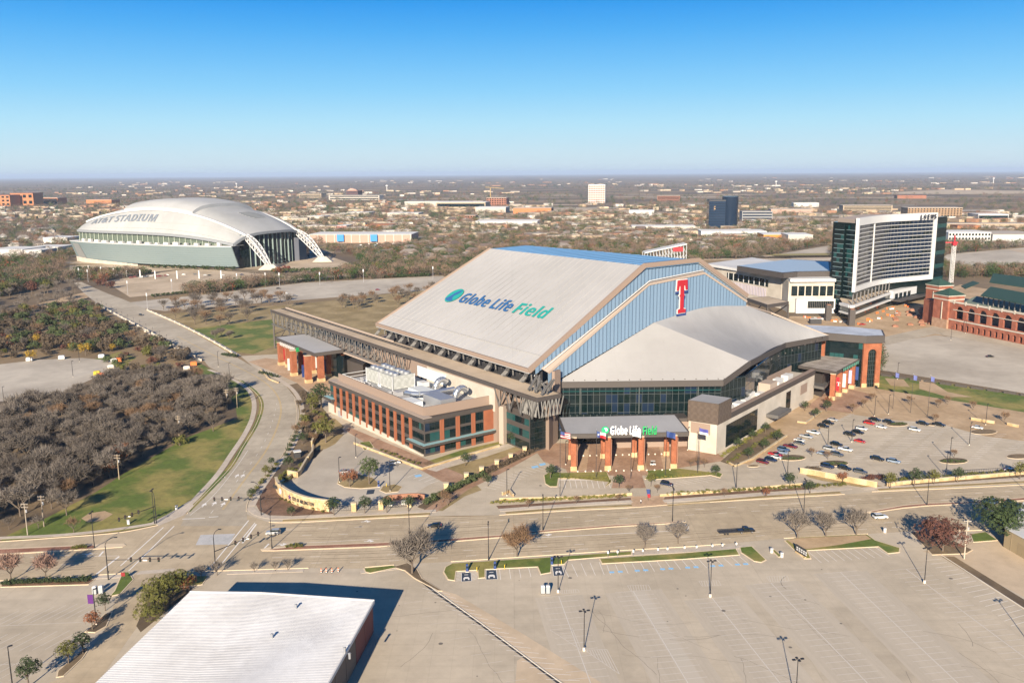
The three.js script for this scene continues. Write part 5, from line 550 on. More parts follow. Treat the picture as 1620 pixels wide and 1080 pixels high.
{ const m = mb(); for (let i = 0; i < n; i++) { for (let r = 1; r < 9; r++) { const y = 3 + r * 3, o = 2.25 + r * 1.222; m.bar(side(i / n, y, o), side((i + 1) / n, y, o), .16, .16); } } m.build('glazing_line', flat(.12, .17, .175), dome); const w = mb(); for (let i = 0; i < n; i++) { w.quad(side(i / n, 30.4, 13.2), side((i + 1) / n, 30.4, 13.2), side((i + 1) / n, 30.4, -12), side(i / n, 30.4, -12)); w.quad(side(i / n, 29.6, 13.2), side((i + 1) / n, 29.6, 13.2), side((i + 1) / n, 30.4, 13.2), side(i / n, 30.4, 13.2)); } w.build('white_deck', M.white, dome); const c = mb(); for (let i = 0; i < n; i++) { const u0 = lerp(-1, 1, i / n), u1 = lerp(-1, 1, (i + 1) / n), f = (u, y) => { const p = pos(u, -.96); return [p[0], y < 0 ? p[1] : y, p[2]]; }; c.quad(f(u0, 30), f(u1, 30), f(u1, -1), f(u0, -1)); } c.build('clerestory_glass', flat(.10, .125, .10, .2), dome); const ml = mb(); for (let i = 0; i <= n; i++) { const p = pos(lerp(-1, 1, i / n), -.968); ml.bar([p[0], 30, p[2]], [p[0], p[1], p[2]], .8); } ml.build('clerestory_mullion', flat(.30, .34, .28), dome);
const b = mb(); for (let i = 0; i < 14; i++) b.quad(side(i / n, 0, 4), side((i + 1) / n, 0, 4), side((i + 1) / n, 7 - i * .35, 4.4), side(i / n, 7 - i * .35, 4.4)); b.build('beige_base', M.cream, dome); const d = mb(); d.quad(side(.03, 6, 3.8), side(.105, 6, 3.8), side(.09, 27, 12.4), side(.03, 27, 12.4)); d.build('grey_screen', flat(.2, .205, .2), dome);
const wr = mb(), rr = rngOf(8); for (let i = 0; i < 16; i++) { const p = side(.1 + i * .055, 30.4, 4); wr.box(p[0], 30.4, p[2], 4 + rr() * 6, 2 + rr() * 2, 4, -.43); } wr.build('deck_plant', M.white, dome); }
{ const f = (v, y, k = 0) => { const p = pos(.965, v); return [p[0] + e[0] * k, y < 0 ? p[1] - 1.5 : y, p[2] + e[1] * k]; }; for (let i = 0; i < 16; i++) { const a = lerp(-.93, .93, i / 16), b = lerp(-.93, .93, (i + 1) / 16) - .006, m = mb(); m.quad(f(a, 0), f(b, 0), f(b, -1), f(a, -1)); m.quad(f(b, 0, -1), f(a, 0, -1), f(a, -1, -1), f(b, -1, -1)); m.build('end_glass_panel', i % 3 ? M.glassGreen : M.glassBlue, dome); } const m = mb(); for (let i = 1; i < 16; i++) { const a = lerp(-.93, .93, i / 16); if (i > 2) m.bar(f(a, 0, .8), f(a, -1, .8), i % 2 ? .9 : 1.8); } m.build('end_mullion', flat(.16, .21, .2), dome); const s = mb(); s.quad(f(.62, 0, 3), f(.98, 0, 3), f(.98, 33, 3), f(.62, 33, 3)); s.build('white_end_screen', M.white, dome); const l = mb(); l.quad(f(-.8, 40, 1), f(.8, 40, 1), f(.8, 44, 1), f(-.8, 44, 1)); l.build('end_fascia', flat(.26, .31, .31), dome);
for (const v of [-.72, .72]) { const m = mb(), top = pos(1, v, -1), foot = W(HL + 36, 0, v * HW * .95); const N = 9, P = (i, dx, dz) => { const k = i / N, p = mix3(top, [foot[0], 4, foot[2]], k); const bow = Math.sin(k * Math.PI) * 4, w = 5.5 * Math.sin(Math.PI * (.2 + .65 * k)); return [p[0] + t[0] * dx * w * .7, p[1] + bow + dz * w, p[2] + t[1] * dx * w * .7]; }; const C = [[-1, 1], [1, 1], [1, -1], [-1, -1]]; for (let i = 0; i < N; i++) for (let c = 0; c < 4; c++) { const d = C[(c + 1) % 4]; m.bar(P(i, ...C[c]), P(i + 1, ...C[c]), 1); m.bar(P(i, ...C[c]), P(i + 1, ...d), .5); m.bar(P(i, ...C[c]), P(i, ...d), .5); } m.build('arch_truss', M.whiteBeam, dome); const b = mb(); b.hexa([[foot[0] - 14, 0, foot[2] + 7], [foot[0] + 14, 0, foot[2] + 7], [foot[0] + 14, 0, foot[2] - 7], [foot[0] - 14, 0, foot[2] - 7]], [[foot[0] - 6, 7, foot[2] + 3], [foot[0] + 5, 7, foot[2] + 3], [foot[0] + 5, 7, foot[2] - 3], [foot[0] - 6, 7, foot[2] - 3]]); b.build('arch_footing', M.cream, dome); }
mb().prism([W(HL * .9, 0, HW * 1)[0] ? [W(HL * .96, 0, HW * .9)[0], W(HL * .96, 0, HW * .9)[2]] : 0, [W(HL * .9, 0, HW * 1.12)[0], W(HL * .9, 0, HW * 1.12)[2]], [W(-HL * .9, 0, HW)[0], W(-HL * .9, 0, HW)[2]], [W(-HL, 0, 0)[0], W(-HL, 0, 0)[2]], [W(-HL * .95, 0, -HW * .8)[0], W(-HL * .95, 0, -HW * .8)[2]], [W(HL * .9, 0, -HW * .7)[0], W(HL * .9, 0, -HW * .7)[2]]], 0, 30).build('inner_wall', M.glassBlue, dome); }
}
const hotel = thing('hotel_tower', 'tall hotel with curved white framed window front and dark green glass ends', 'hotel', [320, 0, -790]);
{
const aT = [288.88, 80.88, -742], aB = [289.12, 21.04, -742], kT = [340.17, 80.72, -800], kB = [338.65, 22.95, -800], bT = [396.87, 81.77, -832], bB = [396.2, 21.47, -832], top = (aT[1] + kT[1] + bT[1]) / 3, bot = (aB[1] + kB[1] + bB[1]) / 3;
const Pn = []; { const c = new THREE.CatmullRomCurve3([V(aT[0], 0, aT[2]), V(lerp(aT[0], kT[0], .55), 0, lerp(aT[2], kT[2], .62)), V(kT[0], 0, kT[2]), V(bT[0], 0, bT[2])]); for (let i = 0; i <= 12; i++) { const p = c.getPoint(i / 12); Pn.push([p.x, p.z]); } }
const gl = [277.66, -763.3], back = [[bT[0] + 18, bT[2] - 16], [kT[0] - 10, kT[2] - 40], [gl[0], gl[1] - 4]];
mb().prism([...Pn, ...back], 0, top - 4).build('tower_core', M.glassGreen, hotel);
const fl = 15, y0 = bot + 1.6, y1 = top - 6.2, fh = (y1 - y0) / fl;
for (let f = 0; f < fl; f++) for (let i = 0; i < 12; i++) { const w = new Wall(Pn[i], Pn[i + 1]); w.pane(hotel, 'window_strip', (i * 7 + f * 3) % 5 ? M.glassBlue : M.glass, 0, w.l, y0 + f * fh + .7, y0 + (f + 1) * fh - .1, .25, .3); }
{ const m = mb(), v = mb(); for (let f = 0; f <= fl; f++) for (let i = 0; i < 12; i++) { const w = new Wall(Pn[i], Pn[i + 1]); w.rect(m, -.05, w.l + .05, y0 + f * fh, y0 + f * fh + .45, .55, .6); if (f < fl) for (let k = 0; k < 3; k++) w.rect(v, (k + .5) * w.l / 3 - .14, (k + .5) * w.l / 3 + .14, y0 + f * fh, y0 + (f + 1) * fh, .4, .3); } m.build('floor_band', M.whiteBeam, hotel); v.build('window_mullion', M.steel, hotel); }
{ const m = mb(); for (let i = 0; i < 12; i++) { const w = new Wall(Pn[i], Pn[i + 1]); w.rect(m, -.1, w.l + .1, top - 6, top + .4, 1.5, 2.2); w.rect(m, -.1, w.l + .1, bot - 2.4, bot + 1.4, 1.5, 2.2); } const wl = new Wall(Pn[0], Pn[1]), wr = new Wall(Pn[11], Pn[12]); wl.rect(m, -1.5, 1.4, bot - 2.4, top + .4, 1.7, 2.6); wr.rect(m, wr.l - 4, wr.l, bot - 2.4, top + .4, 1.7, 2.6); const wm = new Wall(Pn[4], Pn[5]); m.build('white_frame', M.whiteBeam, hotel); const q = mb(); wm.rect(q, 0, .8, bot, top - 5, 1.1, 1); q.build('frame_rib', M.whiteBeam, hotel);
const s0 = v3(wr.P(-14.5, top - 4.6, 2)); const W2 = new Wall(Pn[8], Pn[12]); [...'LOEWS'].forEach((ch, i) => placeText(hotel, 'sign_letter', ch, 4, .3, M.black, W2.P(W2.l - 27 + i * 4.9, top - 4.9, 3), [W2.d[0], 0, W2.d[1]], [0, 1, 0], font, ch === 'W' ? 4.4 : 3.3)); }
{ const a = [gl[0], gl[1] + 2], b = [Pn[0][0] - .5, Pn[0][1] + .5], mid = mix2(a, b, .52); mid[0] -= 1.5; const w1 = new Wall(a, mid), w2 = new Wall([mid[0] + 3, mid[1] - 2], b); const m = mb(), s = mb(); for (const w of [w1, w2]) { for (let f = 0; f < 18; f++) { const y = 4 + f * (top - 10) / 18, hh = (top - 10) / 18; w.grid(hotel, 'glass_panel', [M.glassGreen, M.glass, M.glassTeal], 0, w.l, y + .25, y + hh - .1, 3, 1, .5, .1, f * 2 + (w === w1 ? 1 : 0)); w.rect(m, 0, w.l, y - .25, y + .2, .72, .5); } w.rect(s, 0, w.l, 0, top - 5, .3, .6); } m.build('floor_line', flat(.13, .19, .2), hotel); s.build('end_wall', M.glassGreen, hotel); const we = new Wall([bT[0] + .5, bT[2]], [bT[0] + 18, bT[2] - 16]); for (let f = 0; f < 17; f++) we.pane(hotel, 'glass_panel', f % 3 ? M.glassGreen : M.glassTeal, 0, we.l, 4 + f * 4.2, 7.7 + f * 4.2, .4, .4); }
mb().prism([...Pn.map((p, i) => [p[0] - .5, p[1] - 2]), ...back.map(p => mix2(p, [330, -810], .1))], top - 4, top - 1).build('roof_parapet', M.tanLight, hotel);
{ const a = [273.28, -725.8], a2 = [275.61, -709.7], k = [337.62, -786.7], b = [397.63, -845.7], q = (p, d) => [p[0] + 8, p[1] - d]; const P = [a, a2, k, b, q(b, 30), q(k, 40), q(a, 30)]; mb().prism(P, 0, 11).build('podium', M.glass, hotel); for (const [y, h] of [[5, 1.4], [11, 2]]) { const m = mb(); for (let i = 0; i < 3; i++) { const w = new Wall(P[i], P[i + 1]); w.rect(m, -.6, w.l + .6, y, y + h, 1.6, 4); } m.build('white_band', M.whiteBeam, hotel); } mb().prism(P.map(p => mix2(p, [310, -760], .04)), 12.6, 13).build('terrace', M.tanLot, hotel); const c = mb(); for (let i = 0; i < 11; i++) { const p = mix2(a2, k, i / 10); c.bar([p[0] + 2, 13, p[1] - 4], [p[0] + 4, bot - 1, p[1] - 8], .9); } c.build('terrace_column', M.steel, hotel);
const e = new Wall([340.32, -790.4], [398.82, -845.6]), wb = mb(); e.rect(wb, 0, e.l, 7, 13.8, 3.5, 6); e.rect(wb, e.l - 12, e.l, 0, 13.8, 3.7, 6); wb.build('entrance_block', M.whiteBeam, hotel); for (let i = 0; i < 4; i++) e.pane(hotel, 'entrance_window', M.glass, 4 + i * 9, 10 + i * 9, 1, 11, 3.75, .3); const cp = mb(); e.rect(cp, -2, e.l - 16, 5, 6, 12, 9); cp.build('porte_cochere', M.bronze, hotel); placeText(hotel, 'entrance_sign', 'LOEWS', 2.4, .2, M.dark, e.P(e.l - 14, 10.4, 4.2), [e.d[0], 0, e.d[1]], [0, 1, 0], font, 12); }
}
const hall = thing('convention_hall', 'low white convention hall with dark roof edge between ballpark and hotel', 'building', [220, 0, -780]);
{ const f0 = [199.52, -892.8], f1 = [240.1, -779.7], f2 = [239.02, -757.9], f3 = [277.86, -756.2], b3 = [f3[0] + 10, f3[1] - 90], b0 = [f0[0] + 60, f0[1] - 60], H = 27;
const A = new Wall(f0, f1), B = new Wall(f2, f3); mb().prism([f0, f1, f2, f3, b3, b0], 0, H).build('hall_wall', M.cream, hall); mb().prism([[f0[0] - 3, f0[1] + 3], [f1[0] + 1, f1[1] + 4], [f2[0], f2[1] + 4], [f3[0], f3[1] + 3], b3, b0], H, H + 2.4, true).build('white_roof', M.whiteRoof, hall); const rp = [[285.92, -1119.2], [311.42, -1007.6], [334.98, -1031.7], [380.43, -1055.6], [437.72, -1207.9], [390.41, -1211.2]]; const up = (p, h) => p; const c0 = [210.1, 29.5, -822], c1 = [234.86, 29.5, -759.9], c2 = [249.6, 29.5, -768.5], c3 = [281.52, 29.5, -771.5], c4 = [310.33, 29.5, -855.4], c5 = [278.16, 29.5, -882]; mb().prism([c0, c1, c2, c3, c4, c5].map(p => [p[0], p[2]]), 29.4, 34).build('dark_upper_roof', M.bronze, hall); mb().poly([c0, c1, c2, c3, c4, c5].map(p => mix2([p[0], p[2]], [235, -830], .05)), 34.1).build('blue_skylight_roof', flat(.36, .44, .52, .4), hall);
const s = mb(); A.rect(s, A.l * .28, A.l * .83, 17, 23.5, .3, .4); s.build('upper_window_band', M.glass, hall); const v = mb(); for (let i = 0; i < 26; i++) A.rect(v, A.l * (.3 + i * .02), A.l * (.3 + i * .02) + .8, 7, 15.5, .6, .5); v.build('vertical_fin', flat(.36, .33, .4), hall); const cm = mb(); for (let i = 0; i < 8; i++) A.rect(cm, A.l * (.3 + i * .07), A.l * (.3 + i * .07) + .9, 17, 23.5, .6, .4); cm.build('column', M.white, hall); const wp = mb(); A.rect(wp, A.l * .84, A.l, 4, H, .5, .8); wp.build('plain_panel', M.cream, hall);
B.grid(hall, 'window', [M.glass, M.glassGreen], 2, B.l - .5, 14, 23.5, 6, 1, .3, .5, 5); const bx = mb(); B.rect(bx, 6, B.l, 0, 12.4, 5, 5); bx.build('white_box', M.whiteBeam, hall); const fn = mb(); for (let i = 0; i < 14; i++) B.rect(fn, B.l * (.42 + i * .04), B.l * (.42 + i * .04) + .5, 4.6, 10.4, 5.3, .4); fn.build('window_fin', M.bronze, hall); const gl = mb(); B.rect(gl, B.l * .4, B.l * .97, 4.4, 10.6, 5.1, .2); gl.build('slot_window', M.glass, hall); }
const plat = thing('steel_platform', 'dark steel platform on braced legs at the far foot of the ribbed gable', 'platform', [175, 0, -520]);
{ const q = [[186.21, 22, -693.8], [204.54, 22, -700.2], [212.32, 22, -671.5], [191.88, 22, -655.9]]; mb().slab(q, 2).build('deck', M.tanLot, plat); const m = mb(); for (let i = 0; i < 4; i++) { const a = q[i], b = q[(i + 1) % 4]; m.bar([a[0], 20.8, a[2]], [b[0], 20.8, b[2]], .6, 2.6); m.bar([a[0], 0, a[2]], [a[0], 20, a[2]], 1); m.bar([a[0], 4, a[2]], [b[0], 20, b[2]], .6); } m.build('steel_frame', M.bronze, plat); }
const oldPark = thing('arcaded_ballpark', 'old red brick ballpark with arcades and green roofed towers', 'stadium', [345, 0, -650]);
{ const a = [335.12, -677.3], b0 = [357.8, -606.7], d = [b0[0] - a[0], b0[1] - a[1]], b = [a[0] + d[0] * 1.9, a[1] + d[1] * 1.9], W = new Wall(a, b), H = 21;
const sh = new THREE.Shape(); sh.moveTo(0, 0); sh.lineTo(W.l, 0); sh.lineTo(W.l, H); sh.lineTo(0, H); sh.closePath(); const arch = (x, y, w, h) => { const p = new THREE.Path(); p.moveTo(x - w / 2, y); p.lineTo(x - w / 2, y + h); p.absarc(x, y + h, w / 2, Math.PI, 0, true); p.lineTo(x + w / 2, y); p.closePath(); sh.holes.push(p); };
for (let i = 0; i < 12; i++) arch(15 + i * 11, 8.8, 7.4, 6); for (let i = 0; i < 25; i++) arch(13 + i * 5.3, .6, 2.6, 3.2);
const g = new THREE.ExtrudeGeometry(sh, { depth: 1.6, bevelEnabled: false, curveSegments: 6 }), o = W.P(0, 0, -1.6); g.applyMatrix4(new THREE.Matrix4().makeBasis(V(W.d[0], 0, W.d[1]), V(0, 1, 0), V(W.n[0], 0, W.n[1])).setPosition(V(o[0] - 345, 0, o[2] + 650))); const me = new THREE.Mesh(g, M.brickDark); me.name = 'arcade_wall'; oldPark.add(me);
const m = mb(); W.rect(m, 0, W.l, 7.2, 8.2, .3, .5); W.rect(m, 9, W.l, 15.2, 15.7, .3, .4); W.rect(m, 0, W.l, H - .3, H + 1, .4, 1); for (let i = 0; i < 13; i++) W.rect(m, 9 + i * 11, 10 + i * 11, H - 1, H + 1.7, .55, .9); m.build('stone_trim', M.cream, oldPark); const dk = mb(); W.rect(dk, 4, W.l, 0, H - 1, -7, .5); dk.build('inner_wall', M.dark, oldPark); const lo = mb(); W.rect(lo, 0, W.l, 0, 7.2, .12, .1); 
mb().prism([[a[0] + 8, a[1] + 6], [b[0] + 8, b[1]], [b[0] + 60, b[1] - 30], [a[0] + 90, a[1] - 40], [a[0] + 40, a[1] - 20]], 0, 17).build('stand_block', M.steel, oldPark);
const tower = (c, w, h, nm) => { mb().box(c[0], 0, c[1], w, h, w, .3).build(nm, M.brickDark, oldPark); mb().box(c[0], 0, c[1], w + .4, 7, w + .4, .3).build('tower_base', textured([.27, .17, .11], [.34, .22, .15], 6), oldPark); const t = mb(); t.box(c[0], h - 3.6, c[1], w + .6, .8, w + .6, .3); t.box(c[0], h - .6, c[1], w + 1.2, .9, w + 1.2, .3); for (const q of [-1, 1]) t.box(c[0] - w * .48, 7, c[1] + q * w * .3, .5, h - 12, .6, .3); t.build('tower_trim', M.cream, oldPark); const r = mb(), R = w * .78, cs = [0, 1, 2, 3].map(i => [c[0] + R * Math.cos(.3 + Math.PI / 4 + i * Math.PI / 2) * 1.02, h + .3, c[1] - R * Math.sin(.3 + Math.PI / 4 + i * Math.PI / 2) * 1.02]); for (let i = 0; i < 4; i++) r.tri(cs[i], cs[(i + 1) % 4], [c[0], h + 5.2, c[1]]); r.poly(cs.map(p => [p[0], p[2]]), h + .3, false); r.build('green_hip_roof', M.greenRoof, oldPark); };
tower([a[0] + 5, a[1] - 4], 15, 25.4, 'corner_tower'); const c2 = [349.51, -722.5]; tower([c2[0] + 4, c2[1] - 3], 14, 27.5, 'rear_tower'); mb().box(a[0] + 4, 0, a[1] - 19, 12, 19, 20, .1).build('gate_wall', M.brickDark, oldPark); const dg = [338.09, -674.3]; mb().box(dg[0] - .6, 0, dg[1] + .4, .4, 4.6, 3.2, .3).build('green_door', M.greenRoof, oldPark);
const q = (px) => px; mb().slab([[362.54, 25, -677.8], [381.57, 29, -699.5], [389.83, 29, -643.7], [373.26, 25, -614.9]], .6).build('green_stand_roof', M.greenRoof, oldPark); mb().slab([[395.65, 29, -727.9], [413.93, 33, -756.8], [428.57, 33, -710], [410.41, 29, -678.5]], .6).build('green_stand_roof', M.greenRoof, oldPark); mb().slab([[380.32, 24, -743.4], [399.57, 26, -761.5], [398.05, 26, -748], [375.73, 24, -726.9]], .6).build('green_stand_roof', M.greenRoof, oldPark); const ps = mb(); for (let i = 0; i < 12; i++) { const p = mix3([365.95, 24, -681.3], [375.47, 24, -618.5], i / 11); ps.bar([p[0] + 1, 15, p[2]], [p[0] + 1, 24.6, p[2]], .7); } ps.build('stand_column', M.steel, oldPark); mb().slab([[357.59, 17.3, -693.8], [385.24, 17.6, -727], [400.5, 17.6, -659.7], [379.09, 17.3, -623.4]], .4).build('upper_terrace', flat(.16, .2, .15), oldPark); }
const stand = thing('steel_grandstand_back', 'open steel lattice stand with red sign poking above the blue roof crown', 'scoreboard', [140, 0, -800]);
{ const a = [163.51, -800], p = (px, py) => px; const q0 = [120.43, 48.53, -800], q1 = [158.22, 44.85, -800], q2 = [157.88, 56.24, -800], q3 = [148.78, 55.74, -800]; const m = mb(); for (let i = 0; i <= 14; i++) { const t = i / 14, x = lerp(q0[0], q1[0], t), yt = lerp(q0[1], q2[1], Math.min(1, t * 1.15)); for (const z of [-800, -812]) m.bar([x, 0, z], [x, yt, z], .6); if (i < 14) { m.bar([x, yt - 3, -800], [x + 2.7, yt - 8, -800], .4); m.bar([x, Math.max(4, yt - 14), -800], [x + 2.7, Math.max(4, yt - 9), -800], .4); } } m.build('lattice', M.galv, stand); const s = mb(); s.slab([[q0[0], q0[1] + .5, -798], [q1[0], q2[1] + .5, -798], [q1[0], q2[1] + .5, -814], [q0[0], q0[1] + .5, -814]], .8); s.build('sloping_deck', M.white, stand); mb().box(q1[0] - 8, q2[1] - 6.5, -799, 9, 4, .5).build('red_sign', M.red, stand); }
const crane = thing('tower_crane', 'white lattice tower crane with red top beside the hotel', 'crane', [478.1, 0, -956.6]);
{ const [x, z] = [478.1, -956.6], H = 40.44; const m = mb(); for (const [i, j] of [[-1.4, -1.4], [1.4, -1.4], [1.4, 1.4], [-1.4, 1.4]]) m.bar([x + i, 0, z + j], [x + i, H, z + j], .5); for (let y = 0; y < H - 3; y += 3) { m.bar([x - 1.4, y, z + 1.4], [x + 1.4, y + 3, z + 1.4], .3); m.bar([x + 1.4, y, z - 1.4], [x + 1.4, y + 3, z + 1.4], .3); m.bar([x - 1.4, y, z - 1.4], [x - 1.4, y + 3, z + 1.4], .3); } m.build('mast', M.white, crane); const t = mb(); t.box(x, H, z, 4, 4, 4); t.bar([x, H + 4, z], [x, H + 11, z], 1.2); t.bar([x - 16, H + 3, z - 4], [x + 4, H + 3, z], 1.2); t.box(x - 14, H, z - 4, 4, 3.4, 2.4); t.build('red_cab', M.red, crane); }
function inside(p, P) { let c = false; for (let i = 0, j = P.length - 1; i < P.length; j = i++) if ((P[i][1] > p[1]) !== (P[j][1] > p[1]) && p[0] < (P[j][0] - P[i][0]) * (p[1] - P[i][1]) / (P[j][1] - P[i][1]) + P[i][0]) c = !c; return c; }
const bark = textured([.10, .078, .058], [.165, .13, .10], 2, { grain: .6 }), twigM = [flat(.122, .103, .086, .95), flat(.15, .128, .108, .95), flat(.10, .084, .07, .95)], twigWarm = flat(.17, .105, .06, .95), twigPink = flat(.24, .15, .115, .95);
const leafM = { oak: flat(.032, .052, .014, .9), olive: flat(.095, .095, .018, .9), shrub: flat(.028, .045, .014, .9), rust: flat(.17, .062, .026, .9), yellow: flat(.30, .19, .02, .9), brownbush: flat(.085, .062, .04, .9), redbush: flat(.16, .035, .025, .9), darkrust: flat(.095, .038, .026, .9), grassy: flat(.16, .15, .03, .9), pale: flat(.055, .075, .025, .9) };
function bareTree(name, seed, h, spread, twigs, mat) {
const r = rngOf(seed), root = new THREE.Group(); root.name = name; const t = mb(), w = mb(), tips = [];
const br = (p, d, len, rad, lvl) => { const q = p.clone().addScaledVector(d, len); t.cyl(p, q, rad, rad * .62, lvl < 2 ? 6 : 4, false); tips.push([q, d, lvl]); if (lvl > 1) tips.push([p.clone().lerp(q, .5), d, lvl]); if (lvl >= 3) return; const n = lvl === 0 ? 5 : 3; for (let i = 0; i < n; i++) { const a = (i + r() * .8) / n * 6.283 + lvl, e = .55 + r() * .5, s = V(Math.cos(a) * spread, e, Math.sin(a) * spread).normalize(); br(p.clone().lerp(q, .72 + r() * .28), s.lerp(d, .25).normalize(), len * (lvl ? .6 + r() * .22 : .95 + r() * .4), rad * .55, lvl + 1); } };
br(V(0, 0, 0), V((r() - .5) * .12, 1, (r() - .5) * .12).normalize(), h * .21, h * .021, 0);
const fine = tips.filter(k => k[2] >= 2); for (let i = 0; i < twigs; i++) { const [p, d] = fine[Math.floor(r() * fine.length)], v = V(r() - .5, r() - .28, r() - .5).normalize().lerp(d, .25).normalize(), L = h * (.07 + r() * .13), o = V(r() - .5, r() - .5, r() - .5).multiplyScalar(h * .07), a = p.clone().add(o), s = v.clone().cross(V(r() - .5, r() - .5, r() - .5)).normalize().multiplyScalar(h * (.0042 + r() * .004)); w.tri(a.clone().add(s), a.clone().sub(s), a.clone().addScaledVector(v, L)); }
t.build('trunk', bark, root); w.build('crown', mat, root); return root;
}
function leafCloud(m, r, n, cx, cy, cz, rx, ry, rz, size, lobes = 9) { const L = []; for (let i = 0; i < lobes; i++) { const a = r() * 6.283, e = r() * 1.7 - .6, k = .35 + r() * .35; L.push([cx + Math.cos(a) * Math.cos(e) * rx * k * 1.2, cy + Math.sin(e) * ry * k, cz + Math.sin(a) * Math.cos(e) * rz * k * 1.2, .42 + r() * .28]); } for (let i = 0; i < n; i++) { const q = L[Math.floor(r() * lobes)], u = V(r() - .5, r() - .45, r() - .5).normalize(), k = .72 + .3 * Math.sqrt(r()), c = V(q[0] + u.x * rx * q[3] * k, q[1] + u.y * ry * q[3] * k, q[2] + u.z * rz * q[3] * k), s = V(r() - .5, r() - .5, r() - .5).normalize(), f = u.clone().lerp(V(r() - .5, r() - .5, r() - .5), .55).normalize(), x = s.cross(f).normalize().multiplyScalar(size * (.5 + r() * .7)), y = f.clone().cross(x).normalize().multiplyScalar(size * (.5 + r() * .7)); m.tri(c.clone().sub(x), c.clone().add(x).addScaledVector(y, .4), c.clone().add(y)); m.tri(c.clone().sub(x), c.clone().add(x).addScaledVector(y, -.5), c.clone().addScaledVector(y, -1)); } return m; }
function leafTree(name, seed, h, w, n, size, mat, trunkH = .3) { const r = rngOf(seed), root = new THREE.Group(); root.name = name; const t = mb(), top = V((r() - .5) * .3, h * .62, (r() - .5) * .3); t.cyl([0, 0, 0], top, h * .03, h * .012, 6, false); for (let i = 0; i < 7; i++) { const a = i / 7 * 6.283 + r(); t.cyl([0, h * (trunkH + r() * .2), 0], [Math.cos(a) * w * .33, h * (.5 + r() * .3), Math.sin(a) * w * .33], h * .014, h * .005, 4, false); } t.build('trunk', bark, root); const c = mb(); leafCloud(c, r, n, 0, h * (trunkH + (1 - trunkH) / 2), 0, w / 2, h * (1 - trunkH) / 2 * 1.05, w / 2, size, 11); c.build('crown', mat, root); return root; }
function bush(name, seed, h, w, n, size, mat) { const r = rngOf(seed), root = new THREE.Group(); root.name = name; const t = mb(); for (let i = 0; i < 5; i++) t.cyl([0, 0, 0], [(r() - .5) * w * .5, h * .6, (r() - .5) * w * .5], .05, .02, 4, false); t.build('stem', bark, root); const c = mb(); leafCloud(c, r, n, 0, h * .5, 0, w / 2, h / 2, w / 2, size, 7); c.build('foliage', mat, root); return root; }
const bare = [0, 1, 2, 3, 4].map(i => bareTree('bare_tree', 100 + i * 7, 10, .95 + i * .06, 1150, twigM[i % 3])), bareBig = bareTree('bare_tree', 333, 10, 1.15, 2600, twigM[1]), bareLow = [0, 1, 2].map(i => bareTree('bare_tree', 500 + i, 10, 1, 420, twigM[i]));
const oakT = [0, 1].map(i => leafTree('evergreen_tree', 40 + i, 10, 9, 800, .42, leafM.oak, .14)), smallT = leafTree('young_evergreen', 55, 5, 3.6, 340, .26, leafM.shrub, .28), rustT = leafTree('russet_tree', 66, 7, 5.5, 520, .3, leafM.rust, .2), bushT = bush('shrub', 77, 2, 2.4, 260, .2, leafM.shrub);
function plant(proto, [x, z], s, label, group, mats, cat = 'tree', name) { const o = proto.clone(); o.name = numbered(name || proto.name); scene.add(o); o.position.set(x, 0, z); s *= proto.name.startsWith('bare') ? 1.42 : proto.name === 'shrub' ? 1.4 : 1.12; o.scale.setScalar(s); o.rotation.y = (Math.sin(x * 12.9 + z * 7.3) * 43758.5) % 6.28; o.userData = { label, category: cat }; if (group) o.userData.group = group; if (mats) o.traverse(c => { if (c.isMesh && mats[c.name]) c.material = mats[c.name]; }); return o; }
function scatter(P, gap, seed, max = 999) { const r = rngOf(seed), xs = P.map(p => p[0]), zs = P.map(p => p[1]), x0 = Math.min(...xs), x1 = Math.max(...xs), z0 = Math.min(...zs), z1 = Math.max(...zs), out = []; for (let i = 0; i < 9000 && out.length < max; i++) { const p = [lerp(x0, x1, r()), lerp(z0, z1, r())]; if (inside(p, P) && !out.some(q => Math.hypot(q[0] - p[0], q[1] - p[1]) < gap)) out.push(p); } return out; }
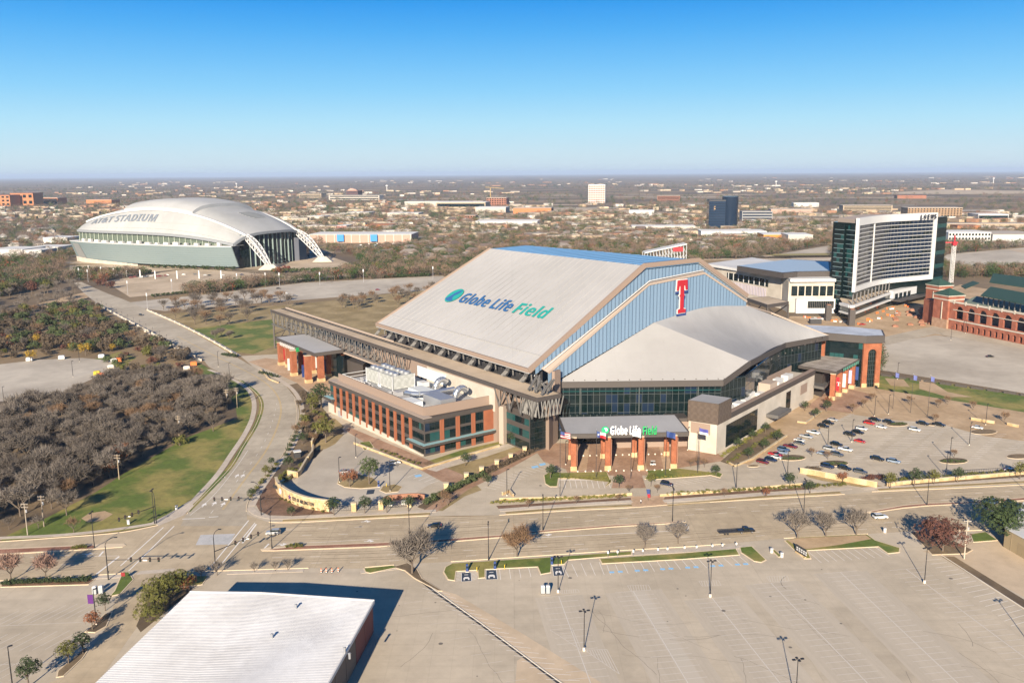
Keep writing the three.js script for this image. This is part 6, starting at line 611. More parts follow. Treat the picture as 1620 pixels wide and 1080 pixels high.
{ // the bare wood left of the curving road
const r = rngOf(21), P = [[-277.29, -425.79], [-260.28, -434.67], [-250.24, -449.08], [-243.33, -468.6], [-237.63, -489.9], [-233.33, -513.1], [-216.29, -517.6], [-187.15, -510.2], [-165.02, -487.8], [-149.63, -456.7], [-147.85, -429.5], [-152.78, -403.27], [-158.49, -369.16], [-161.04, -355.69], [-163.74, -329.91], [-167.77, -313.12], [-172.45, -295.55], [-191.7, -286.91]];
for (const p of scatter(P, 6.9, 3, 235)) { const k = r(); plant(bare[Math.floor(r() * 5)], p, .68 + r() * r() * .7, 'leafless grey brown tree in the dense wood left of the curving road', 'bare trees in the roadside wood', k < .07 ? { crown: twigWarm } : { crown: twigM[Math.floor(r() * 3)] }); }
for (const [p, s] of [[[-163.72, -355.75], 1.1], [[-162.81, -344.64], .9]]) plant(rustT, p, s * 1.3, 'russet brown leafed tree inside the grey wood', 'russet trees in the wood', { crown: leafM.rust });
for (const [x, l, s] of [[[-150.63, -384.44], 'small olive bush at the lawn edge of the wood', 1.3]]) plant(bushT, x, s * 1.5, l, null, { foliage: leafM.olive }, 'shrub');
plant(bare[1], [-163.86, -342.37], 1.05, 'pale trunked bare tree standing out on the lawn side of the wood'); plant(bare[2], [-143.02, -407.22], .95, 'bare tree standing alone at the lawn bend near the road'); plant(bare[0], [-161.02, -301.82], .9, 'bare tree with tall trunk at the lawn corner near the poles'); plant(bareLow[0], [-150.93, -286.22], .55, 'tiny bare tree beside the scuffed earth patch', null, { crown: twigWarm }); plant(bareLow[1], [-165.23, -290.32], .5, 'thin bare sapling between the two utility poles'); plant(bareLow[2], [-174.5, -288.82], .5, 'thin bare sapling at the left edge of the lawn');
const C = [[-360.21, -567.1], [-352.77, -597.8], [-322.04, -614.5], [-286.42, -595.5], [-268.2, -603.7], [-234.69, -568.9], [-202.68, -543.2], [-220.25, -580.6], [-290.71, -673.6], [-358.14, -762.7], [-405.07, -832.9], [-430.08, -794.8], [-452.6, -773.8], [-472, -750.5]];
let i = 0; for (const p of scatter(C, 9.5, 9, 150)) { const q = r(); if (i++ < 56 && q < .55) plant(bareLow[i % 3], p, .75 + r() * .35, 'bare brown tree in the creek bottom left of the bridge', 'bare creek trees', { crown: q < .2 ? twigWarm : twigM[2] }); else if (q < .72) plant(bushT, p, 2.2 + r() * 1.6, 'brown undergrowth bush in the creek bottom', 'creek undergrowth', { foliage: q < .62 ? leafM.brownbush : leafM.olive }, 'shrub', 'creek_bush'); else plant(bushT, p, 2.4 + r(), 'dull green bush in the creek bottom', 'green creek bushes', { foliage: leafM.pale }, 'shrub', 'creek_bush'); }
for (const [p, s] of [[[-365.62, -632.6], 1], [[-345.46, -631.8], 1.1], [[-307.3, -607.2], .8], [[-290.97, -591.4], 1.2], [[-278.47, -604], .8], [[-317.94, -571.6], 1.1]]) plant(rustT, p, s, 'golden yellow leafed tree in the creek bottom', 'yellow creek trees', { crown: leafM.yellow }, 'tree', 'yellow_tree');
for (const [p, s, m] of [[[-524.5, -930.1], 1.5, leafM.pale], [[-521.2, -900.4], 1.3, leafM.olive], [[-496.5, -908.8], 1.3, leafM.darkrust], [[-484.9, -918], 1.3, leafM.olive]]) plant(oakT[0], p, s, 'broad shaggy tree at the far left of the creek valley', 'tall trees at the far left', { crown: m }, 'tree', 'valley_tree');
for (const p of scatter([[-545.5, -892.2], [-477.6, -964.4], [-427.15, -886.4], [-408.14, -833], [-434.15, -802.5], [-471.3, -767.6]], 13, 5, 22)) plant(bareLow[1], p, 1 + r() * .4, 'bare tree on the far creek bank', 'bare trees on the far bank');
for (const p of scatter([[-323.78, -809.1], [-291.81, -844.3], [-246.07, -877.4], [-205.65, -840.2], [-197.67, -739], [-212.81, -717.2], [-236.36, -694.1], [-262.16, -710], [-299.3, -760.2]], 9, 6, 34)) plant(bareLow[2], p, .95 + r() * .4, 'bare tree in the meadow right of the bridge', 'bare meadow trees right of the bridge', r() < .3 ? { crown: twigWarm } : null);
for (const p of scatter([[-165.92, -838.3], [-131.53, -871.8], [-104.21, -908.4], [-77.96, -907.1], [-89.14, -826.4], [-118.25, -780.9], [-153.79, -789.9]], 9, 8, 20)) plant(bareLow[0], p, .9 + r() * .4, 'bare tree in the thicket behind the lattice track', 'bare thicket behind the track', r() < .4 ? { crown: twigWarm } : null);
for (const p of [[-220.42, -660.1], [-210.49, -646.8], [-221.8, -649.8]]) plant(bare[3], p, .7, 'low spreading bare tree on the green meadow', 'low trees on the meadow');
}
plant(bareBig, [-31.02, -252.65], 1.3, 'large windswept bare tree beside the near driveway entrance'); plant(bareBig, [1.14, -263.94], .95, 'bare tree with a few yellow leaves on the near verge', null, { crown: twigWarm });
for (const [p, s, l] of [[[42.7, -270.03], .78, 'left of the two small bare trees behind the row of white signs'], [[54.2, -273.34], .7, 'right of the two small bare trees behind the row of white signs'], [[94.57, -276.76], .95, 'left of the three bushy bare trees on the bare earth island'], [[104.52, -278.16], .88, 'middle of the three bushy bare trees on the bare earth island'], [[115.19, -279.56], .92, 'right of the three bushy bare trees on the bare earth island']]) plant(bare[(s * 100 | 0) % 5], p, s, l, null, { crown: twigM[1] });
plant(bare[0], [-151.93, -249.34], .88, 'pinkish bare tree on the left edge of the near pavement', null, { crown: twigPink }); plant(bare[2], [-142.23, -250.9], .8, 'pinkish bare tree on the near pavement, second from the left', null, { crown: twigPink });
{ const t = leafTree('russet_oak', 91, 10, 14, 1500, .42, leafM.darkrust, .06); plant(t, [137.78, -266.05], 1, 'broad dark russet oak at the corner of the near lot'); const u = leafTree('live_oak', 92, 11, 15.5, 2100, .44, leafM.oak, .1); plant(u, [162.89, -275.62], 1.05, 'big dark green live oak beside the tan shed'); plant(rustT, [173.72, -282.84], .8, 'red leafed tree at the right edge behind the live oak', null, { crown: leafM.redbush }); }
for (const [p, s, l, m] of [[[-113.57, -219.81], .62, 'small russet tree beside the purple bannered lamp post', 'rust'], [[-114.91, -230.34], .6, 'small green tree behind the purple bannered lamp post', 'shrub'], [[-110.34, -207.63], .7, 'upper of the two round green trees in the left lot strip', 'shrub'], [[-111.73, -202.9], .7, 'lower of the two round green trees in the left lot strip', 'olive'], [[-116.38, -192.95], .85, 'dark green tree cut by the bottom edge at lower left', 'shrub']]) plant(smallT, p, s * 1.6, l, null, { crown: leafM[m] });
{ const big = bush('hedge_tree', 120, 6, 8, 900, .3, leafM.olive); [[[-101.74, -231.63], 1], [[-101.55, -238.07], 1.1], [[-99.91, -241.99], 1], [[-99.68, -223.37], .85]].forEach(([p, s]) => plant(big, p, s, 'tall olive green thicket along the white warehouse wall', 'olive thicket by the warehouse', null, 'shrub')); plant(big, [-97.17, -243.16], .7, 'browner end of the thicket at the warehouse corner', null, { foliage: leafM.rust }, 'shrub'); }
for (const [p, s] of [[[-90.62, -252.26], .5], [[-79.81, -254.28], .35], [[-73.6, -255.06], .35], [[-69.79, -255.44], .38], [[-94.88, -250.61], .45]]) plant(bareLow[1], p, s, 'scrubby bare bush on the near verge by the warehouse', 'bare verge bushes', null, 'shrub', 'bare_bush');
for (const [a, b, n, s, m, l] of [[[-153.39, -246.86], [-127.89, -248.98], 26, .62, 'shrub', 'low dark clipped hedge along the left near lot'], [[-8.59, -310.17], [42.92, -316.36], 34, .5, 'grassy', 'yellow green ornamental grass tuft above the low stone wall'], [[57.38, -317.41], [129.72, -327.01], 36, .55, 'olive', 'green shrub along the stone wall by the boulevard'], [[145.5, -329.56], [205.98, -340.22], 22, .7, 'olive', 'green shrub below the right car park wall'], [[-32.98, -308.72], [-11.87, -341.59], 18, .95, 'pale', 'dusty green bush in the hedge beside the paver path'], [[-13.13, -340.85], [10.82, -374.37], 18, .8, 'brownbush', 'brown leafed bush in the hedge beside the paver path'], [[-99.9, -316.4], [-98.92, -356.85], 9, .6, 'olive', 'scrubby bush on the strip along the curving road'], [[-98.37, -365.26], [-104.58, -424.96], 9, .75, 'shrub', 'green shrub on the strip along the curving road bend'], [[89.29, -352.9], [126.05, -400.84], 16, .6, 'olive', 'olive shrub on the bank beside the cream building'], [[88.59, -361.25], [121.64, -406.2], 16, .62, 'grassy', 'yellow shrub on the bank beside the cream building'], [[18.57, -337.21], [37.99, -336.82], 14, .34, 'grassy', 'golden edging shrub of the left entrance lawn'], [[54.98, -335.74], [80.11, -341.25], 14, .34, 'grassy', 'golden edging shrub of the right entrance lawn'], [[-59.08, -375.91], [-38.69, -353.95], 9, .5, 'olive', 'low shrub at the foot of the office wing'], [[112.73, -359.04], [123.38, -358.81], 7, .5, 'pale', 'low shrub on the first car park island'], [[128.55, -352.08], [138.99, -351.86], 7, .5, 'pale', 'low shrub on the second car park island'], [[179.06, -354.29], [189.65, -353.24], 7, .5, 'pale', 'low shrub on the third car park island'], [[182, -410.12], [189.21, -409.95], 5, .5, 'pale', 'low shrub on the far car park island'], [[120.19, -346.64], [125.82, -344.18], 5, .6, 'brownbush', 'brown shrub at the end of the car park wall'], [[136.24, -331.19], [147.61, -334.62], 6, .8, 'darkrust', 'dark hedge shrub behind the car park wall'], [[-156.87, -532.8], [-140.73, -518.6], 6, .8, 'shrub', 'dark green shrub beside the brick pavilion'], [[-197.29, -588.2], [-183.9, -579.4], 5, 1, 'shrub', 'shrub at the near end of the bridge parapet'], [[-88.42, -316.19], [-67.77, -302.56], 10, .4, 'olive', 'low shrub at the foot of the curved sign wall'], [[-144.9, -272.1], [-140.37, -273.02], 5, .5, 'olive', 'shrub on the left median nose'], [[-74.57, -272.19], [-69.28, -272.61], 5, .5, 'olive', 'shrub on the long median nose']])
for (let i = 0; i < n; i++) { const p = mix2(a, b, (i + .5) / n), j = Math.sin(i * 91.7) * .8; plant(bushT, [p[0], p[1] + j * .6], s * (.85 + .3 * Math.abs(Math.sin(i * 37.1))), l, l + ' row', { foliage: leafM[m] }, 'shrub'); }
for (const [p, s, m, l] of [[[-79.27, -299.17], .75, 'shrub', 'small green tree in front of the curved sign wall'], [[-64.32, -300.09], 1.25, 'shrub', 'first of the four dark green trees right of the sign wall'], [[-53.48, -301.7], 1.2, 'shrub', 'second of the four dark green trees right of the sign wall'], [[-45.57, -302.16], 1.2, 'shrub', 'third of the four dark green trees right of the sign wall'], [[-37.94, -303.24], 1.15, 'shrub', 'fourth of the four dark green trees right of the sign wall'], [[-98.41, -317.03], .8, 'shrub', 'lowest of the small trees along the curving road'], [[-100.37, -342.62], .85, 'olive', 'middle of the small trees along the curving road'], [[-101.21, -354.45], .75, 'shrub', 'upper of the small trees along the curving road'], [[-92.96, -351.05], 1.1, 'shrub', 'green tree beside the low stone walls'], [[-95.34, -385.09], 1.1, 'shrub', 'green tree at the head of the low stone walls'], [[-56.67, -332.1], 1.75, 'pale', 'bright green conical tree on the service court island'], [[-85.3, -387.74], 1.9, 'olive', 'tall olive tree behind the low stone walls'], [[-100.22, -448.99], 2.1, 'shrub', 'dark green tree at the left end of the office wing'], [[-102.61, -440.31], 1.6, 'olive', 'olive tree left of the office wing'], [[-19.9, -353.56], 1.1, 'shrub', 'round tree on the front lawn before the office wing'], [[0.25, -381.99], 1.2, 'shrub', 'round tree before the glazed corner'], [[40.97, -325.93], 1, 'shrub', 'left round tree flanking the central walk'], [[53.74, -327.79], 1, 'olive', 'right round tree flanking the central walk'], [[15.04, -337.28], 1.1, 'shrub', 'green tree at the left tip of the entrance bed'], [[81.62, -338.94], .9, 'shrub', 'green tree at the right tip of the entrance bed'], [[99.14, -374.23], .95, 'shrub', 'first round tree under the big side window'], [[108.76, -386.21], .95, 'shrub', 'second round tree under the big side window'], [[118.1, -397.93], .95, 'shrub', 'third round tree under the big side window'], [[100.21, -359.31], 1, 'shrub', 'lowest round tree beside the parked car row'], [[110.01, -371.27], 1, 'shrub', 'middle round tree beside the parked car row'], [[119.6, -383.08], 1, 'shrub', 'upper round tree beside the parked car row'], [[149.24, -436.29], 1, 'shrub', 'left round tree below the brick steps'], [[149.59, -422.09], 1, 'shrub', 'middle round tree below the brick steps'], [[159.67, -434.81], 1.1, 'shrub', 'right round tree below the brick steps'], [[107.32, -326.04], 1.1, 'shrub', 'green tree at the car park entry wall'], [[112.61, -318.37], 1, 'shrub', 'bushy tree on the pavement by the car park entry'], [[145.05, -323.21], 1.2, 'olive', 'first green tree below the right car park wall'], [[155.44, -325.8], 1.35, 'shrub', 'second green tree below the right car park wall'], [[163.95, -327.76], 1.1, 'olive', 'third green tree below the right car park wall'], [[174.02, -329.71], 1.15, 'shrub', 'fourth green tree below the right car park wall'], [[200.27, -332.83], 1.3, 'olive', 'green tree below the car park wall at the right edge'], [[-9.77, -329.03], .9, 'shrub', 'bush in the stone planter at the driveway']]) plant(smallT, p, s * (s > 1.4 ? 1.15 : 1), l, null, { crown: leafM[m] });
plant(rustT, [-63.9, -329.38], 1, 'rust coloured tree on the service court island'); plant(rustT, [129.57, -330.59], .6, 'orange leafed small tree before the car park wall', null, { crown: leafM.rust }); plant(rustT, [95.23, -315.37], .5, 'orange leafed sapling on the pavement'); plant(rustT, [165.11, -448.42], .6, 'russet shrub tree beside the brick steps');
for (const [p, s] of [[[-26.23, -311.78], .5], [[-24.13, -308.56], .5], [[5.59, -306.14], .32], [[23.38, -309.58], .32], [[38.97, -311.21], .32], [[79.41, -315.67], .35], [[73.68, -350], .4], [[76.88, -351.54], .4], [[79.41, -349.88], .4], [[44.15, -320.35], .35], [[55.07, -320.82], .35], [[128.25, -362.96], .4], [[133.48, -358.59], .4], [[172.57, -433.27], .5], [[180.98, -441.65], .5], [[190.6, -454.3], .5], [[205.07, -413.95], .45], [[187.68, -359.97], .4], [[207.6, -447.3], .5], [[219.29, -440.66], .5], [[235.06, -436.53], .5], [[238.34, -413.13], .55], [[227.14, -446.78], .5], [[-100.69, -397.96], .6], [[-98.78, -405.12], .6], [[12.43, -380.78], .4], [[15.33, -382.6], .4], [[-92.13, -413.5], .5]]) plant(bareLow[0], p, s, 'small leafless ornamental tree on the ballpark forecourt', 'leafless forecourt saplings', { crown: twigWarm }, 'tree', 'bare_sapling');

{ const r = rngOf(61); for (const p of scatter([[-95.43, -387.97], [-91.78, -397.76], [-90.63, -421.21], [-101.22, -449.01], [-117.49, -480.6], [-113.06, -455.8], [-104.65, -430.77], [-98.31, -397.91]], 5, 44, 16)) plant(bushT, p, .9 + r() * .5, 'brown green shrub in the planted strip left of the office wing', 'planted strip shrubs', { foliage: r() < .5 ? leafM.brownbush : leafM.olive }, 'shrub'); for (const p of scatter([[-93.85, -337.22], [-92.64, -348.66], [-88.18, -354.17], [-87.67, -343.12], [-90.07, -334.21]], 3, 45, 9)) plant(bushT, p, .6 + r() * .3, 'low shrub in the bed above the curved sign wall', 'bed shrubs above the sign wall', { foliage: leafM.olive }, 'shrub'); for (const p of [[-94.99, -416.85], [-88.23, -397.67], [-91.09, -387.87]]) plant(bare[3], p, .5, 'leafless brown tree in the planted strip left of the office wing', 'bare trees left of the office', { crown: twigWarm }); for (const p of scatter([[-451.9, -717.6], [-437.19, -766.1], [-389.44, -781.9], [-355.76, -745.6], [-246.83, -594.2], [-204.67, -548.8], [-217.63, -520.9], [-246.17, -542.7], [-284.4, -591.1], [-319.37, -583.9], [-363.9, -573.1]], 7, 46, 110)) plant(bushT, p, 1.2 + r(), 'low brush in the creek bottom', 'low creek brush', { foliage: [leafM.brownbush, leafM.brownbush, leafM.olive, leafM.darkrust, leafM.pale][Math.floor(r() * 5)] }, 'shrub', 'brush'); }
const shed = thing('white_roofed_warehouse', 'large warehouse with bright white ribbed metal roof and brown brick side', 'warehouse', [-62, 0, -200]);
{ const a = [-87.96, 9, -223.41], k = [-67.58, 9.6, -221.18], b = [-36.98, 9, -217.62], c = [-41.27, 9, -179.17], d = [-93.55, 9, -179.79], ext = (p, q, t) => mix3(p, q, t), c2 = ext(b, c, 1.7), d2 = ext(a, d, 1.7), k2 = [lerp(d2[0], c2[0], .4), 9.8, lerp(d2[2], c2[2], .4)];
const rib = M.shedRoof, half = (p, q, r, s, n) => { const roof = mb(); roof.slab([p, q, r, s], .35); const o = roof.build('roof_plane', rib, shed); for (let i = 1; i < n; i++) { const u = mix3(p, s, i / n), v = mix3(q, r, i / n); mb().bar([u[0], u[1] + .03, u[2]], [v[0], v[1] + .02, v[2]], .07, .045).build('standing_rib', M.shedRoof, o); } };
half(a, k, k2, d2, 100); half(k, b, c2, k2, 100); mb().bar(a, k, .4, .5).bar(k, b, .4, .5).build('eave_trim', M.white, shed); mb().bar([b[0] - .1, b[1] - .3, b[2]], [c2[0] - .1, c2[1] - .3, c2[2]], .35, .9).build('gutter', M.white, shed);
const inn = (p, x, z) => [p[0] + x, p[2] + z]; mb().prism([inn(a, .6, .5), inn(k, 0, .5), inn(b, -.6, .5), inn(c2, -.6, 0), inn(d2, .6, 0)], 0, 8.6).build('wall', textured([.14, .085, .06], [.19, .12, .085], 4, { grain: .5 }), shed);
const W = new Wall(inn(c2, -.55, 0), inn(b, -.55, .5)); for (let i = 0; i < 8; i++) W.pane(shed, 'wall_panel', i > 5 ? flat(.17, .05, .04) : flat(.14, .105, .08), i * W.l / 8 + .15, (i + 1) * W.l / 8 - .15, .4, 8, .18, .2);
for (const q of [[-56.62, 9.4, -212.96], [-58.87, 9.6, -197.97], [-40.02, 9.2, -191.49], [-38.38, 9.2, -188.97]]) { const m = mb(); m.cyl([q[0], 9.1, q[2]], [q[0], 10.4, q[2]], .3, .3, 8); m.cyl([q[0], 10.4, q[2]], [q[0], 10.6, q[2]], .45, .2, 8); m.build('roof_vent', M.galv, shed); } }
const tanShed = thing('tan_shed', 'tan metal shed with white roof at the right edge', 'shed', [157.37, 0, -261.92]);
{ const a = [158.92, -269.12], b = [161.95, -252.75], d = [b[0] - a[0], b[1] - a[1]], W = new Wall(a, b), bk = [a[0] + 22, a[1] - 26], bk2 = [b[0] + 22, b[1] - 26]; mb().prism([a, b, bk2, bk], 0, 6.4).build('wall', flat(.30, .235, .14), tanShed); mb().prism([a, b, bk2, bk].map(p => mix2(p, [a[0] + 20, a[1] - 8], -.015)), 6.4, 6.7).build('roof', M.whiteRoof, tanShed); W.pane(tanShed, 'door', flat(.27, .21, .125), 6, 10, 0, 4, .06, .1); for (const x of [3, 12]) { const m = mb(); W.rect(m, x, x + .15, 0, 6.3, .08, .1); m.build('wall_seam', flat(.24, .19, .12), tanShed); } }
const bridge = thing('road_bridge', 'long concrete road bridge with pale parapets crossing the creek', 'bridge', [-170, 0, -640]);
{ const L = smooth([[-204.73, -569.9], [-228.54, -603.4], [-278.3, -673.1], [-339.01, -756.7], [-399.79, -841]]), R = smooth([[-186.25, -585.7], [-225.28, -646.1], [-276.08, -719.8], [-331.14, -794.1]]); for (const [p, nm] of [[L, 'left'], [R, 'right']]) { const m = mb(); ribbon(m, p, .5, -.5, 1.3); m.build('parapet', M.cream, bridge); const r = mb(); ribbon(r, p, .2, 1.35, 1.5); ribbon(r, p, .8, .02, .2, nm === 'left' ? -.9 : .9); r.build('railing', M.galv, bridge); for (const q of along(p, 14)) mb().box(q.p[0], 0, q.p[1], 1, 1.7, 1).build('parapet_post', M.walk, bridge); } const w = mb(); ribbon(w, offsetLine(R, 1.6), 2.4, 0, .25); w.build('bridge_footway', M.walk, bridge); for (const q of along(L.slice(8, 26), 12)) mb().box(q.p[0] - 1.2, 0, q.p[1] + 1.2, 1.6, .9, 1.6).build('pier_head', M.cream, bridge); for (const q of along(L, 20, 4)) { const m = mb(); m.cyl([q.p[0], 0, q.p[1]], [q.p[0], 5, q.p[1]], .09, .06, 6); m.box(q.p[0], 5, q.p[1], .4, .5, .4); m.build('bridge_lamp', M.dark, bridge); } }
function lampProto(name, h, kind) { const g = new THREE.Group(); g.name = name; const p = mb(); p.cyl([0, kind === 'lot' ? .8 : 0, 0], [0, h, 0], kind === 'lot' ? .13 : .14, .09, 8); p.build('pole', M.black, g);
if (kind === 'lot') { mb().cyl([0, 0, 0], [0, .9, 0], .38, .36, 12).build('concrete_base', M.pale, g); for (const s of [-1, 1]) { const a = mb(); a.bar([0, h - .1, 0], [s * .7, h, 0], .1); a.box(s * 1.05, h - .08, 0, .75, .22, .5); a.build('lamp_head', M.black, g); } for (const s of [-1, 1]) mb().box(0, h - .08, s * .62, .5, .22, .6).build('lamp_head', M.black, g); }
else if (kind === 'street') { mb().cyl([0, 0, 0], [0, 1.6, 0], .24, .17, 8).build('pole_base', M.black, g); for (const s of [-1, 1]) { const a = mb(); a.bar([0, h - .5, 0], [0, h - .1, s * .8], .1); a.box(0, h - .25, s * .95, .42, .35, .6); a.build('lamp_head', M.black, g); } mb().cyl([0, h, 0], [0, h + .5, 0], .1, .02, 6).build('finial', M.black, g); }
else { mb().box(.5, h - .1, 0, .8, .18, .4).build('lamp_head', M.black, g); mb().cyl([0, 0, 0], [0, .4, 0], .22, .2, 8).build('pole_base', M.pale, g); }
return g; }
const lotLamp = lampProto('parking_lot_lamp', 11, 'lot'), streetLamp = lampProto('street_lamp', 12.5, 'street'), courtLamp = lampProto('court_lamp', 9, 'court');
function put(proto, p, label, cat, group, s = 1, turn = 0) { const o = proto.clone(); o.name = numbered(proto.name); scene.add(o); o.position.set(p[0], 0, p[1]); o.scale.setScalar(s); o.rotation.y = turn; o.userData = { label, category: cat }; if (group) o.userData.group = group; return o; }
for (const [p, l] of [[[12.94, -239.55], 'lot lamp post beside the portable toilets'], [[17.89, -207.52], 'lot lamp post between the two hatched triangles'], [[56.56, -236.18], 'lot lamp post standing below the blue accessible bays'], [[121.77, -244], 'lot lamp post near the russet oak'], [[64.64, -184.16], 'lot lamp post cut by the bottom edge of the picture'], [[132.02, -204.25], 'lot lamp post beyond the right edge of the near lot']]) put(lotLamp, p, l, 'lamp post', 'near lot lamps', 1, .2);
for (const [p, l] of [[[-78.94, -271.52], 'street lamp on the nose of the long median'], [[-34.46, -276.34], 'street lamp on the median left of the big bare tree'], [[-7.86, -261.74], 'street lamp on the near pavement before the reserved bays'], [[10.15, -285.1], 'street lamp on the median below the front stone wall'], [[55.7, -292.13], 'street lamp near the end of the long median'], [[104.06, -299.46], 'street lamp in the median gap behind the bushy bare trees'], [[151.16, -305.96], 'street lamp on the right median'], [[193.21, -309.62], 'street lamp on the right median at the edge'], [[-137.65, -272.97], 'street lamp on the left median'], [[-126.1, -293.59], 'tall dark post on the lawn corner by the crossing']]) put(streetLamp, p, l, 'lamp post', 'boulevard lamps');
for (const [p, l] of [[[85.92, -323.66], 'lamp post at the right tip of the entrance drive'], [[110.13, -338.36], 'lamp post beside the end of the parked car row'], [[139.95, -376.99], 'lamp post beside the crowded island'], [[153, -383.28], 'lamp post in the middle of the visitor car park'], [[180.49, -425.94], 'lamp post at the head of the visitor car park'], [[188.82, -429.26], 'lamp post by the far island'], [[172.41, -335.61], 'lamp post behind the right car park wall'], [[183.39, -355.03], 'lamp post on the third car park island'], [[203.02, -377.43], 'lamp post in the open bays of the visitor car park'], [[226.99, -409.03], 'lamp post beside the plaza wall'], [[-2.31, -318.54], 'lamp post at the driveway planter'], [[-67.64, -365.46], 'lamp post beside the court entrance'], [[-47.38, -324.16], 'lamp post on the small court island'], [[-68.83, -334.52], 'lamp post at the left of the court island'], [[-169.21, -516.2], 'lamp post at the near end of the bridge'], [[-187.66, -552], 'lamp post left of the bridge end'], [[-267.7, -525.8], 'lamp post in the creekside lot'], [[-272.61, -460], 'lamp post at the left of the creekside lot'], [[-285.31, -570.6], 'lamp post at the back of the creekside lot'], [[-113.8, -222.53], 'lamp post in the left near lot strip'], [[-120.49, -193.26], 'lamp post at the lower left corner'], [[76.87, -372.91], 'lamp post right of the entrance canopy'], [[22.14, -354.31], 'lamp post left of the entrance canopy'], [[225.53, -504.4], 'lamp post by the arched brick corner'], [[315.91, -625], 'lamp post near the old brick ballpark'], [[340.13, -652.2], 'lamp post before the old brick ballpark arcade']]) put(courtLamp, p, l, 'lamp post', 'court lamps', p[1] < -420 ? 1.1 : 1.15, .6);
mb().box(-113.8 - .95, 6.2, -222.53, 1.5, 2.6, .1).build('purple_banner', flat(.075, .012, .13)).userData = { label: 'purple banner on the lamp post in the left lot', category: 'banner' };
function signal(base, h, armDir, armLen, label, curve) { const g = thing('traffic_signal', label, 'traffic signal', [base[0], 0, base[1]]), B = (x, y, z) => [base[0] + x, y, base[1] + z]; const p = mb(); p.cyl(B(0, 0, 0), B(0, h, 0), .2, .12, 8); let q = [B(0, h, 0)]; for (let i = 1; i <= 6; i++) { const t = i / 6 * 1.5; q.push(B(curve * 2.6 * (1 - Math.cos(t)), h + 2.2 * Math.sin(t), -1.2 * (1 - Math.cos(t)))); } p.path(q, .09, 6); p.build('pole', M.black, g); const e = q[6]; mb().box(e[0] + curve * .4, e[1] - .1, e[2], 1, .2, .45).build('street_light', M.black, g);
const a = mb(), y = 6.4; a.cyl(B(0, y, 0), B(armDir[0] * armLen, y + .3, armDir[1] * armLen), .14, .07, 8); a.build('mast_arm', M.black, g); for (const t of [.45, .62, .8, .96]) { const c = B(armDir[0] * armLen * t, y - .5, armDir[1] * armLen * t), s = mb(); s.box(c[0], c[1], c[2], .55, 1.35, .4); const o = s.build('signal_head', M.black, g); for (const [dy, m] of [[.95, M.lensR], [.55, M.lensY], [.15, M.lensG]]) mb().box(c[0], c[1] + dy, c[2] + .22, .24, .24, .05).build('lens', m, o); } const sg = B(armDir[0] * armLen * .71, y - .2, armDir[1] * armLen * .71); mb().box(sg[0], sg[1], sg[2] + .15, 1.3, .4, .06).build('street_name_sign', M.white, g); mb().box(base[0] + .25, 2.4, base[1] + .2, .35, .5, .3).build('pedestrian_signal', M.black, g); }
signal([-122.7, -249.75], 11, [1, .02], 16.5, 'traffic signal mast with long arm at the near left corner', 1); signal([-92.02, -255.34], 11, [.6, -.8], 17, 'traffic signal mast with arm reaching away at the near middle corner', .6); signal([-90.51, -300.56], 10, [-.99, .05], 17, 'traffic signal mast reaching over the curving road at the sign wall', -1); signal([-125.43, -293.58], 9.5, [-.5, .86], 15, 'traffic signal mast at the lawn corner reaching towards the boulevard', -.5);
function flagPole(base, h, label, cols, emblem) { const g = thing('flag_pole', label, 'flag pole', [base[0], 0, base[1]]); mb().cyl([base[0], 0, base[1]], [base[0], h, base[1]], .13, .06, 8).build('pole', M.dark, g); mb().ball(base[0], h + .15, base[1], .18, .18, .18).build('finial', M.galv, g); const wv = (u, v) => [base[0] + .15 + u * 3.6, h - .4 - v * 2.4 - u * 1.1, base[1] + Math.sin(u * 5 + v) * .35]; const n = cols.length, f = mb(); const first = mb(); cols.forEach((c, k) => { const m = mb(); for (let i = 0; i < 6; i++) { const [u0, u1, v0, v1] = c.slice(1); const a = lerp(u0, u1, i / 6), b = lerp(u0, u1, (i + 1) / 6); m.quad(wv(a, v1), wv(b, v1), wv(b, v0), wv(a, v0)); } m.build('flag', c[0], g); }); if (emblem) { const c = wv(emblem[1], emblem[2]); mb().ball(c[0], c[1], c[2] + .1, .35, .35, .1, 6, 4).build('flag_star', emblem[0], g); } return g; }
{ const st = []; for (let i = 0; i < 7; i++) st.push([i % 2 ? M.white : M.red, i < 4 ? .42 : 0, 1, i / 7, (i + 1) / 7]); st.push([M.navy, 0, .42, 0, .57]); const H = 20; flagPole([17.68, -316.17], 26.41, 'flag pole with striped red and white flag with blue corner', st); flagPole([33.2, -336.91], 20.17, 'flag pole with blue, white and red lone star flag', [[M.navy, 0, .34, 0, 1], [M.white, .34, 1, 0, .5], [M.red, .34, 1, .5, 1]], [M.white, .17, .5]); flagPole([47.05, -336.64], 20.67, 'flag pole with plain white flag before the canopy', [[M.white, 0, 1, 0, 1]]); flagPole([61.26, -339.35], 19.25, 'flag pole with plain blue flag before the canopy', [[M.navy, 0, 1, 0, 1]]); flagPole([75.08, -342.89], 19.42, 'flag pole with blue flag beside the cream building', [[flat(.06, .06, .25), 0, 1, 0, .6], [M.white, 0, 1, .6, 1]]); mb().cyl([76.57, 0, -347.55], [76.57, 14, -347.55], .1, .06, 6).build('bare_flag_pole', M.dark).userData = { label: 'shorter bare pole close to the pole beside the cream building', category: 'pole' };
flagPole([195.6, -440.03], 19.3, 'left of the three flag poles by the side lawn', [[flat(.1, .12, .3), 0, .5, 0, 1]]); flagPole([200.84, -431.34], 19.93, 'middle of the three flag poles by the side lawn', [[flat(.1, .12, .3), 0, .5, 0, 1]]); flagPole([206.64, -425.28], 20.64, 'right of the three flag poles by the side lawn', [[flat(.1, .12, .3), 0, .5, 0, 1]]); }
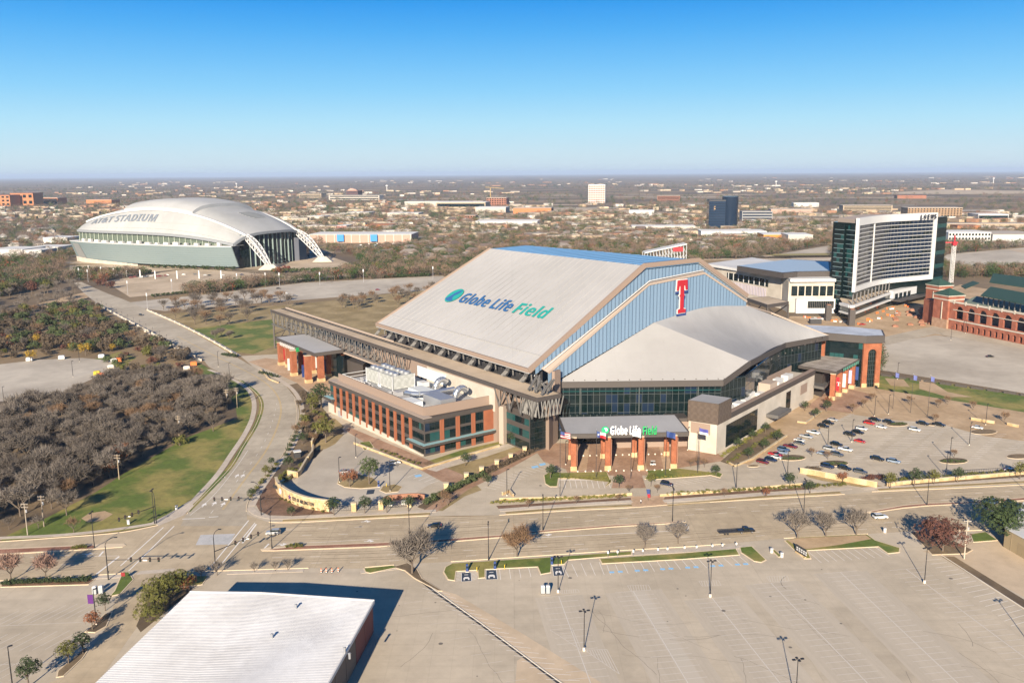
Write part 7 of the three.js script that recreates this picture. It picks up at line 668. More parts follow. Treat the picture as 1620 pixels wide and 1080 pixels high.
function utility(base, h, label, mat = M.wood, arms = 2) { const g = thing('utility_pole', label, 'utility pole', [base[0], 0, base[1]]); mb().cyl([base[0], 0, base[1]], [base[0], h, base[1]], .2, .13, 8).build('pole', mat, g); for (let i = 0; i < arms; i++) { const m = mb(); m.bar([base[0] - 1.2, h - .5 - i * 1.1, base[1]], [base[0] + 1.2, h - .5 - i * 1.1, base[1]], .13, .16); m.build('crossarm', mat, g); for (const x of [-1, -.4, .4, 1]) mb().cyl([base[0] + x, h - .4 - i * 1.1, base[1]], [base[0] + x, h - .1 - i * 1.1, base[1]], .07, .05, 6).build('insulator', M.grey, g); } const t = mb().cyl([base[0] + .45, h - 3.4, base[1]], [base[0] + .45, h - 2.4, base[1]], .28, .28, 8).build('transformer', M.grey, g); return g; }
utility([-165.74, -284.31], 11.5, 'leftmost wooden utility pole on the lawn corner', textured([.28, .24, .19], [.36, .31, .25], 2)); utility([-163.82, -291.42], 11.5, 'second wooden utility pole, right of the leftmost one', textured([.22, .18, .14], [.3, .25, .2], 2)); utility([-158.73, -340.01], 10.5, 'utility pole at the lawn edge of the wood'); utility([-156.38, -399.26], 10, 'utility pole inside the bare wood'); utility([-148.75, -446.46], 11, 'left utility pole near the road bend'); utility([-144.6, -450.1], 11, 'right utility pole near the road bend'); utility([141.77, -260.3], 13, 'pale utility pole beside the russet oak', textured([.40, .35, .28], [.48, .42, .34], 2), 1);
{ const w = thing('curved_sign_wall', 'curved pale stone wall with dark city lettering at the road corner', 'sign wall', [-77.37, 0, -309.54]); const L = smooth([[-92.53, -329.23], [-90.33, -323.61], [-86.68, -317.81], [-81.74, -312.17], [-75.16, -306.99], [-70.59, -305.05], [-66.64, -303.76]], 6), H = 4.4; const n = L.length; for (let i = 0; i < n - 1; i++) for (let r = 0; r < 4; r++) { const a = L[i], b = L[i + 1], m = mb(); ribbon(m, [a, b], .9 - .05 * ((i + r) % 3), r * 1.05, r * 1.05 + 1.02); m.build('stone_course', [M.stone, M.stoneB, M.stone, M.stoneC][(i * 3 + r * 7) % 4], w); } { const m = mb(); ribbon(m, L, 1.1, 4.2, 4.5); m.build('wall_cap', M.stoneCap, w); }
const tg = textGeo('CITY OF ARLINGTON', 1, .12), tw = tg.boundingBox.max.x, q = tg.attributes.position, seg = L.slice(Math.floor(n * .46), n - 2), len = []; let s = 0; for (let i = 0; i < seg.length; i++) { if (i) s += Math.hypot(seg[i][0] - seg[i - 1][0], seg[i][1] - seg[i - 1][1]); len.push(s); } const at = d => { let i = 1; while (i < seg.length - 1 && len[i] < d) i++; const t = (d - len[i - 1]) / (len[i] - len[i - 1]), p = mix2(seg[i - 1], seg[i], t), dx = seg[i][0] - seg[i - 1][0], dz = seg[i][1] - seg[i - 1][1], l = Math.hypot(dx, dz); return [p, [-dz / l, dx / l]]; }; for (let i = 0; i < q.count; i++) { const [p, nn] = at(s * .12 + q.getX(i) / tw * s * .62); const o = .5 + q.getZ(i); q.setXYZ(i, p[0] + nn[0] * o - w.position.x, 1.5 + q.getY(i) * 1.35, p[1] + nn[1] * o - w.position.z); } tg.computeVertexNormals(); const t = new THREE.Mesh(tg, M.dark); t.name = 'wall_lettering'; w.add(t);
const [sp, sn] = at(s * .03), star = new THREE.Shape(); for (let i = 0; i < 10; i++) { const a = i / 10 * 6.283 + 1.57, r = i % 2 ? .5 : 1.25; star[i ? 'lineTo' : 'moveTo'](Math.cos(a) * r, Math.sin(a) * r); } const sg = new THREE.ExtrudeGeometry(star, { depth: .1, bevelEnabled: false }); sg.applyMatrix4(new THREE.Matrix4().makeBasis(V(sn[1], 0, -sn[0]), V(0, 1, 0), V(sn[0], 0, sn[1])).setPosition(V(sp[0] + sn[0] * .52 - w.position.x, 2.1, sp[1] + sn[1] * .52 - w.position.z))); const so = new THREE.Mesh(sg, flat(.10, .03, .12)); so.name = 'star_emblem'; w.add(so);
const c = L[Math.floor(n * .3)], c1 = L[Math.floor(n * .3) + 1], dx = c1[0] - c[0], dz = c1[1] - c[1], l = Math.hypot(dx, dz), N = [-dz / l, dx / l]; const d = new THREE.Mesh(new THREE.CylinderGeometry(1.15, 1.15, .15, 20).rotateX(Math.PI / 2), M.white); d.name = 'round_medallion'; d.position.set(c[0] + N[0] * .6 - w.position.x, 2.2, c[1] + N[1] * .6 - w.position.z); d.rotation.y = Math.atan2(N[0], N[1]); w.add(d); const c2 = L[Math.floor(n * .18)]; mb().box(c2[0] - .5, 1.6, c2[1] + .35, .2, 1.2, 5.2, .75).build('dark_plaque', M.dark, w); }
function stoneWall(pts, h, label, th = .6) { const c = pts[0], w = thing('stone_wall', label, 'wall', [c[0], 0, c[1]]); const L = []; for (let i = 0; i < pts.length - 1; i++) { const n = Math.max(1, Math.round(Math.hypot(pts[i + 1][0] - pts[i][0], pts[i + 1][1] - pts[i][1]) / 4)); for (let k = 0; k < n; k++) L.push(mix2(pts[i], pts[i + 1], k / n)); } L.push(pts[pts.length - 1]); for (let i = 0; i < L.length - 1; i++) ribbon(mb(), [L[i], L[i + 1]], th, 0, h).build('stone_block', [M.stone, M.stoneB, M.stoneC][i % 3], w); ribbon(mb(), pts, th + .25, h, h + .18).build('coping', M.stoneCap, w); return w; }
for (const [p, h, l] of [[[[-91.54, -343.2], [-87.13, -340.83], [-86.64, -343.1], [-87.36, -359.93]], 2.2, 'angled stone wall beside the court, lowest piece'], [[[-86.91, -359.09], [-86.91, -367.61], [-88.6, -376.56]], 2.6, 'stone wall piece between the service gate posts'], [[[-90.19, -381.21], [-91.13, -394.73], [-91.33, -399.78]], 2.6, 'stone wall piece at the head of the court'], [[[-92.34, -331.36], [-90.04, -337.15], [-89.48, -343.16]], 1.2, 'low stone planter wall above the curved sign wall'], [[[-5.13, -313.97], [20.92, -314.79], [45.08, -318.31]], .9, 'long low stone wall along the front entrance drive'], [[[55.36, -316.78], [76.68, -320.41], [112.87, -328.05]], .8, 'low stone wall right of the entrance crossing'], [[[116.38, -342.05], [121.46, -338.89], [131.31, -331.28], [140.56, -324.69]], 2.2, 'buff stone retaining wall of the visitor car park'], [[[145.01, -326.01], [154.99, -328.65], [171.39, -331.94], [189.34, -335.27], [211.01, -340.11]], 1.3, 'low stone wall under the right car park fence'], [[[90.07, -356.18], [92.1, -350.42], [101.54, -359.28], [126.53, -392.68]], .6, 'low stone edging of the planted bank'], [[[138.78, -415.58], [142.02, -413.28], [156.71, -433.67]], .6, 'low stone planter edge below the brick steps'], [[[224.58, -417.95], [232.34, -411.08]], 1.2, 'buff stone seat wall on the plaza'], [[[237.16, -408.78], [240.15, -404.41]], 1.2, 'buff stone seat wall near the right edge'], [[[-71.95, -385.52], [-58.42, -371.4], [-37.42, -349.11], [-32.13, -354.63]], .8, 'low stone edge at the foot of the office wing'], [[[-32.13, -354.63], [-20.81, -366.18], [-5.98, -380.26]], .7, 'low stone edge of the green strip'], [[[-157.8, -541.8], [-145.57, -515.5], [-137.33, -505.5]], .7, 'low stone wall by the brick pavilion, left'], [[[-4, -319.25], [-1.36, -322.59], [0.08, -317.17]], 1, 'triangular stone planter at the driveway']]) stoneWall(p, h, l);
for (const [x, l] of [[[-57.78, -304.21], 'first stone gate post of the court fence'], [[-48.16, -305.88], 'second stone gate post of the court fence'], [[-38.04, -308.19], 'third stone gate post of the court fence'], [[-25.73, -324.43], 'first stone post of the hedge line'], [[-18.49, -335.72], 'second stone post of the hedge line'], [[-12.69, -343.14], 'third stone post of the hedge line'], [[-6.66, -351.67], 'fourth stone post of the hedge line'], [[-0.88, -359.78], 'fifth stone post of the hedge line'], [[5.17, -369.12], 'sixth stone post of the hedge line'], [[10.29, -375.29], 'last stone post of the hedge line at the plaza']]) { const g = thing('stone_post', l, 'post', [x[0], 0, x[1]], 0, 'stone posts of the court boundary'); mb().box(x[0], 0, x[1], 1.7, 3, 1.7).build('shaft', M.stone, g); mb().box(x[0], 3, x[1], 2, .3, 2).build('cap', M.stoneCap, g); }
{ const f = thing('iron_fence', 'dark iron railing between the stone posts beside the court', 'fence', [-48.85, 0, -305.89]), P = [[-66.18, -303.75], [-57.78, -304.21], [-48.16, -305.88], [-38.04, -308.19]]; const m = mb(); for (const y of [.3, 1.9]) for (let i = 0; i < 3; i++) m.bar([P[i][0], y, P[i][1]], [P[i + 1][0], y, P[i + 1][1]], .08); m.build('rail', M.black, f); for (const q of along(P, .8)) mb().bar([q.p[0], 0, q.p[1]], [q.p[0], 2.1, q.p[1]], .06).build('picket', M.black, f); const f2 = thing('iron_fence', 'dark iron railing on top of the right car park wall', 'fence', [189.27, 0, -337.52]), Q = [[178.51, -336.23], [192.17, -338.21], [212.34, -342.4]], m2 = mb(); for (const y of [1.5, 2.7]) for (let i = 0; i < 2; i++) m2.bar([Q[i][0], y, Q[i][1]], [Q[i + 1][0], y, Q[i + 1][1]], .08); m2.build('rail', M.black, f2); for (const q of along(Q, 1)) mb().bar([q.p[0], 0, q.p[1]], [q.p[0], 2.8, q.p[1]], .06).build('picket', M.black, f2); }
{ const a = [[219.3, -514.5], [249.42, -492.7], [280.91, -459.9]]; for (let i = 0; i < 10; i++) { const p = mix2(a[0], a[2], i / 10 + .01), q = mix2(a[0], a[2], i / 10 + .085); const o = ribbon(mb(), [p, q], .5, 0, 1.4).build('low_screen_wall', M.bronze); o.userData = { label: 'dark low screen panel along the far edge of the side lawn', category: 'wall', group: 'screen panels by the side lawn' }; } }
{ const p = [-44.09, -308.3], g = thing('brick_enclosure', 'curved brown brick bin enclosure beside the court', 'enclosure', [p[0], 0, p[1]]); const L = smooth([[-48.03, -311.54], [-47.13, -313.46], [-41.92, -315.32], [-36.05, -315.86], [-33.07, -314.5]], 4); for (let i = 0; i < L.length - 1; i++) ribbon(mb(), [L[i], L[i + 1]], .5, 0, 2.2).build('wall_panel', M.redPaver, g); for (const q of [[-45.43, -309.59], [-40.2, -310.76]]) mb().box(q[0], 0, q[1], 2.4, 1.3, 1.2).build('white_machine', M.white, g); }
{ const p = [-93.31, -366.88], g = thing('gate_booth', 'small dark booth with white roof at the service gate', 'booth', [p[0], 0, p[1]]); mb().box(p[0], 0, p[1], 2.6, 2.6, 2.2, .4).build('cabin', M.dark, g); mb().box(p[0], 2.6, p[1], 3.2, .3, 2.8, .4).build('roof', M.white, g); mb().box(p[0], 1.1, p[1] + 1.15, 1.6, 1, .06, .4).build('window', M.glass, g); }
function toilet(p, label, mat) { const g = thing('portable_toilet', label, 'toilet', [p[0], 0, p[1]]); mb().box(p[0], .1, p[1], 1.15, 2.1, 1.15).build('cabin', mat, g); mb().box(p[0], .2, p[1] + .59, .75, 1.8, .04).build('door', flat(.30, .32, .33), g); const r = mb(); r.hexa([[p[0] - .6, 2.2, p[1] + .6], [p[0] + .6, 2.2, p[1] + .6], [p[0] + .6, 2.2, p[1] - .6], [p[0] - .6, 2.2, p[1] - .6]], [[p[0] - .4, 2.45, p[1] + .4], [p[0] + .4, 2.45, p[1] + .4], [p[0] + .4, 2.45, p[1] - .4], [p[0] - .4, 2.45, p[1] - .4]]); r.build('roof', M.white, g); mb().box(p[0], 0, p[1], 1.3, .12, 1.3).build('skid', M.dark, g); }
toilet([8.51, -239.22], 'white portable toilet beside the lot lamp', flat(.34, .355, .365)); toilet([9.98, -239.2], 'grey portable toilet, right of the white one', flat(.24, .27, .29)); toilet([-122.55, -240.73], 'grey portable toilet in the left lot', flat(.34, .35, .36)); toilet([-120.87, -241.1], 'pale grey portable toilet, right one of the left lot pair', flat(.38, .40, .42));
const signP = [[30.02, -263.01], [33.08, -263.43], [38.15, -263.82], [41.23, -264.25], [46.21, -265.12], [49.31, -265.55], [54.94, -266.42], [58.89, -266.84], [64.17, -267.72], [67.53, -268.16], [72.25, -269.06]]; signP.forEach((p, i) => { const g = thing('bay_sign', 'small white sign on a thin post behind the accessible bays', 'sign', [p[0], 0, p[1]], 0, 'accessible bay signs'); mb().cyl([p[0], 0, p[1]], [p[0], 2.3, p[1]], .05, .05, 6).build('post', M.galv, g); mb().box(p[0], 1.4, p[1] + .06, .55, .8, .04).build('board', M.white, g); });
for (const [p, l] of [[[-14.26, -253.71], 'dark charging post at the first reserved bay'], [[-5.75, -255.34], 'dark charging post at the second reserved bay'], [[11.95, -258.21], 'dark charging post at the third reserved bay'], [[-52.5, -329.16], 'dark charging post beside the court island']]) { const g = thing('charging_post', l, 'charging post', [p[0], 0, p[1]]); mb().box(p[0], 0, p[1], .7, 2.5, .5).build('cabinet', M.navy, g); mb().box(p[0], 1.2, p[1] + .26, .5, .7, .04).build('screen', M.glass, g); mb().box(p[0], 0, p[1], 1.1, .15, .9).build('plinth', M.pale, g); mb().cyl([p[0] + 3, 0, p[1]], [p[0] + 3, 1.5, p[1]], .1, .1, 6).build('yellow_bollard', flat(.6, .42, .02), g); }
for (const [x, i] of [[[-59.04, -253.52], 0], [[-57.48, -253.5], 1], [[-55.73, -253.47], 2], [[-53.87, -253.88], 3]]) { const g = thing('traffic_barricade', 'small red and white traffic barricade in the driveway mouth', 'barricade', [x[0], 0, x[1]], 0, 'driveway barricades'); mb().box(x[0], 0, x[1], .5, .12, .5).build('foot', M.black, g); for (let k = 0; k < 4; k++) mb().cyl([x[0], .12 + k * .35, x[1]], [x[0], .47 + k * .35, x[1]], .2 - k * .015, .18 - k * .015, 8).build('band', k % 2 ? M.orange : M.white, g); }
{ const p = [91.33, -263.45], g = thing('entrance_sign', 'dark slanted sign board with white lettering on the grass island', 'sign', [p[0], 0, p[1]]); const a = [90.64, -266.32], b = [92.32, -261.55]; ribbon(mb(), [a, b], .5, 0, .5).build('plinth', M.stone, g); ribbon(mb(), [a, b], .3, .5, 2.8).build('board', M.dark, g); const W = new Wall(a, b), m = mb(); for (const y of [1.1, 1.8]) for (let i = 0; i < 5; i++) W.rect(m, .6 + i * 1.1, 1.3 + i * 1.1, y, y + .45, .2, .05); m.build('sign_lettering', M.white, g); }
for (const [p, l] of [[[82.82, -265.97], 'white ticket machine at the lot entry island, far one'], [[85.05, -262.6], 'white ticket machine at the lot entry island, near one'], [[125.55, -281.51], 'small white cabinet beside the near verge'], [[-123.17, -306.63], 'grey signal cabinet on the lawn corner'], [[-135.02, -293.18], 'small white post on the lawn corner']]) { const g = thing('roadside_cabinet', l, 'cabinet', [p[0], 0, p[1]]); mb().box(p[0], 0, p[1], .8, 1.5, .6).build('case', M.white, g); mb().box(p[0], 1.5, p[1], .95, .15, .75).build('lid', M.grey, g); mb().box(p[0], .9, p[1] + .31, .4, .3, .03).build('display', M.dark, g); }
{ const p = [-118.08, -249.68], g = thing('red_sign', 'red sign on two posts at the left driveway corner', 'sign', [p[0], 0, p[1]]); for (const x of [-.5, .5]) mb().cyl([p[0] + x, 0, p[1]], [p[0] + x, 2.6, p[1]], .06, .06, 6).build('post', M.dark, g); mb().box(p[0], 1.2, p[1] + .07, 1.2, 1.2, .06).build('board', flat(.2, .012, .015), g); }
{ const p = [50.39, -312.29], g = thing('feather_banner', 'dark red and blue leaning feather banner at the entrance crossing', 'banner', [p[0], 0, p[1]]); mb().cyl([p[0], 0, p[1]], [p[0] - .9, 4.6, p[1]], .06, .04, 6).build('pole', M.dark, g); const f = (y0, y1, w, m) => { const k = y => p[0] - .9 * y / 4.6, b = mb(); b.hexa([[k(y0), y0, p[1] + .02], [k(y0) + w * .8, y0, p[1] + .02], [k(y0) + w * .8, y0, p[1] - .02], [k(y0), y0, p[1] - .02]], [[k(y1), y1, p[1] + .02], [k(y1) + w, y1, p[1] + .02], [k(y1) + w, y1, p[1] - .02], [k(y1), y1, p[1] - .02]]); b.build('cloth', m, g); }; f(1.2, 2.6, 1.1, M.red); f(2.6, 4.5, 1.3, M.navy); }
for (let i = 0; i < 26; i++) { const k = i % 13, p = mix2(i < 13 ? [24.91, -344.69] : [29.06, -365.11], i < 13 ? [65.93, -346.19] : [65.85, -366.92], (k + .5) / 13); const g = mb().ball(p[0], .34, p[1], .38, .38, .38, 8, 6).build('stone_ball_bollard', M.pale); g.userData = { label: i < 13 ? 'round pale stone bollard in the front row under the canopy' : 'round pale stone bollard in the back row under the canopy', category: 'bollard', group: i < 13 ? 'front bollards' : 'back bollards' }; }
{ const r = rngOf(31), A = [[237.48, -737.2], [255.54, -720], [273.02, -697.5], [313.46, -734], [354.36, -778.3], [354.79, -805.5], [286.32, -718.7]]; for (let i = 0; i < 44; i++) { const k = i % 6, p = mix2(A[k], A[k + 1], r()), o = mb().box(p[0] + r() * 5, 0, p[1] + r() * 6, 2.6, 1.3, .7, r() * 3).build('water_barrier', r() < .55 ? M.orange : M.white); o.userData = { label: 'orange or white barrier in the works before the hotel', category: 'barrier', group: 'construction barriers' }; } for (const [q, l, c] of [[[243.11, -698.7], 'dark container in the works before the hotel', M.dark], [[258.46, -713.5], 'tall dark kiosk before the hotel podium', M.bronze], [[268.19, -688.7], 'tall dark sign totem before the hotel podium', M.bronze]]) { const g = thing('site_unit', l, 'container', [q[0], 0, q[1]]); const h = c === M.dark ? 4 : 13; mb().box(q[0], 0, q[1], c === M.dark ? 9 : 4.5, h, 4).build('body', c, g); mb().box(q[0], h, q[1], c === M.dark ? 9.4 : 3, .5, 3).build('top', c === M.dark ? M.grey : M.redPaver, g); } for (const q of scatter([[313.46, -734], [383.24, -804.2], [333.36, -686.1], [297.93, -673.1]], 6, 12, 26)) { const o = mb().ball(q[0], .4, q[1], 2.4, 1.6, 1.9, 7, 5, (i, j) => .75 + .4 * Math.abs(Math.sin(i * 3 + j * 7))).build('rubble_pile', M.redPaver); o.userData = { label: 'reddish rubble pile on the works site by the old ballpark', category: 'rubble', group: 'rubble piles' }; } }
for (const [p, l, m] of [[[-301.26, -579.2], 'white cabin at the back of the creekside lot, left', M.white], [[-319.88, -573.7], 'small white box at the far left of the creekside lot', M.white], [[-276.14, -582.5], 'white cabin at the back of the creekside lot, right', M.white], [[-261.19, -567.8], 'white van-like cabin at the lot corner', M.white], [[-254.68, -548.5], 'pale tank at the lot corner', M.pale], [[-259.12, -569.7], 'orange plastic stack behind the lot corner', M.orange], [[-255.27, -530.6], 'yellow machine at the lot corner', flat(.5, .38, .03)], [[-250.14, -525.3], 'orange pipe stack by the yellow machine', M.orange], [[-204.91, -556.3], 'orange tank beside the bridge end', M.orange], [[-204.69, -543.3], 'pale pipes beside the bridge end', M.pale]]) { const g = thing('site_cabin', l, 'cabin', [p[0], 0, p[1]]); mb().box(p[0], .3, p[1], 3.8, 2, 2.4, .3).build('body', m, g); mb().box(p[0], 0, p[1], 3.2, .3, 2, .3).build('skid', M.dark, g); mb().box(p[0], 2.3, p[1], 3, .25, 1.8, .3).build('lid', m, g); }
const paint = (r, g, b) => new THREE.MeshPhysicalMaterial({ color: rgb(r, g, b), roughness: .4, clearcoat: .8, clearcoatRoughness: .12 });
const PC = { white: paint(.55, .55, .54), silver: paint(.33, .34, .35), black: paint(.008, .008, .01), navy: paint(.012, .02, .05), blue: paint(.05, .09, .17), grey: paint(.07, .075, .085), red: paint(.34, .012, .012), maroon: paint(.11, .012, .018), sky: paint(.20, .25, .32) };
function carProto(kind) {
const g = new THREE.Group(); g.name = kind === 'pickup' ? 'pickup_truck' : kind === 'suv' ? 'suv_car' : 'sedan_car'; const S = { sedan: [4.8, 1.82, [[-2.4, .35], [-2.38, .72], [-2.2, .93], [-1.5, 1.0], [1.0, .98], [2.1, .85], [2.38, .68], [2.4, .35]], [[-1.85, .97], [-1.15, 1.43], [.35, 1.45], [1.15, .95]]], suv: [4.9, 1.95, [[-2.45, .42], [-2.45, .95], [-2.35, 1.12], [1.0, 1.14], [2.25, 1.02], [2.45, .8], [2.45, .42]], [[-2.35, 1.1], [-2.05, 1.72], [.3, 1.76], [1.15, 1.1]]], pickup: [5.9, 2.02, [[-2.95, .5], [-2.95, 1.1], [-.9, 1.12], [1.5, 1.14], [2.75, 1.06], [2.95, .85], [2.95, .5]], [[-.85, 1.1], [-.6, 1.78], [.75, 1.8], [1.5, 1.12]]] }[kind], [len, w, prof, cab] = S;
const ex = (pts, width, inset) => { const s = new THREE.Shape(); pts.forEach((p, i) => i ? s.lineTo(p[0], p[1]) : s.moveTo(p[0], p[1])); s.closePath(); const q = new THREE.ExtrudeGeometry(s, { depth: width - .16, bevelEnabled: true, bevelThickness: .08, bevelSize: .06, bevelSegments: 2 }); q.translate(0, 0, -(width - .16) / 2); return q; };
mb().geom(ex(prof, w)).build('body', PC.white, g); mb().geom(ex(cab, w - .22)).build('glasshouse', M.glass, g); const a = cab[1], b = cab[2]; mb().box((a[0] + b[0]) / 2, Math.max(a[1], b[1]) + .03, 0, b[0] - a[0] + .1, .07, w - .32).build('roof', PC.white, g);
if (kind === 'pickup') mb().box(-1.93, 1.1, 0, 1.9, .06, w - .4).build('bed', M.dark, g);
const wx = len * .31; for (const x of [-wx, wx]) for (const z of [-1, 1]) { const o = mb().cyl([x, .36, z * (w / 2 - .2)], [x, .36, z * (w / 2 + .04)], .36, .36, 12).build('wheel', M.black, g); mb().cyl([x, .36, z * (w / 2 - .02)], [x, .36, z * (w / 2 + .06)], .2, .2, 8).build('hub', M.galv, o); }
for (const z of [-1, 1]) { mb().box(len / 2 - .02, .66, z * (w / 2 - .35), .12, .18, .42).build('headlight', M.white, g); mb().box(-len / 2 + .01, .78, z * (w / 2 - .28), .12, .22, .32).build('taillight', M.red, g); }
mb().box(len / 2, .4, 0, .14, .2, w - .3).build('bumper', M.dark, g); mb().box(-len / 2, .4, 0, .14, .2, w - .3).build('bumper', M.dark, g);
return g;
}
const carP = { sedan: carProto('sedan'), suv: carProto('suv'), pickup: carProto('pickup') };
function car(kind, p, col, turn, label, group) { const o = put(carP[kind], p, label, kind === 'pickup' ? 'pickup truck' : 'car', group, 1, turn); o.position.y = .03; o.traverse(c => { if (c.name === 'body' || c.name === 'roof') c.material = PC[col]; }); return o; }
const lotTurn = Math.atan2(-(-352.69 - -357.33), 107 - 102.41);
for (const [k, p, c, l] of [['suv', [104.68, -354.22], 'maroon', 'maroon car at the near end of the parked row by the cream building'], ['suv', [108.93, -357.02], 'navy', 'navy car, second from the near end of the parked row'], ['sedan', [112.43, -360.74], 'white', 'white sedan, third from the near end of the parked row'], ['pickup', [112.9, -364.16], 'red', 'red pickup, fourth from the near end of the parked row'], ['sedan', [116.78, -367.13], 'sky', 'silver blue sedan between the red pickup and the dark blue car'], ['suv', [118.53, -371.09], 'blue', 'dark blue car in the middle of the parked row'], ['pickup', [122.95, -375.53], 'maroon', 'dark red pickup in the middle of the parked row'], ['sedan', [128.46, -380.51], 'grey', 'dark grey sedan beyond the dark red pickup'], ['sedan', [129.82, -384.76], 'white', 'white sedan beyond the dark grey sedan'], ['pickup', [134.69, -390.01], 'silver', 'silver pickup, second from the gap in the parked row'], ['pickup', [140.02, -396.4], 'white', 'white pickup at the gap in the parked row'], ['suv', [148.28, -406.62], 'black', 'black car, first beyond the gap in the parked row'], ['suv', [152.56, -411.93], 'black', 'black car, second beyond the gap in the parked row'], ['sedan', [156.84, -417.93], 'silver', 'silver sedan at the far end of the parked row'],
['suv', [144.18, -377.82], 'black', 'black car at the head of the island group'], ['suv', [138.86, -371.54], 'silver', 'silver car behind the tree of the crowded island'], ['pickup', [145.39, -370.5], 'white', 'white pickup in the island group'], ['sedan', [133.71, -365.45], 'sky', 'pale blue sedan on the left of the crowded island'], ['suv', [139.3, -363.59], 'grey', 'grey car on the right of the crowded island'], ['sedan', [156.48, -382.72], 'red', 'red sedan parked alone in the middle rows'], ['suv', [155.8, -393], 'black', 'black car nearest the middle lamp post'], ['suv', [160.72, -395.91], 'black', 'black car behind the one at the middle lamp post'], ['suv', [164.86, -402], 'white', 'white car behind the two black cars'], ['suv', [172.2, -411.45], 'red', 'bright red car in the far group'], ['suv', [177.14, -416.87], 'black', 'black car behind the bright red one'], ['sedan', [175.3, -404.91], 'white', 'white sedan right of the bright red car'], ['suv', [182.24, -412.85], 'black', 'black car beside the far island'], ['suv', [188.94, -399.86], 'white', 'white car in the open right rows'], ['suv', [197.32, -409.75], 'black', 'black car left of the bare sapling in the far row'], ['suv', [204.11, -407.42], 'black', 'black car right of the bare sapling in the far row'], ['suv', [154.1, -357.32], 'black', 'black car behind the second island'], ['suv', [159.57, -353.88], 'sky', 'silver blue car on the second island side'], ['suv', [129.76, -348.03], 'navy', 'navy car behind the stone wall, left one'], ['suv', [135.86, -345.53], 'black', 'black car behind the stone wall, middle one'], ['suv', [140.62, -341.17], 'grey', 'grey car behind the stone wall, right one'], ['sedan', [219.82, -402.79], 'white', 'white car on the far right island'], ['sedan', [201.36, -341.08], 'white', 'white sedan behind the iron railing']]) car(k, p, c, lotTurn + (p[0] * 7 % 1) * .06, l, 'cars in the visitor car park');
const rt = Math.atan2(-280.15 - -283.84, -11.2 - -45.09);
car('sedan', [-27.3, -288.5], 'black', rt + Math.PI, 'black sedan driving on the boulevard left of the driveway'); car('suv', [-81.67, -283.42], 'silver', rt + Math.PI, 'silver car waiting at the crossing beside the median lamp'); car('suv', [129.06, -293.71], 'white', .1, 'white car driving past the right median nose'); car('suv', [174.67, -306.78], 'blue', .15 + Math.PI, 'dark blue car half hidden behind the live oak'); car('suv', [59.99, -328.38], 'navy', -.6, 'dark car parked right of the central walk'); car('suv', [-49.88, -356.65], 'white', .35, 'white car parked beside the office wing'); car('sedan', [-68.91, -345.83], 'silver', .2, 'pale car parked behind the rust tree'); car('sedan', [-85.78, -783.2], 'blue', .3, 'blue car far across the creek meadow'); car('sedan', [-324.81, -764.8], 'black', -.8, 'dark car driving over the bridge'); car('sedan', [278.18, -691.3], 'red', .1, 'red car on the road before the hotel'); car('sedan', [268.16, -700.7], 'navy', -.5, 'dark car on the road before the hotel'); car('sedan', [312.16, -565], 'black', .1, 'black car alone in the grey stadium lot');
{ const p = [78.78, -282.31]; const t = car('pickup', p, 'black', .13, 'black truck towing a long dark flatbed trailer on the boulevard'); const c = [73.4, -281.33], g = thing('flatbed_trailer', 'long empty dark flatbed trailer behind the black truck', 'trailer', [c[0], 0, c[1]], 0); mb().box(c[0], .75, c[1], 8.6, .18, 2.3, .13).build('deck', M.dark, g); const m = mb(); for (const z of [-1.1, 1.1]) { m.bar([c[0] - 4.3, 1.2, c[1] + z + .55], [c[0] + 4.3, 1.2, c[1] + z - .55], .1); } m.build('side_rail', M.black, g); for (const x of [-2.2, -1.2]) for (const z of [-1.1, 1.1]) mb().cyl([c[0] + x, .38, c[1] + z - .12], [c[0] + x, .38, c[1] + z + .12], .38, .38, 10).build('wheel', M.black, g); mb().bar([c[0] + 4.2, .7, c[1] - .5], [c[0] + 5.6, .6, c[1] - .75], .14).build('drawbar', M.black, g); }
{ const p = [58.41, -352.74], g = thing('golf_cart', 'white golf cart under the entrance canopy', 'golf cart', [p[0], 0, p[1]]); mb().box(p[0], .35, p[1], 2.3, .5, 1.2).build('body', M.white, g); mb().box(p[0] - .3, .85, p[1], .6, .5, 1.1).build('seat', M.dark, g); mb().box(p[0], 1.9, p[1], 1.9, .08, 1.25).build('roof', M.white, g); for (const x of [-.85, .85]) for (const z of [-.5, .5]) { mb().cyl([p[0] + x, .8, p[1] + z], [p[0] + x, 1.9, p[1] + z], .03, .03, 5).build('roof_post', M.dark, g); mb().cyl([p[0] + x * .8, .26, p[1] + z * 1.1], [p[0] + x * .8, .26, p[1] + z * 1.3], .26, .26, 10).build('wheel', M.black, g); } }
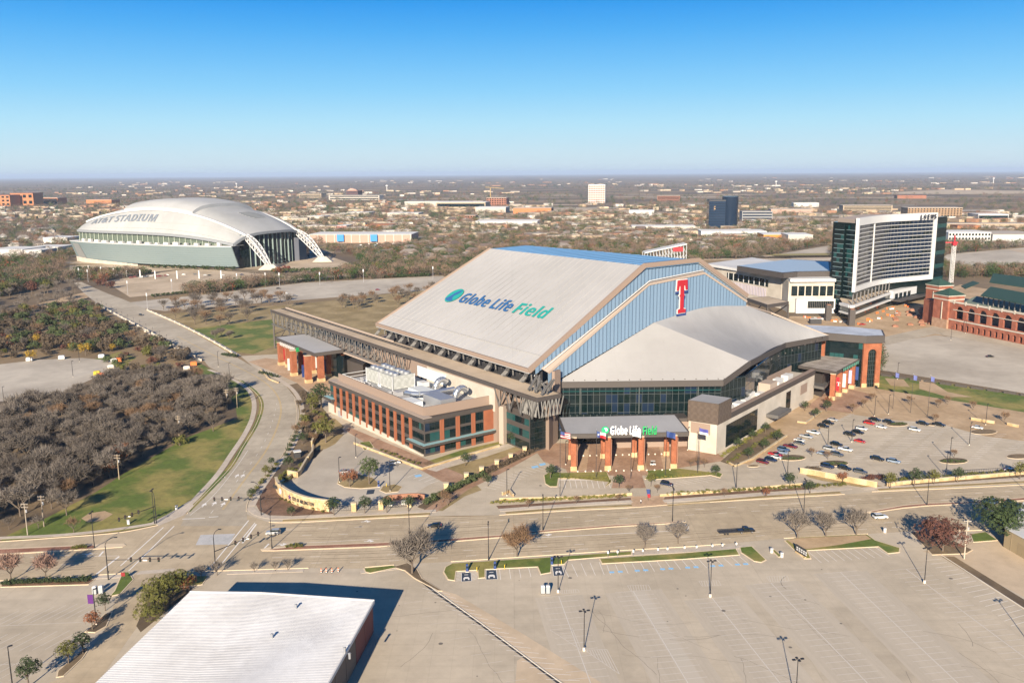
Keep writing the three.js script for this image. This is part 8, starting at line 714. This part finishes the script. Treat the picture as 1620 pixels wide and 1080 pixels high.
{ const r = rngOf(77), geo = mb().box(0, .35, 0, 4.6, .75, 1.8).box(-.2, 1.1, 0, 2.5, .6, 1.6).geo(), cols = ['black', 'white', 'grey', 'maroon', 'silver', 'navy']; const add = (p, t, label, group) => { const o = new THREE.Mesh(geo, PC[cols[Math.floor(r() * 6)]]); o.name = numbered('distant_car'); o.position.set(p[0], 0, p[1]); o.rotation.y = t; o.userData = { label, category: 'car', group }; scene.add(o); };
for (let i = 0; i < 22; i++) add(mix2([-453.3, -1058.7], [-414.44, -1076.4], r()).map((v, k) => v + (r() - .5) * 14), .3, 'distant car parked in the tan lot before the domed stadium', 'cars in the tan lot'); for (let i = 0; i < 12; i++) add(mix2([-496.1, -1074.5], [-481.5, -1094.2], r()).map(v => v + (r() - .5) * 20), .3, 'distant pale car at the left of the tan lot', 'cars at the left of the tan lot'); for (const p of [[-402.79, -1082.6], [-389.76, -1085.2], [-373.5, -1074], [-368, -1073.7], [-351.53, -1072.7], [-330.12, -1078.2], [-302.51, -1043.4], [-283.84, -1029.7]]) add(p, .3, 'distant car standing apart in the tan lot', 'single cars in the tan lot'); for (let i = 0; i < 70; i++) add(mix2([-263.75, -1486.8], [-186.17, -1547.5], r()).map((v, k) => v + (r() - .5) * (k ? 90 : 20)), .2, 'distant car before the long shopping block', 'cars before the shopping block'); for (let i = 0; i < 16; i++) add(mix2([574.5, -1100.6], [573.1, -1043.8], r()).map(v => v + (r() - .5) * 14), .9, 'distant car parked behind the old ballpark', 'cars behind the old ballpark'); for (const p of [[-250.01, -941.6], [-231.56, -900.3], [-217.78, -880.7], [-141.37, -925.5], [-317.25, -808.8]]) add(p, .2, 'distant vehicle on the pale lot beyond the meadow', 'vehicles on the pale lot'); }
{ const { MarchingCubes } = await import('three/addons/objects/MarchingCubes.js'); const N = 44, mc = new MarchingCubes(N, new THREE.MeshBasicMaterial(), false, false, 60000); mc.isolation = 0; const H = 1.76, J = { hd: [0, 1.64, .02], nk: [0, 1.46, 0], ch: [0, 1.3, 0], pv: [0, .95, 0], ls: [-.19, 1.39, 0], rs: [.19, 1.39, 0], le: [-.25, 1.1, .02], re: [.26, 1.11, -.02], lh: [-.24, .84, .12], rh: [.27, .84, .06], lp: [-.1, .92, 0], rp: [.1, .92, 0], lk: [-.11, .5, .1], rk: [.11, .5, -.03], la: [-.11, .09, .02], ra: [.12, .1, -.22], lf: [-.12, .04, .2], rf: [.12, .05, -.04] }; const B = [['hd', 'hd', .115, .115], ['nk', 'hd', .06, .06], ['ch', 'nk', .15, .07], ['pv', 'ch', .15, .17], ['ls', 'rs', .08, .08], ['ls', 'le', .062, .048], ['le', 'lh', .045, .035], ['rs', 're', .062, .048], ['re', 'rh', .045, .035], ['lp', 'lk', .092, .062], ['lk', 'la', .06, .042], ['rp', 'rk', .092, .062], ['rk', 'ra', .06, .042], ['la', 'lf', .045, .035], ['ra', 'rf', .045, .035]];
for (let z = 0; z < N; z++) for (let y = 0; y < N; y++) for (let x = 0; x < N; x++) { const p = V((x / N * 2 - 1) * .98, (y / N * 2 - 1) * .98 + .9, (z / N * 2 - 1) * .98); let d = 9; for (const [a, b, r0, r1] of B) { const A = v3(J[a]), E = v3(J[b]).sub(A), t = E.lengthSq() ? Math.max(0, Math.min(1, p.clone().sub(A).dot(E) / E.lengthSq())) : 0, k = p.distanceTo(A.addScaledVector(E, t)) - lerp(r0, r1, t); const h = Math.max(0, .05 - Math.abs(d - k)) / .05; d = Math.min(d, k) - h * h * .0125; } mc.field[x + y * N + z * N * N] = -d; }
mc.update(); const n = mc.count, g = new THREE.BufferGeometry(), P = mc.positionArray.slice(0, n * 3); const c = new Float32Array(n * 3); for (let i = 0; i < n; i++) { P[i * 3] *= .98; P[i * 3 + 1] = P[i * 3 + 1] * .98 + .9; P[i * 3 + 2] *= .98; const y = P[i * 3 + 1], x = Math.abs(P[i * 3]); const k = y > 1.66 ? [.03, .02, .015] : y > 1.48 || (y < .9 && x > .19) ? [.35, .2, .14] : y > .96 || x > .19 ? [.5, .5, .5] : y > .1 ? [.03, .035, .05] : [.02, .02, .02]; c.set(k, i * 3); } g.setAttribute('position', new THREE.BufferAttribute(P, 3)); g.setAttribute('color', new THREE.BufferAttribute(c, 3)); g.computeVertexNormals(); const o = new THREE.Mesh(g, std({ vertexColors: true, roughness: .9 })); o.name = 'person'; const q = [47.11, -309.14]; o.position.set(q[0], .05, q[1]); o.rotation.y = 2.4; o.userData = { label: 'person in white top and dark trousers walking at the entrance crossing', category: 'person' }; scene.add(o); }
const keepOut = [];
function block(name, label, [ax, az, bx, bz, h], depth, wall, roof, o = {}) {
const g = thing(name, label, 'building', [(ax + bx) / 2, 0, (az + bz) / 2], 0, o.group), W = new Wall([ax, az], [bx, bz]), p = W.P(W.l, 0, -depth), q = W.P(0, 0, -depth), F = [[ax, az], [bx, bz], [p[0], p[2]], [q[0], q[2]]];
keepOut.push(F.map(k => mix2(k, [(ax + p[0]) / 2, (az + p[2]) / 2], -.25)));
mb().prism(F, 0, h).build('wall', wall, g); mb().prism(F.map(k => mix2(k, [(ax + p[0]) / 2, (az + p[2]) / 2], -.012)), h, h + Math.max(.5, h * .04)).build('roof', roof, g);
const rows = o.rows || 0, cols = o.cols || 0; if (rows) { for (let r = 0; r < rows; r++) { const y0 = h * (r + .3) / rows, y1 = h * (r + .8) / rows; if (cols) { for (let c = 0; c < cols; c++) W.pane(g, 'window', o.glass || M.glass, W.l * (c + .22) / cols, W.l * (c + .78) / cols, y0, y1, .3, .4); } else { W.pane(g, 'window_band', o.glass || M.glass, W.l * .02, W.l * .98, y0, y1, .3, .4); } } }
if (o.fins) for (let c = 0; c <= o.fins; c++) W.pane(g, 'pier', o.fin || M.white, W.l * c / o.fins - 1, W.l * c / o.fins + 1, 0, h, .8, 1);
return g;
}
const fm = { tan: flat(.34, .27, .19), pale: flat(.42, .38, .33), brick: flat(.24, .10, .06), orange: flat(.38, .15, .06), white: flat(.46, .45, .43), pink: flat(.36, .24, .19), grey: flat(.24, .24, .24), roofW: flat(.62, .61, .58), roofG: flat(.30, .29, .27), roofT: flat(.42, .36, .29), brown: flat(.14, .085, .06) };
block('hotel_slab', 'pale tower with vertical stripes on the skyline', [312.82, -3616.7, 377.83, -3603.3, 70.3], 40, fm.white, fm.roofW, { fins: 7, rows: 8, glass: fm.brick, fin: fm.white });
{ const g = block('dark_glass_tower', 'dark blue glass office tower with small gold sign', [418.52, -1887.6, 452.5, -1883.9, 59.55], 45, M.glassBlue, M.dark, { rows: 11, glass: flat(.014, .03, .06, .12) }); const [ax, az] = [418.52, -1887.6, 464.2, -1882.6, 59.53]; mb().box(ax + 22, 40, az + 1.2, 24, 9, .5).build('gold_sign', flat(.3, .2, .1), g); mb().cyl([ax + 47, 0, az - 12], [ax + 47, 69, az - 12], 17, 17, 20).build('round_bay', M.glassBlue, g); }
for (const [n, l, e, d, w, r, o] of [
['office_block', 'low striped office block right of the dark glass tower', [554.4, -2140.2, 624.7, -2131.4, 25.5], 50, fm.grey, fm.roofG, { rows: 4, glass: M.glassBlue }],
['wedge_tower_base', 'brown wedge topped tower on the left skyline', [-811.1, -4414.6, -752.7, -4400.9, 39.85], 60, flat(.15, .075, .055), fm.brick, { rows: 6, glass: M.glassBlue }],
['campus_block', 'orange brick block at the far left edge', [-2182.5, -3731, -2076.7, -3711.4, 44.08], 60, fm.orange, fm.brick, { rows: 3, cols: 5 }], ['campus_block', 'orange brick block with dark window wall at far left', [-2119.2, -3792.6, -2012.1, -3772.3, 50.05], 60, fm.orange, fm.brick, { rows: 2, cols: 4 }], ['campus_block', 'low orange brick block right of the far left group', [-2091.3, -3942.9, -1986.3, -3922.1, 27.41], 60, fm.orange, fm.roofT, { rows: 2 }], ['campus_block', 'low orange building left behind the white dome', [-1891.5, -3985.2, -1767.9, -3960.3, 16.62], 60, fm.orange, fm.roofT, {}],
['tan_hotel', 'tan hotel block above the wood right of the dome', [-1115.9, -4717.9, -993.1, -4687.4, 22.9], 60, fm.tan, fm.roofT, { rows: 3 }], ['tan_hotel', 'long tan block beside the wedge tower', [-880.1, -4324.9, -627.5, -4266.7, 20.94], 60, fm.pale, fm.roofG, { rows: 2 }],
['retail_block', 'long pink shopping block with blue signs right of the dome', [-361.28, -1591.4, -178.24, -1575.3, 14.58], 70, fm.pink, fm.roofW, { fins: 12, fin: fm.pale }], ['retail_block', 'orange roofed store behind the shopping block', [-327.6, -1991.3, -270.22, -1985, 8.41], 60, fm.orange, fm.orange, {}], ['retail_block', 'pale store behind the shopping block, left', [-414.9, -1955.9, -383.7, -1952.6, 8.27], 50, fm.tan, fm.roofT, {}], ['retail_block', 'pink store behind the shopping block', [-382.28, -1952.4, -361.07, -1950.2, 9.63], 50, flat(.42, .2, .18), fm.roofW, {}],
['flat_roofed_block', 'low white roofed block in the wood, left', [-548.9, -2401.3, -503.5, -2395.4, 10.11], 50, fm.pale, fm.roofW, {}], ['flat_roofed_block', 'low white roofed block in the wood, middle', [-488.1, -2645.8, -419.11, -2635.9, 9.26], 60, fm.pale, fm.roofW, {}], ['flat_roofed_block', 'low white roofed block in the wood, right', [-355.03, -2549.8, -263.44, -2537, 10.7], 60, fm.pale, fm.roofW, {}],
['apartment_block', 'red brick building near the far construction crane', [-92.79, -3408.2, -18.08, -3394, 28.47], 60, fm.brick, fm.roofT, { rows: 4, cols: 8 }], ['mall_block', 'long tan mall block on the middle skyline', [-262.42, -3131.1, -88.94, -3101.1, 21.77], 80, fm.tan, fm.roofW, { rows: 1 }], ['mall_block', 'white roofed mall wing below the tan mall', [-412.96, -3468.9, -165.68, -3422, 14.43], 80, fm.pale, fm.roofW, {}], ['mall_block', 'cream store wing right of the red brick building', [-110.46, -2757.3, -16.73, -2742.9, 17.33], 80, fm.pale, fm.roofW, {}], ['mall_block', 'orange store block left of the long highway', [6.43, -2696.2, 120.15, -2679, 16.94], 70, fm.orange, fm.roofT, {}], ['mall_block', 'large white store block below the highway, left', [-82.93, -2059.1, 59.76, -2042.6, 11.55], 80, fm.white, fm.roofW, {}], ['brick_block', 'square brick block in the middle distance', [-122.48, -2345.6, -94.08, -2341.9, 11.52], 40, fm.brick, fm.roofT, { rows: 2, cols: 4 }],
['office_block', 'dark red office block right of the striped tower', [620.6, -3797.2, 713.2, -3776.8, 22.43], 60, fm.brick, fm.roofT, { rows: 4 }], ['store_block', 'long white store block below the dark glass tower', [350.13, -1634.3, 465.7, -1623.5, 12.68], 60, fm.white, fm.roofW, { fins: 8 }], ['store_block', 'long pale store row left of the dark glass tower', [250.3, -1843, 378.47, -1829.5, 10.37], 50, fm.pale, fm.roofW, {}], ['store_block', 'small white store near the highway', [333.45, -2527.2, 403.42, -2517.1, 14.15], 60, fm.white, fm.roofW, {}],
['store_block', 'bright orange store left of the hotel', [440.31, -1549.5, 481.1, -1545.9, 12.06], 60, flat(.5, .19, .03), fm.roofW, {}], ['store_block', 'cream store beside the bright orange one', [465.4, -1491.2, 505.6, -1487.7, 14.79], 60, fm.pale, fm.roofW, {}], ['tan_hotel', 'tan five storey hotel above the curved hotel', [978.8, -2632.2, 1115.1, -2610.9, 20.19], 60, fm.tan, fm.roofT, { rows: 5 }], ['tan_hotel', 'long brown hotel right of the curved hotel top', [1004.8, -2259.9, 1133.9, -2242.5, 26.84], 60, flat(.26, .17, .10), fm.roofT, { rows: 5, cols: 18 }], ['office_block', 'white office block with square windows at right', [717.2, -1456.2, 783.7, -1450.5, 19.58], 60, fm.white, fm.roofW, { rows: 3, cols: 13 }], ['warehouse_block', 'long white warehouse at the right edge', [786.7, -1450.3, 865.4, -1443.5, 16.42], 90, fm.white, fm.roofT, {}], ['warehouse_block', 'white roofed warehouse behind the brown hotel', [1142.8, -2180.1, 1212, -2171.1, 13.76], 70, fm.white, fm.roofW, { rows: 1 }], ['warehouse_block', 'long pale highway side block at right', [894.9, -1835.8, 1072.8, -1816.4, 11.59], 40, fm.tan, fm.roofT, {}], ['store_block', 'orange roofed restaurant at right', [900.5, -1794.3, 945.2, -1789.6, 10.12], 40, fm.orange, fm.brick, {}], ['store_block', 'tan retail row left of the hotel top', [752.3, -2583.4, 867.2, -2566, 12.63], 60, fm.pink, fm.roofT, {}], ['store_block', 'white retail row above the tan one', [975.4, -3083.7, 1057.4, -3068.7, 12.9], 60, fm.white, fm.roofW, {}], ['store_block', 'brick roofed row on the right skyline', [1692, -3920.1, 1806.5, -3892.4, 13.61], 80, fm.brick, fm.brick, {}],
['warehouse_block', 'white warehouse at the far left below the dome', [-801.4, -1354.6, -745, -1350.5, 10.6], 60, fm.white, fm.roofW, {}], ['warehouse_block', 'white warehouse with blue door left of the dome', [-731.5, -1329, -703.9, -1327, 11.36], 40, fm.white, fm.roofW, {}], ['warehouse_block', 'white roofed hall close to the left of the dome', [-777.9, -1430, -729.1, -1426.2, 8.13], 50, fm.white, fm.roofW, {}], ['warehouse_block', 'white tents left of the dome', [-862.2, -1635.5, -816, -1631.4, 9.26], 50, fm.roofW, fm.roofW, {}]]) block(n, l, e, d, w, r, o);
{ const e = [-361.28, -1591.4, -178.24, -1575.3, 14.58]; for (const t of [.31, .64]) { const x = lerp(e[0], e[2], t), z = lerp(e[1], e[3], t); const o = mb().box(x, 3, z + 4, 12, 12, 3).build('blue_store_front', flat(.02, .20, .55, .6)); o.userData = { label: t < .5 ? 'left blue store front on the pink shopping block' : 'right blue store front on the pink shopping block', category: 'store front' }; } const w = [-811.1, -4414.6, -752.7, -4400.9, 39.85]; const m = mb(); m.hexa([[w[0], w[4], w[1]], [w[2], w[4], w[3]], [w[2], w[4], w[3] - 60], [w[0], w[4], w[1] - 60]], [[w[0] + 22, w[4] + 14, w[1]], [w[2] - 8, w[4] + 8, w[3]], [w[2] - 8, w[4] + 8, w[3] - 40], [w[0] + 22, w[4] + 14, w[1] - 40]]); m.build('wedge_roof', fm.pink).userData = { label: 'pale wedge roof on top of the brown tower', category: 'roof' }; const c = [-83.14, -3620.7]; const k = thing('far_crane', 'thin yellow construction crane on the skyline', 'crane', [c[0], 0, c[1]]); mb().bar([c[0], 0, c[1]], [c[0], 62, c[1]], 1.6).build('mast', flat(.5, .33, .1), k); mb().bar([c[0] - 20, 66, c[1]], [c[0] + 55, 60, c[1]], 1.2).build('jib', flat(.5, .33, .1), k); }
for (const [p, h] of [[[-2646.6, -8660.7], 40], [[-934.7, -6760.4], 34], [[2149.8, -7277.5], 40], [[4404.4, -8195.9], 45]]) { const g = thing('water_tower', 'tiny white water tower on the horizon', 'water tower', [p[0], 0, p[1]], 0, 'horizon water towers'); mb().cyl([p[0], 0, p[1]], [p[0], h, p[1]], 4, 3, 8).build('stem', fm.white, g); mb().ball(p[0], h, p[1], 10, 6, 10, 10, 6).build('tank', fm.roofW, g); }
const lots = [[[-472.3, -1021.9], [-424.44, -1165], [-232.38, -1122.1], [-189.95, -1063], [-277.55, -993], [-324, -940.3], [-384.79, -884.3]], [[-369.42, -848], [-311.95, -904.3], [-235.59, -996.5], [-82.79, -1056.6], [-64.05, -998.8], [-79.64, -927.4], [-158.48, -882.4], [-246.19, -833.7], [-313.34, -789.6], [-338.23, -805.9]], [[205.24, -486.3], [257.66, -610.3], [314.12, -645.3], [388.16, -598.8], [263.55, -399.65]], [[211.07, -676.5], [185.32, -856.1], [262.42, -1220.2], [458.8, -1272.1], [480.3, -997.8], [632.3, -988.9], [372.18, -573.2], [244.28, -577.6]], [[563, -1173.1], [636, -1289], [834.5, -1408.2], [824.1, -1295.4], [692.8, -1085.6], [539.8, -1059.5]], [[345.02, -1251.3], [536.5, -1485.1], [437.72, -1207.9], [325.88, -1180.8]], [[-545.3, -1057.6], [-665.6, -1324.3], [-528.9, -1458.1], [-338.38, -1442.8], [-235.29, -1323.3], [-187.35, -1142], [-226.44, -1092.8], [-407.78, -1118.3]], [[-16.48, -2699.7], [204.5, -3164.3], [807.4, -2318.9], [1171.9, -1986.3], [1072.8, -1816.4], [737.8, -2117.4], [184.17, -2848.8], [-15.14, -2466.1]], [[-252.83, -1424.1], [-168.98, -1491.9], [-188.59, -1668.5], [-354.71, -1562], [-325.65, -1479.1]], [[1915.7, -4838.3], [2752.6, -5648.9], [3019.5, -5151.4], [2628.7, -4481.9], [2183.3, -4476.2]], [[-378.46, -462.8], [-620.5, -774], [-519, -890.9], [-513.8, -1024.2], [-491.2, -1022.9], [-303.88, -880.3], [-76.24, -970.4], [227.95, -854], [230.82, -648.4], [218.23, -504.7], [277.03, -421.2], [130.1, -186.41], [-166.22, -189.88]]];
const free = p => !lots.some(P => inside(p, P)) && !keepOut.some(P => inside(p, P));
{ const r = rngOf(404), walls = [fm.pale, fm.tan, fm.pink, fm.white, fm.brick], roofs = [flat(.17, .145, .125), flat(.22, .19, .165), flat(.13, .10, .085), flat(.28, .25, .22)]; const protos = [0, 1, 2, 3, 4, 5].map(i => { const g = new THREE.Group(); g.name = 'house'; const w = 13 + i * 1.4, d = 10, hh = i % 3 === 2 ? 6 : 3.6; mb().box(0, 0, 0, w, hh, d).build('wall', walls[i % 5], g); const m = mb(), a = [-w / 2 - .6, hh, d / 2 + .6], b = [w / 2 + .6, hh, d / 2 + .6], c = [w / 2 + .6, hh, -d / 2 - .6], e = [-w / 2 - .6, hh, -d / 2 - .6], k = i % 2 ? 4 : .6, t0 = [-w / 2 + k, hh + 3.4, 0], t1 = [w / 2 - k, hh + 3.4, 0]; m.quad(a, b, t1, t0); m.quad(c, e, t0, t1); m.tri(b, c, t1); m.tri(e, a, t0); m.build('roof', roofs[i % 4], g); for (const x of [-.28, .1, .34]) mb().box(x * w, 1, d / 2 + .06, 1.6, 1.5, .1).build('window', M.glass, g); mb().box(-.08 * w, 0, d / 2 + .06, 1.1, 2.2, .1).build('door', fm.brown, g); return g; });
let n = 0; for (const [P, max] of [[[[-142.67, -1178.9], [-176.63, -1560.8], [-11.72, -1870.5], [136.57, -2109.9], [431.44, -1952.8], [409.44, -1469.4], [266.23, -1238.2], [135.61, -1348.3], [-8.78, -1359.4], [-39.9, -1132.5]], 150], [[[-405.48, -1389.8], [-244.72, -1377.5], [-137.93, -1138.8], [-70.16, -1097.4], [-47.68, -1362.4], [-172.25, -1429.6], [-226.56, -1273.2]], 16], [[[-820.1, -1421.7], [-843.1, -1696.3], [-1197.8, -2420.2], [-1507.9, -2634.5]], 30], [[[251.53, -2070.4], [737.8, -2117.4], [615.8, -1728.4], [492.3, -1817.5]], 30], [[[-408.82, -2319.7], [-14.94, -2431], [-13.67, -2210.6], [-212.96, -1774.5]], 40]]) for (const p of scatter(P, 19, 77 + max, max)) { if (!free(p)) continue; const o = put(protos[Math.floor(r() * 6)], p, 'small pitched roof house among the trees beyond the ballpark', 'house', 'houses beyond the ballpark', 1 + r() * .3, r() * 6); n++; keepOut.push([[p[0] - 7, p[1] - 7], [p[0] + 7, p[1] - 7], [p[0] + 7, p[1] + 14], [p[0] - 7, p[1] + 14]]); } }
{ const r = rngOf(55); for (const [a, b, n, s, m, l] of [[[-565.5, -1143], [-445.35, -1092.1], 14, 1, 'oak', 'dark green tree along the left foot of the domed stadium'], [[-480.1, -1168.6], [-353.62, -1129.7], 12, .9, 'oak', 'dark green tree along the glass side of the domed stadium'], [[-362.06, -883.2], [-271.24, -969.8], 26, .55, 'oak', 'small dark tree in the hedge line before the tan lot'], [[-274.36, -981.3], [-185.34, -1036.6], 24, .5, 'oak', 'small dark tree along the pale lot'], [[-298.06, -1097.1], [-209.31, -1106], 14, 1, 'pale', 'green tree before the glass end of the dome'], [[-152.36, -1034.7], [-97.42, -1050.9], 22, .7, 'oak', 'clipped evergreen in the long hedge row right of the dome']]) for (let i = 0; i < n; i++) { const p = mix2(a, b, (i + .3 + r() * .4) / n); plant(bushT, p, s * 2.6, l, l + ' row', { foliage: leafM[m] }, 'tree', 'round_tree'); } for (const [p, m] of [[[-290.07, -1096.7], 'rust'], [[-284.14, -1110.6], 'redbush'], [[-615.8, -1177.4], 'redbush'], [[-520.6, -1069.3], 'olive'], [[-456.9, -979.9], 'darkrust'], [[-438.22, -956.9], 'darkrust'], [[308.55, -1391.1], 'rust']]) plant(bushT, p, 3.4, 'reddish or olive tree near the domed stadium', 'autumn trees near the dome', { foliage: leafM[m] }, 'tree', 'round_tree');
for (const p of along([[-532.7, -1111.5], [-426.28, -1044.2], [-321.55, -1044.5]], 26)) { const g = mb().box(p.p[0], 0, p.p[1], 1.3, 9.5, 1.3).build('light_pylon', M.white); g.userData = { label: 'pale square pylon along the foot of the domed stadium', category: 'pylon', group: 'stadium pylons' }; } for (const [p, i] of [[[-394.96, -903.7], 0], [[-354.19, -916.3], 1], [[-335.27, -805.7], 2], [[-301.4, -965.9], 3], [[-271.24, -969.8], 4], [[-255.7, -969], 5], [[-211.83, -972.2], 6], [[-167.99, -998.7], 7], [[-91.4, -1024.8], 8], [[-489, -1016.7], 9], [[-508.6, -1036.3], 10]]) { const g = thing('lot_mast', 'tall pale mast with white flag board in the dome parking lots', 'mast', [p[0], 0, p[1]], 0, 'masts in the dome lots'); mb().cyl([p[0], 0, p[1]], [p[0], 15, p[1]], .24, .18, 6).build('pole', M.grey, g); mb().box(p[0], 11.6, p[1], 1.3, 2.8, .4).build('board', M.galv, g); } }
{ const r = rngOf(2024), clump = (seed, n, size) => { const m = mb(); leafCloud(m, rngOf(seed), n, 0, 4.6, 0, 5, 4.4, 5, size, 8); m.cyl([0, 0, 0], [0, 4, 0], .25, .2, 4, false); return m.geo(); }; const twigCl = (seed, n) => { const q = rngOf(seed), m = mb(); for (let i = 0; i < n; i++) { const u = V(q() - .5, q() * .9 - .15, q() - .5).normalize(), k = 2.5 + q() * 2.2, a = V(u.x * k, 4.2 + u.y * k, u.z * k), s = V(q() - .5, q() - .5, q() - .5).normalize().multiplyScalar(.16), e = u.clone().multiplyScalar(1 + q() * 1.5); m.tri(a.clone().add(s), a.clone().sub(s), a.clone().add(e)); } leafCloud(m, q, n >> 1, 0, 4.4, 0, 4.6, 3.8, 4.6, .34, 7); m.cyl([0, 0, 0], [0, 4, 0], .25, .15, 4, false); return m.geo(); };
const sets = [['bare_wood', twigCl(3, 130), .5], ['mixed_wood', clump(4, 120, .55), .5]], cols = { bare_wood: [[.155, .11, .078], [.13, .094, .07], [.185, .125, .08], [.11, .086, .068]], mixed_wood: [[.024, .05, .010], [.034, .066, .013], [.02, .04, .010], [.07, .075, .016], [.15, .045, .02], [.10, .095, .014]] };
for (const [nm, geo, share] of sets) { const pts = [], col = cols[nm], want = Math.round(38000 * share); let tries = 0; while (pts.length < want && tries++ < 400000) { const t = r(), d = 480 / Math.pow(1 - t * .955, 1.05), x = (r() * 1.5 - .75) * d, z = -d; if (free([x, z])) { const dense = Math.sin(x * .0031 + 1.3) * Math.sin(z * .0023 + x * .0011) + Math.sin(x * .0012 - z * .0008); if (r() < .62 + .4 * dense || d < 900) pts.push([x, z, .75 + r() * .6 + Math.min(.6, d / 14000)]); } }
const im = new THREE.InstancedMesh(geo, std({ color: 0xffffff, roughness: .95 }), pts.length), o = new THREE.Object3D(), c = new THREE.Color(); pts.forEach((p, i) => { o.position.set(p[0], 0, p[1]); o.scale.set(p[2], p[2] * (.8 + r() * .35), p[2]); o.rotation.y = r() * 6.28; o.updateMatrix(); im.setMatrixAt(i, o.matrix); const k = col[Math.floor(r() * r() * col.length * 1.35) % col.length], b = .8 + r() * .4; im.setColorAt(i, c.setRGB(k[0] * b, k[1] * b, k[2] * b)); }); im.name = nm; im.userData = { kind: 'stuff', label: nm === 'bare_wood' ? 'far brown leafless woodland reaching the horizon' : 'far dark green and russet trees among the bare woodland', category: 'woodland' }; scene.add(im); }
const pts = []; let tries = 0; while (pts.length < 1600 && tries++ < 60000) { const d = 1500 / Math.pow(1 - r() * .93, .95), x = (r() * 1.5 - .75) * d; const cl = Math.sin(x * .0016 + d * .0007) + Math.sin(d * .0021 + x * .0004 + 2); if (cl > .15 && free([x, -d])) pts.push([x, -d, d]); } const im = new THREE.InstancedMesh(new THREE.BoxGeometry(1, 1, 1).translate(0, .5, 0), std({ color: 0xffffff, roughness: .8 }), pts.length), o = new THREE.Object3D(), c = new THREE.Color(), C = [[.54, .50, .44], [.44, .36, .26], [.34, .30, .25], [.28, .15, .09], [.36, .27, .18]]; pts.forEach((p, i) => { const k = 1 + p[2] / 9000; o.position.set(p[0], 0, p[1]); o.scale.set((9 + r() * r() * 46) * k, 4 + r() * 6, (9 + r() * 24) * k); o.rotation.y = r() * .5; o.updateMatrix(); im.setMatrixAt(i, o.matrix); const q = C[Math.floor(r() * 5)]; im.setColorAt(i, c.setRGB(...q)); }); im.name = 'far_rooftops'; im.userData = { kind: 'stuff', label: 'far pale low buildings scattered towards the horizon', category: 'buildings' }; scene.add(im); }
{ const r = rngOf(909), pts = []; let k = 0; while (pts.length < 210 && k++ < 20000) { const d = 1250 / Math.pow(1 - r() * .86, .95), x = (r() * 1.4 - .7) * d; if (free([x, -d])) pts.push([x, -d, d]); } const im = new THREE.InstancedMesh(new THREE.BoxGeometry(1, 1, 1), std({ roughness: .9 }), pts.length), o = new THREE.Object3D(), c = new THREE.Color(); pts.forEach((p, i) => { const s = 1 + p[2] / 4000; o.position.set(p[0], .02, p[1]); o.scale.set((50 + r() * 150) * s, .06, (14 + r() * 40) * s); o.rotation.y = r() * .4 - .2; o.updateMatrix(); im.setMatrixAt(i, o.matrix); const q = r(); im.setColorAt(i, q < .5 ? c.setRGB(.44, .35, .25) : q < .8 ? c.setRGB(.38, .34, .28) : c.setRGB(.26, .22, .08)); }); im.name = 'far_clearings'; im.userData = { kind: 'stuff', label: 'far tan lots, streets and meadows between the woods', category: 'ground' }; scene.add(im); }
scene.fog = new THREE.FogExp2(new THREE.Color().setRGB(.40, .50, .66), 0.000034);

scene.traverse(o => { if (o.isMesh) { o.castShadow = o.receiveShadow = true; } });
renderer.render(scene, camera);
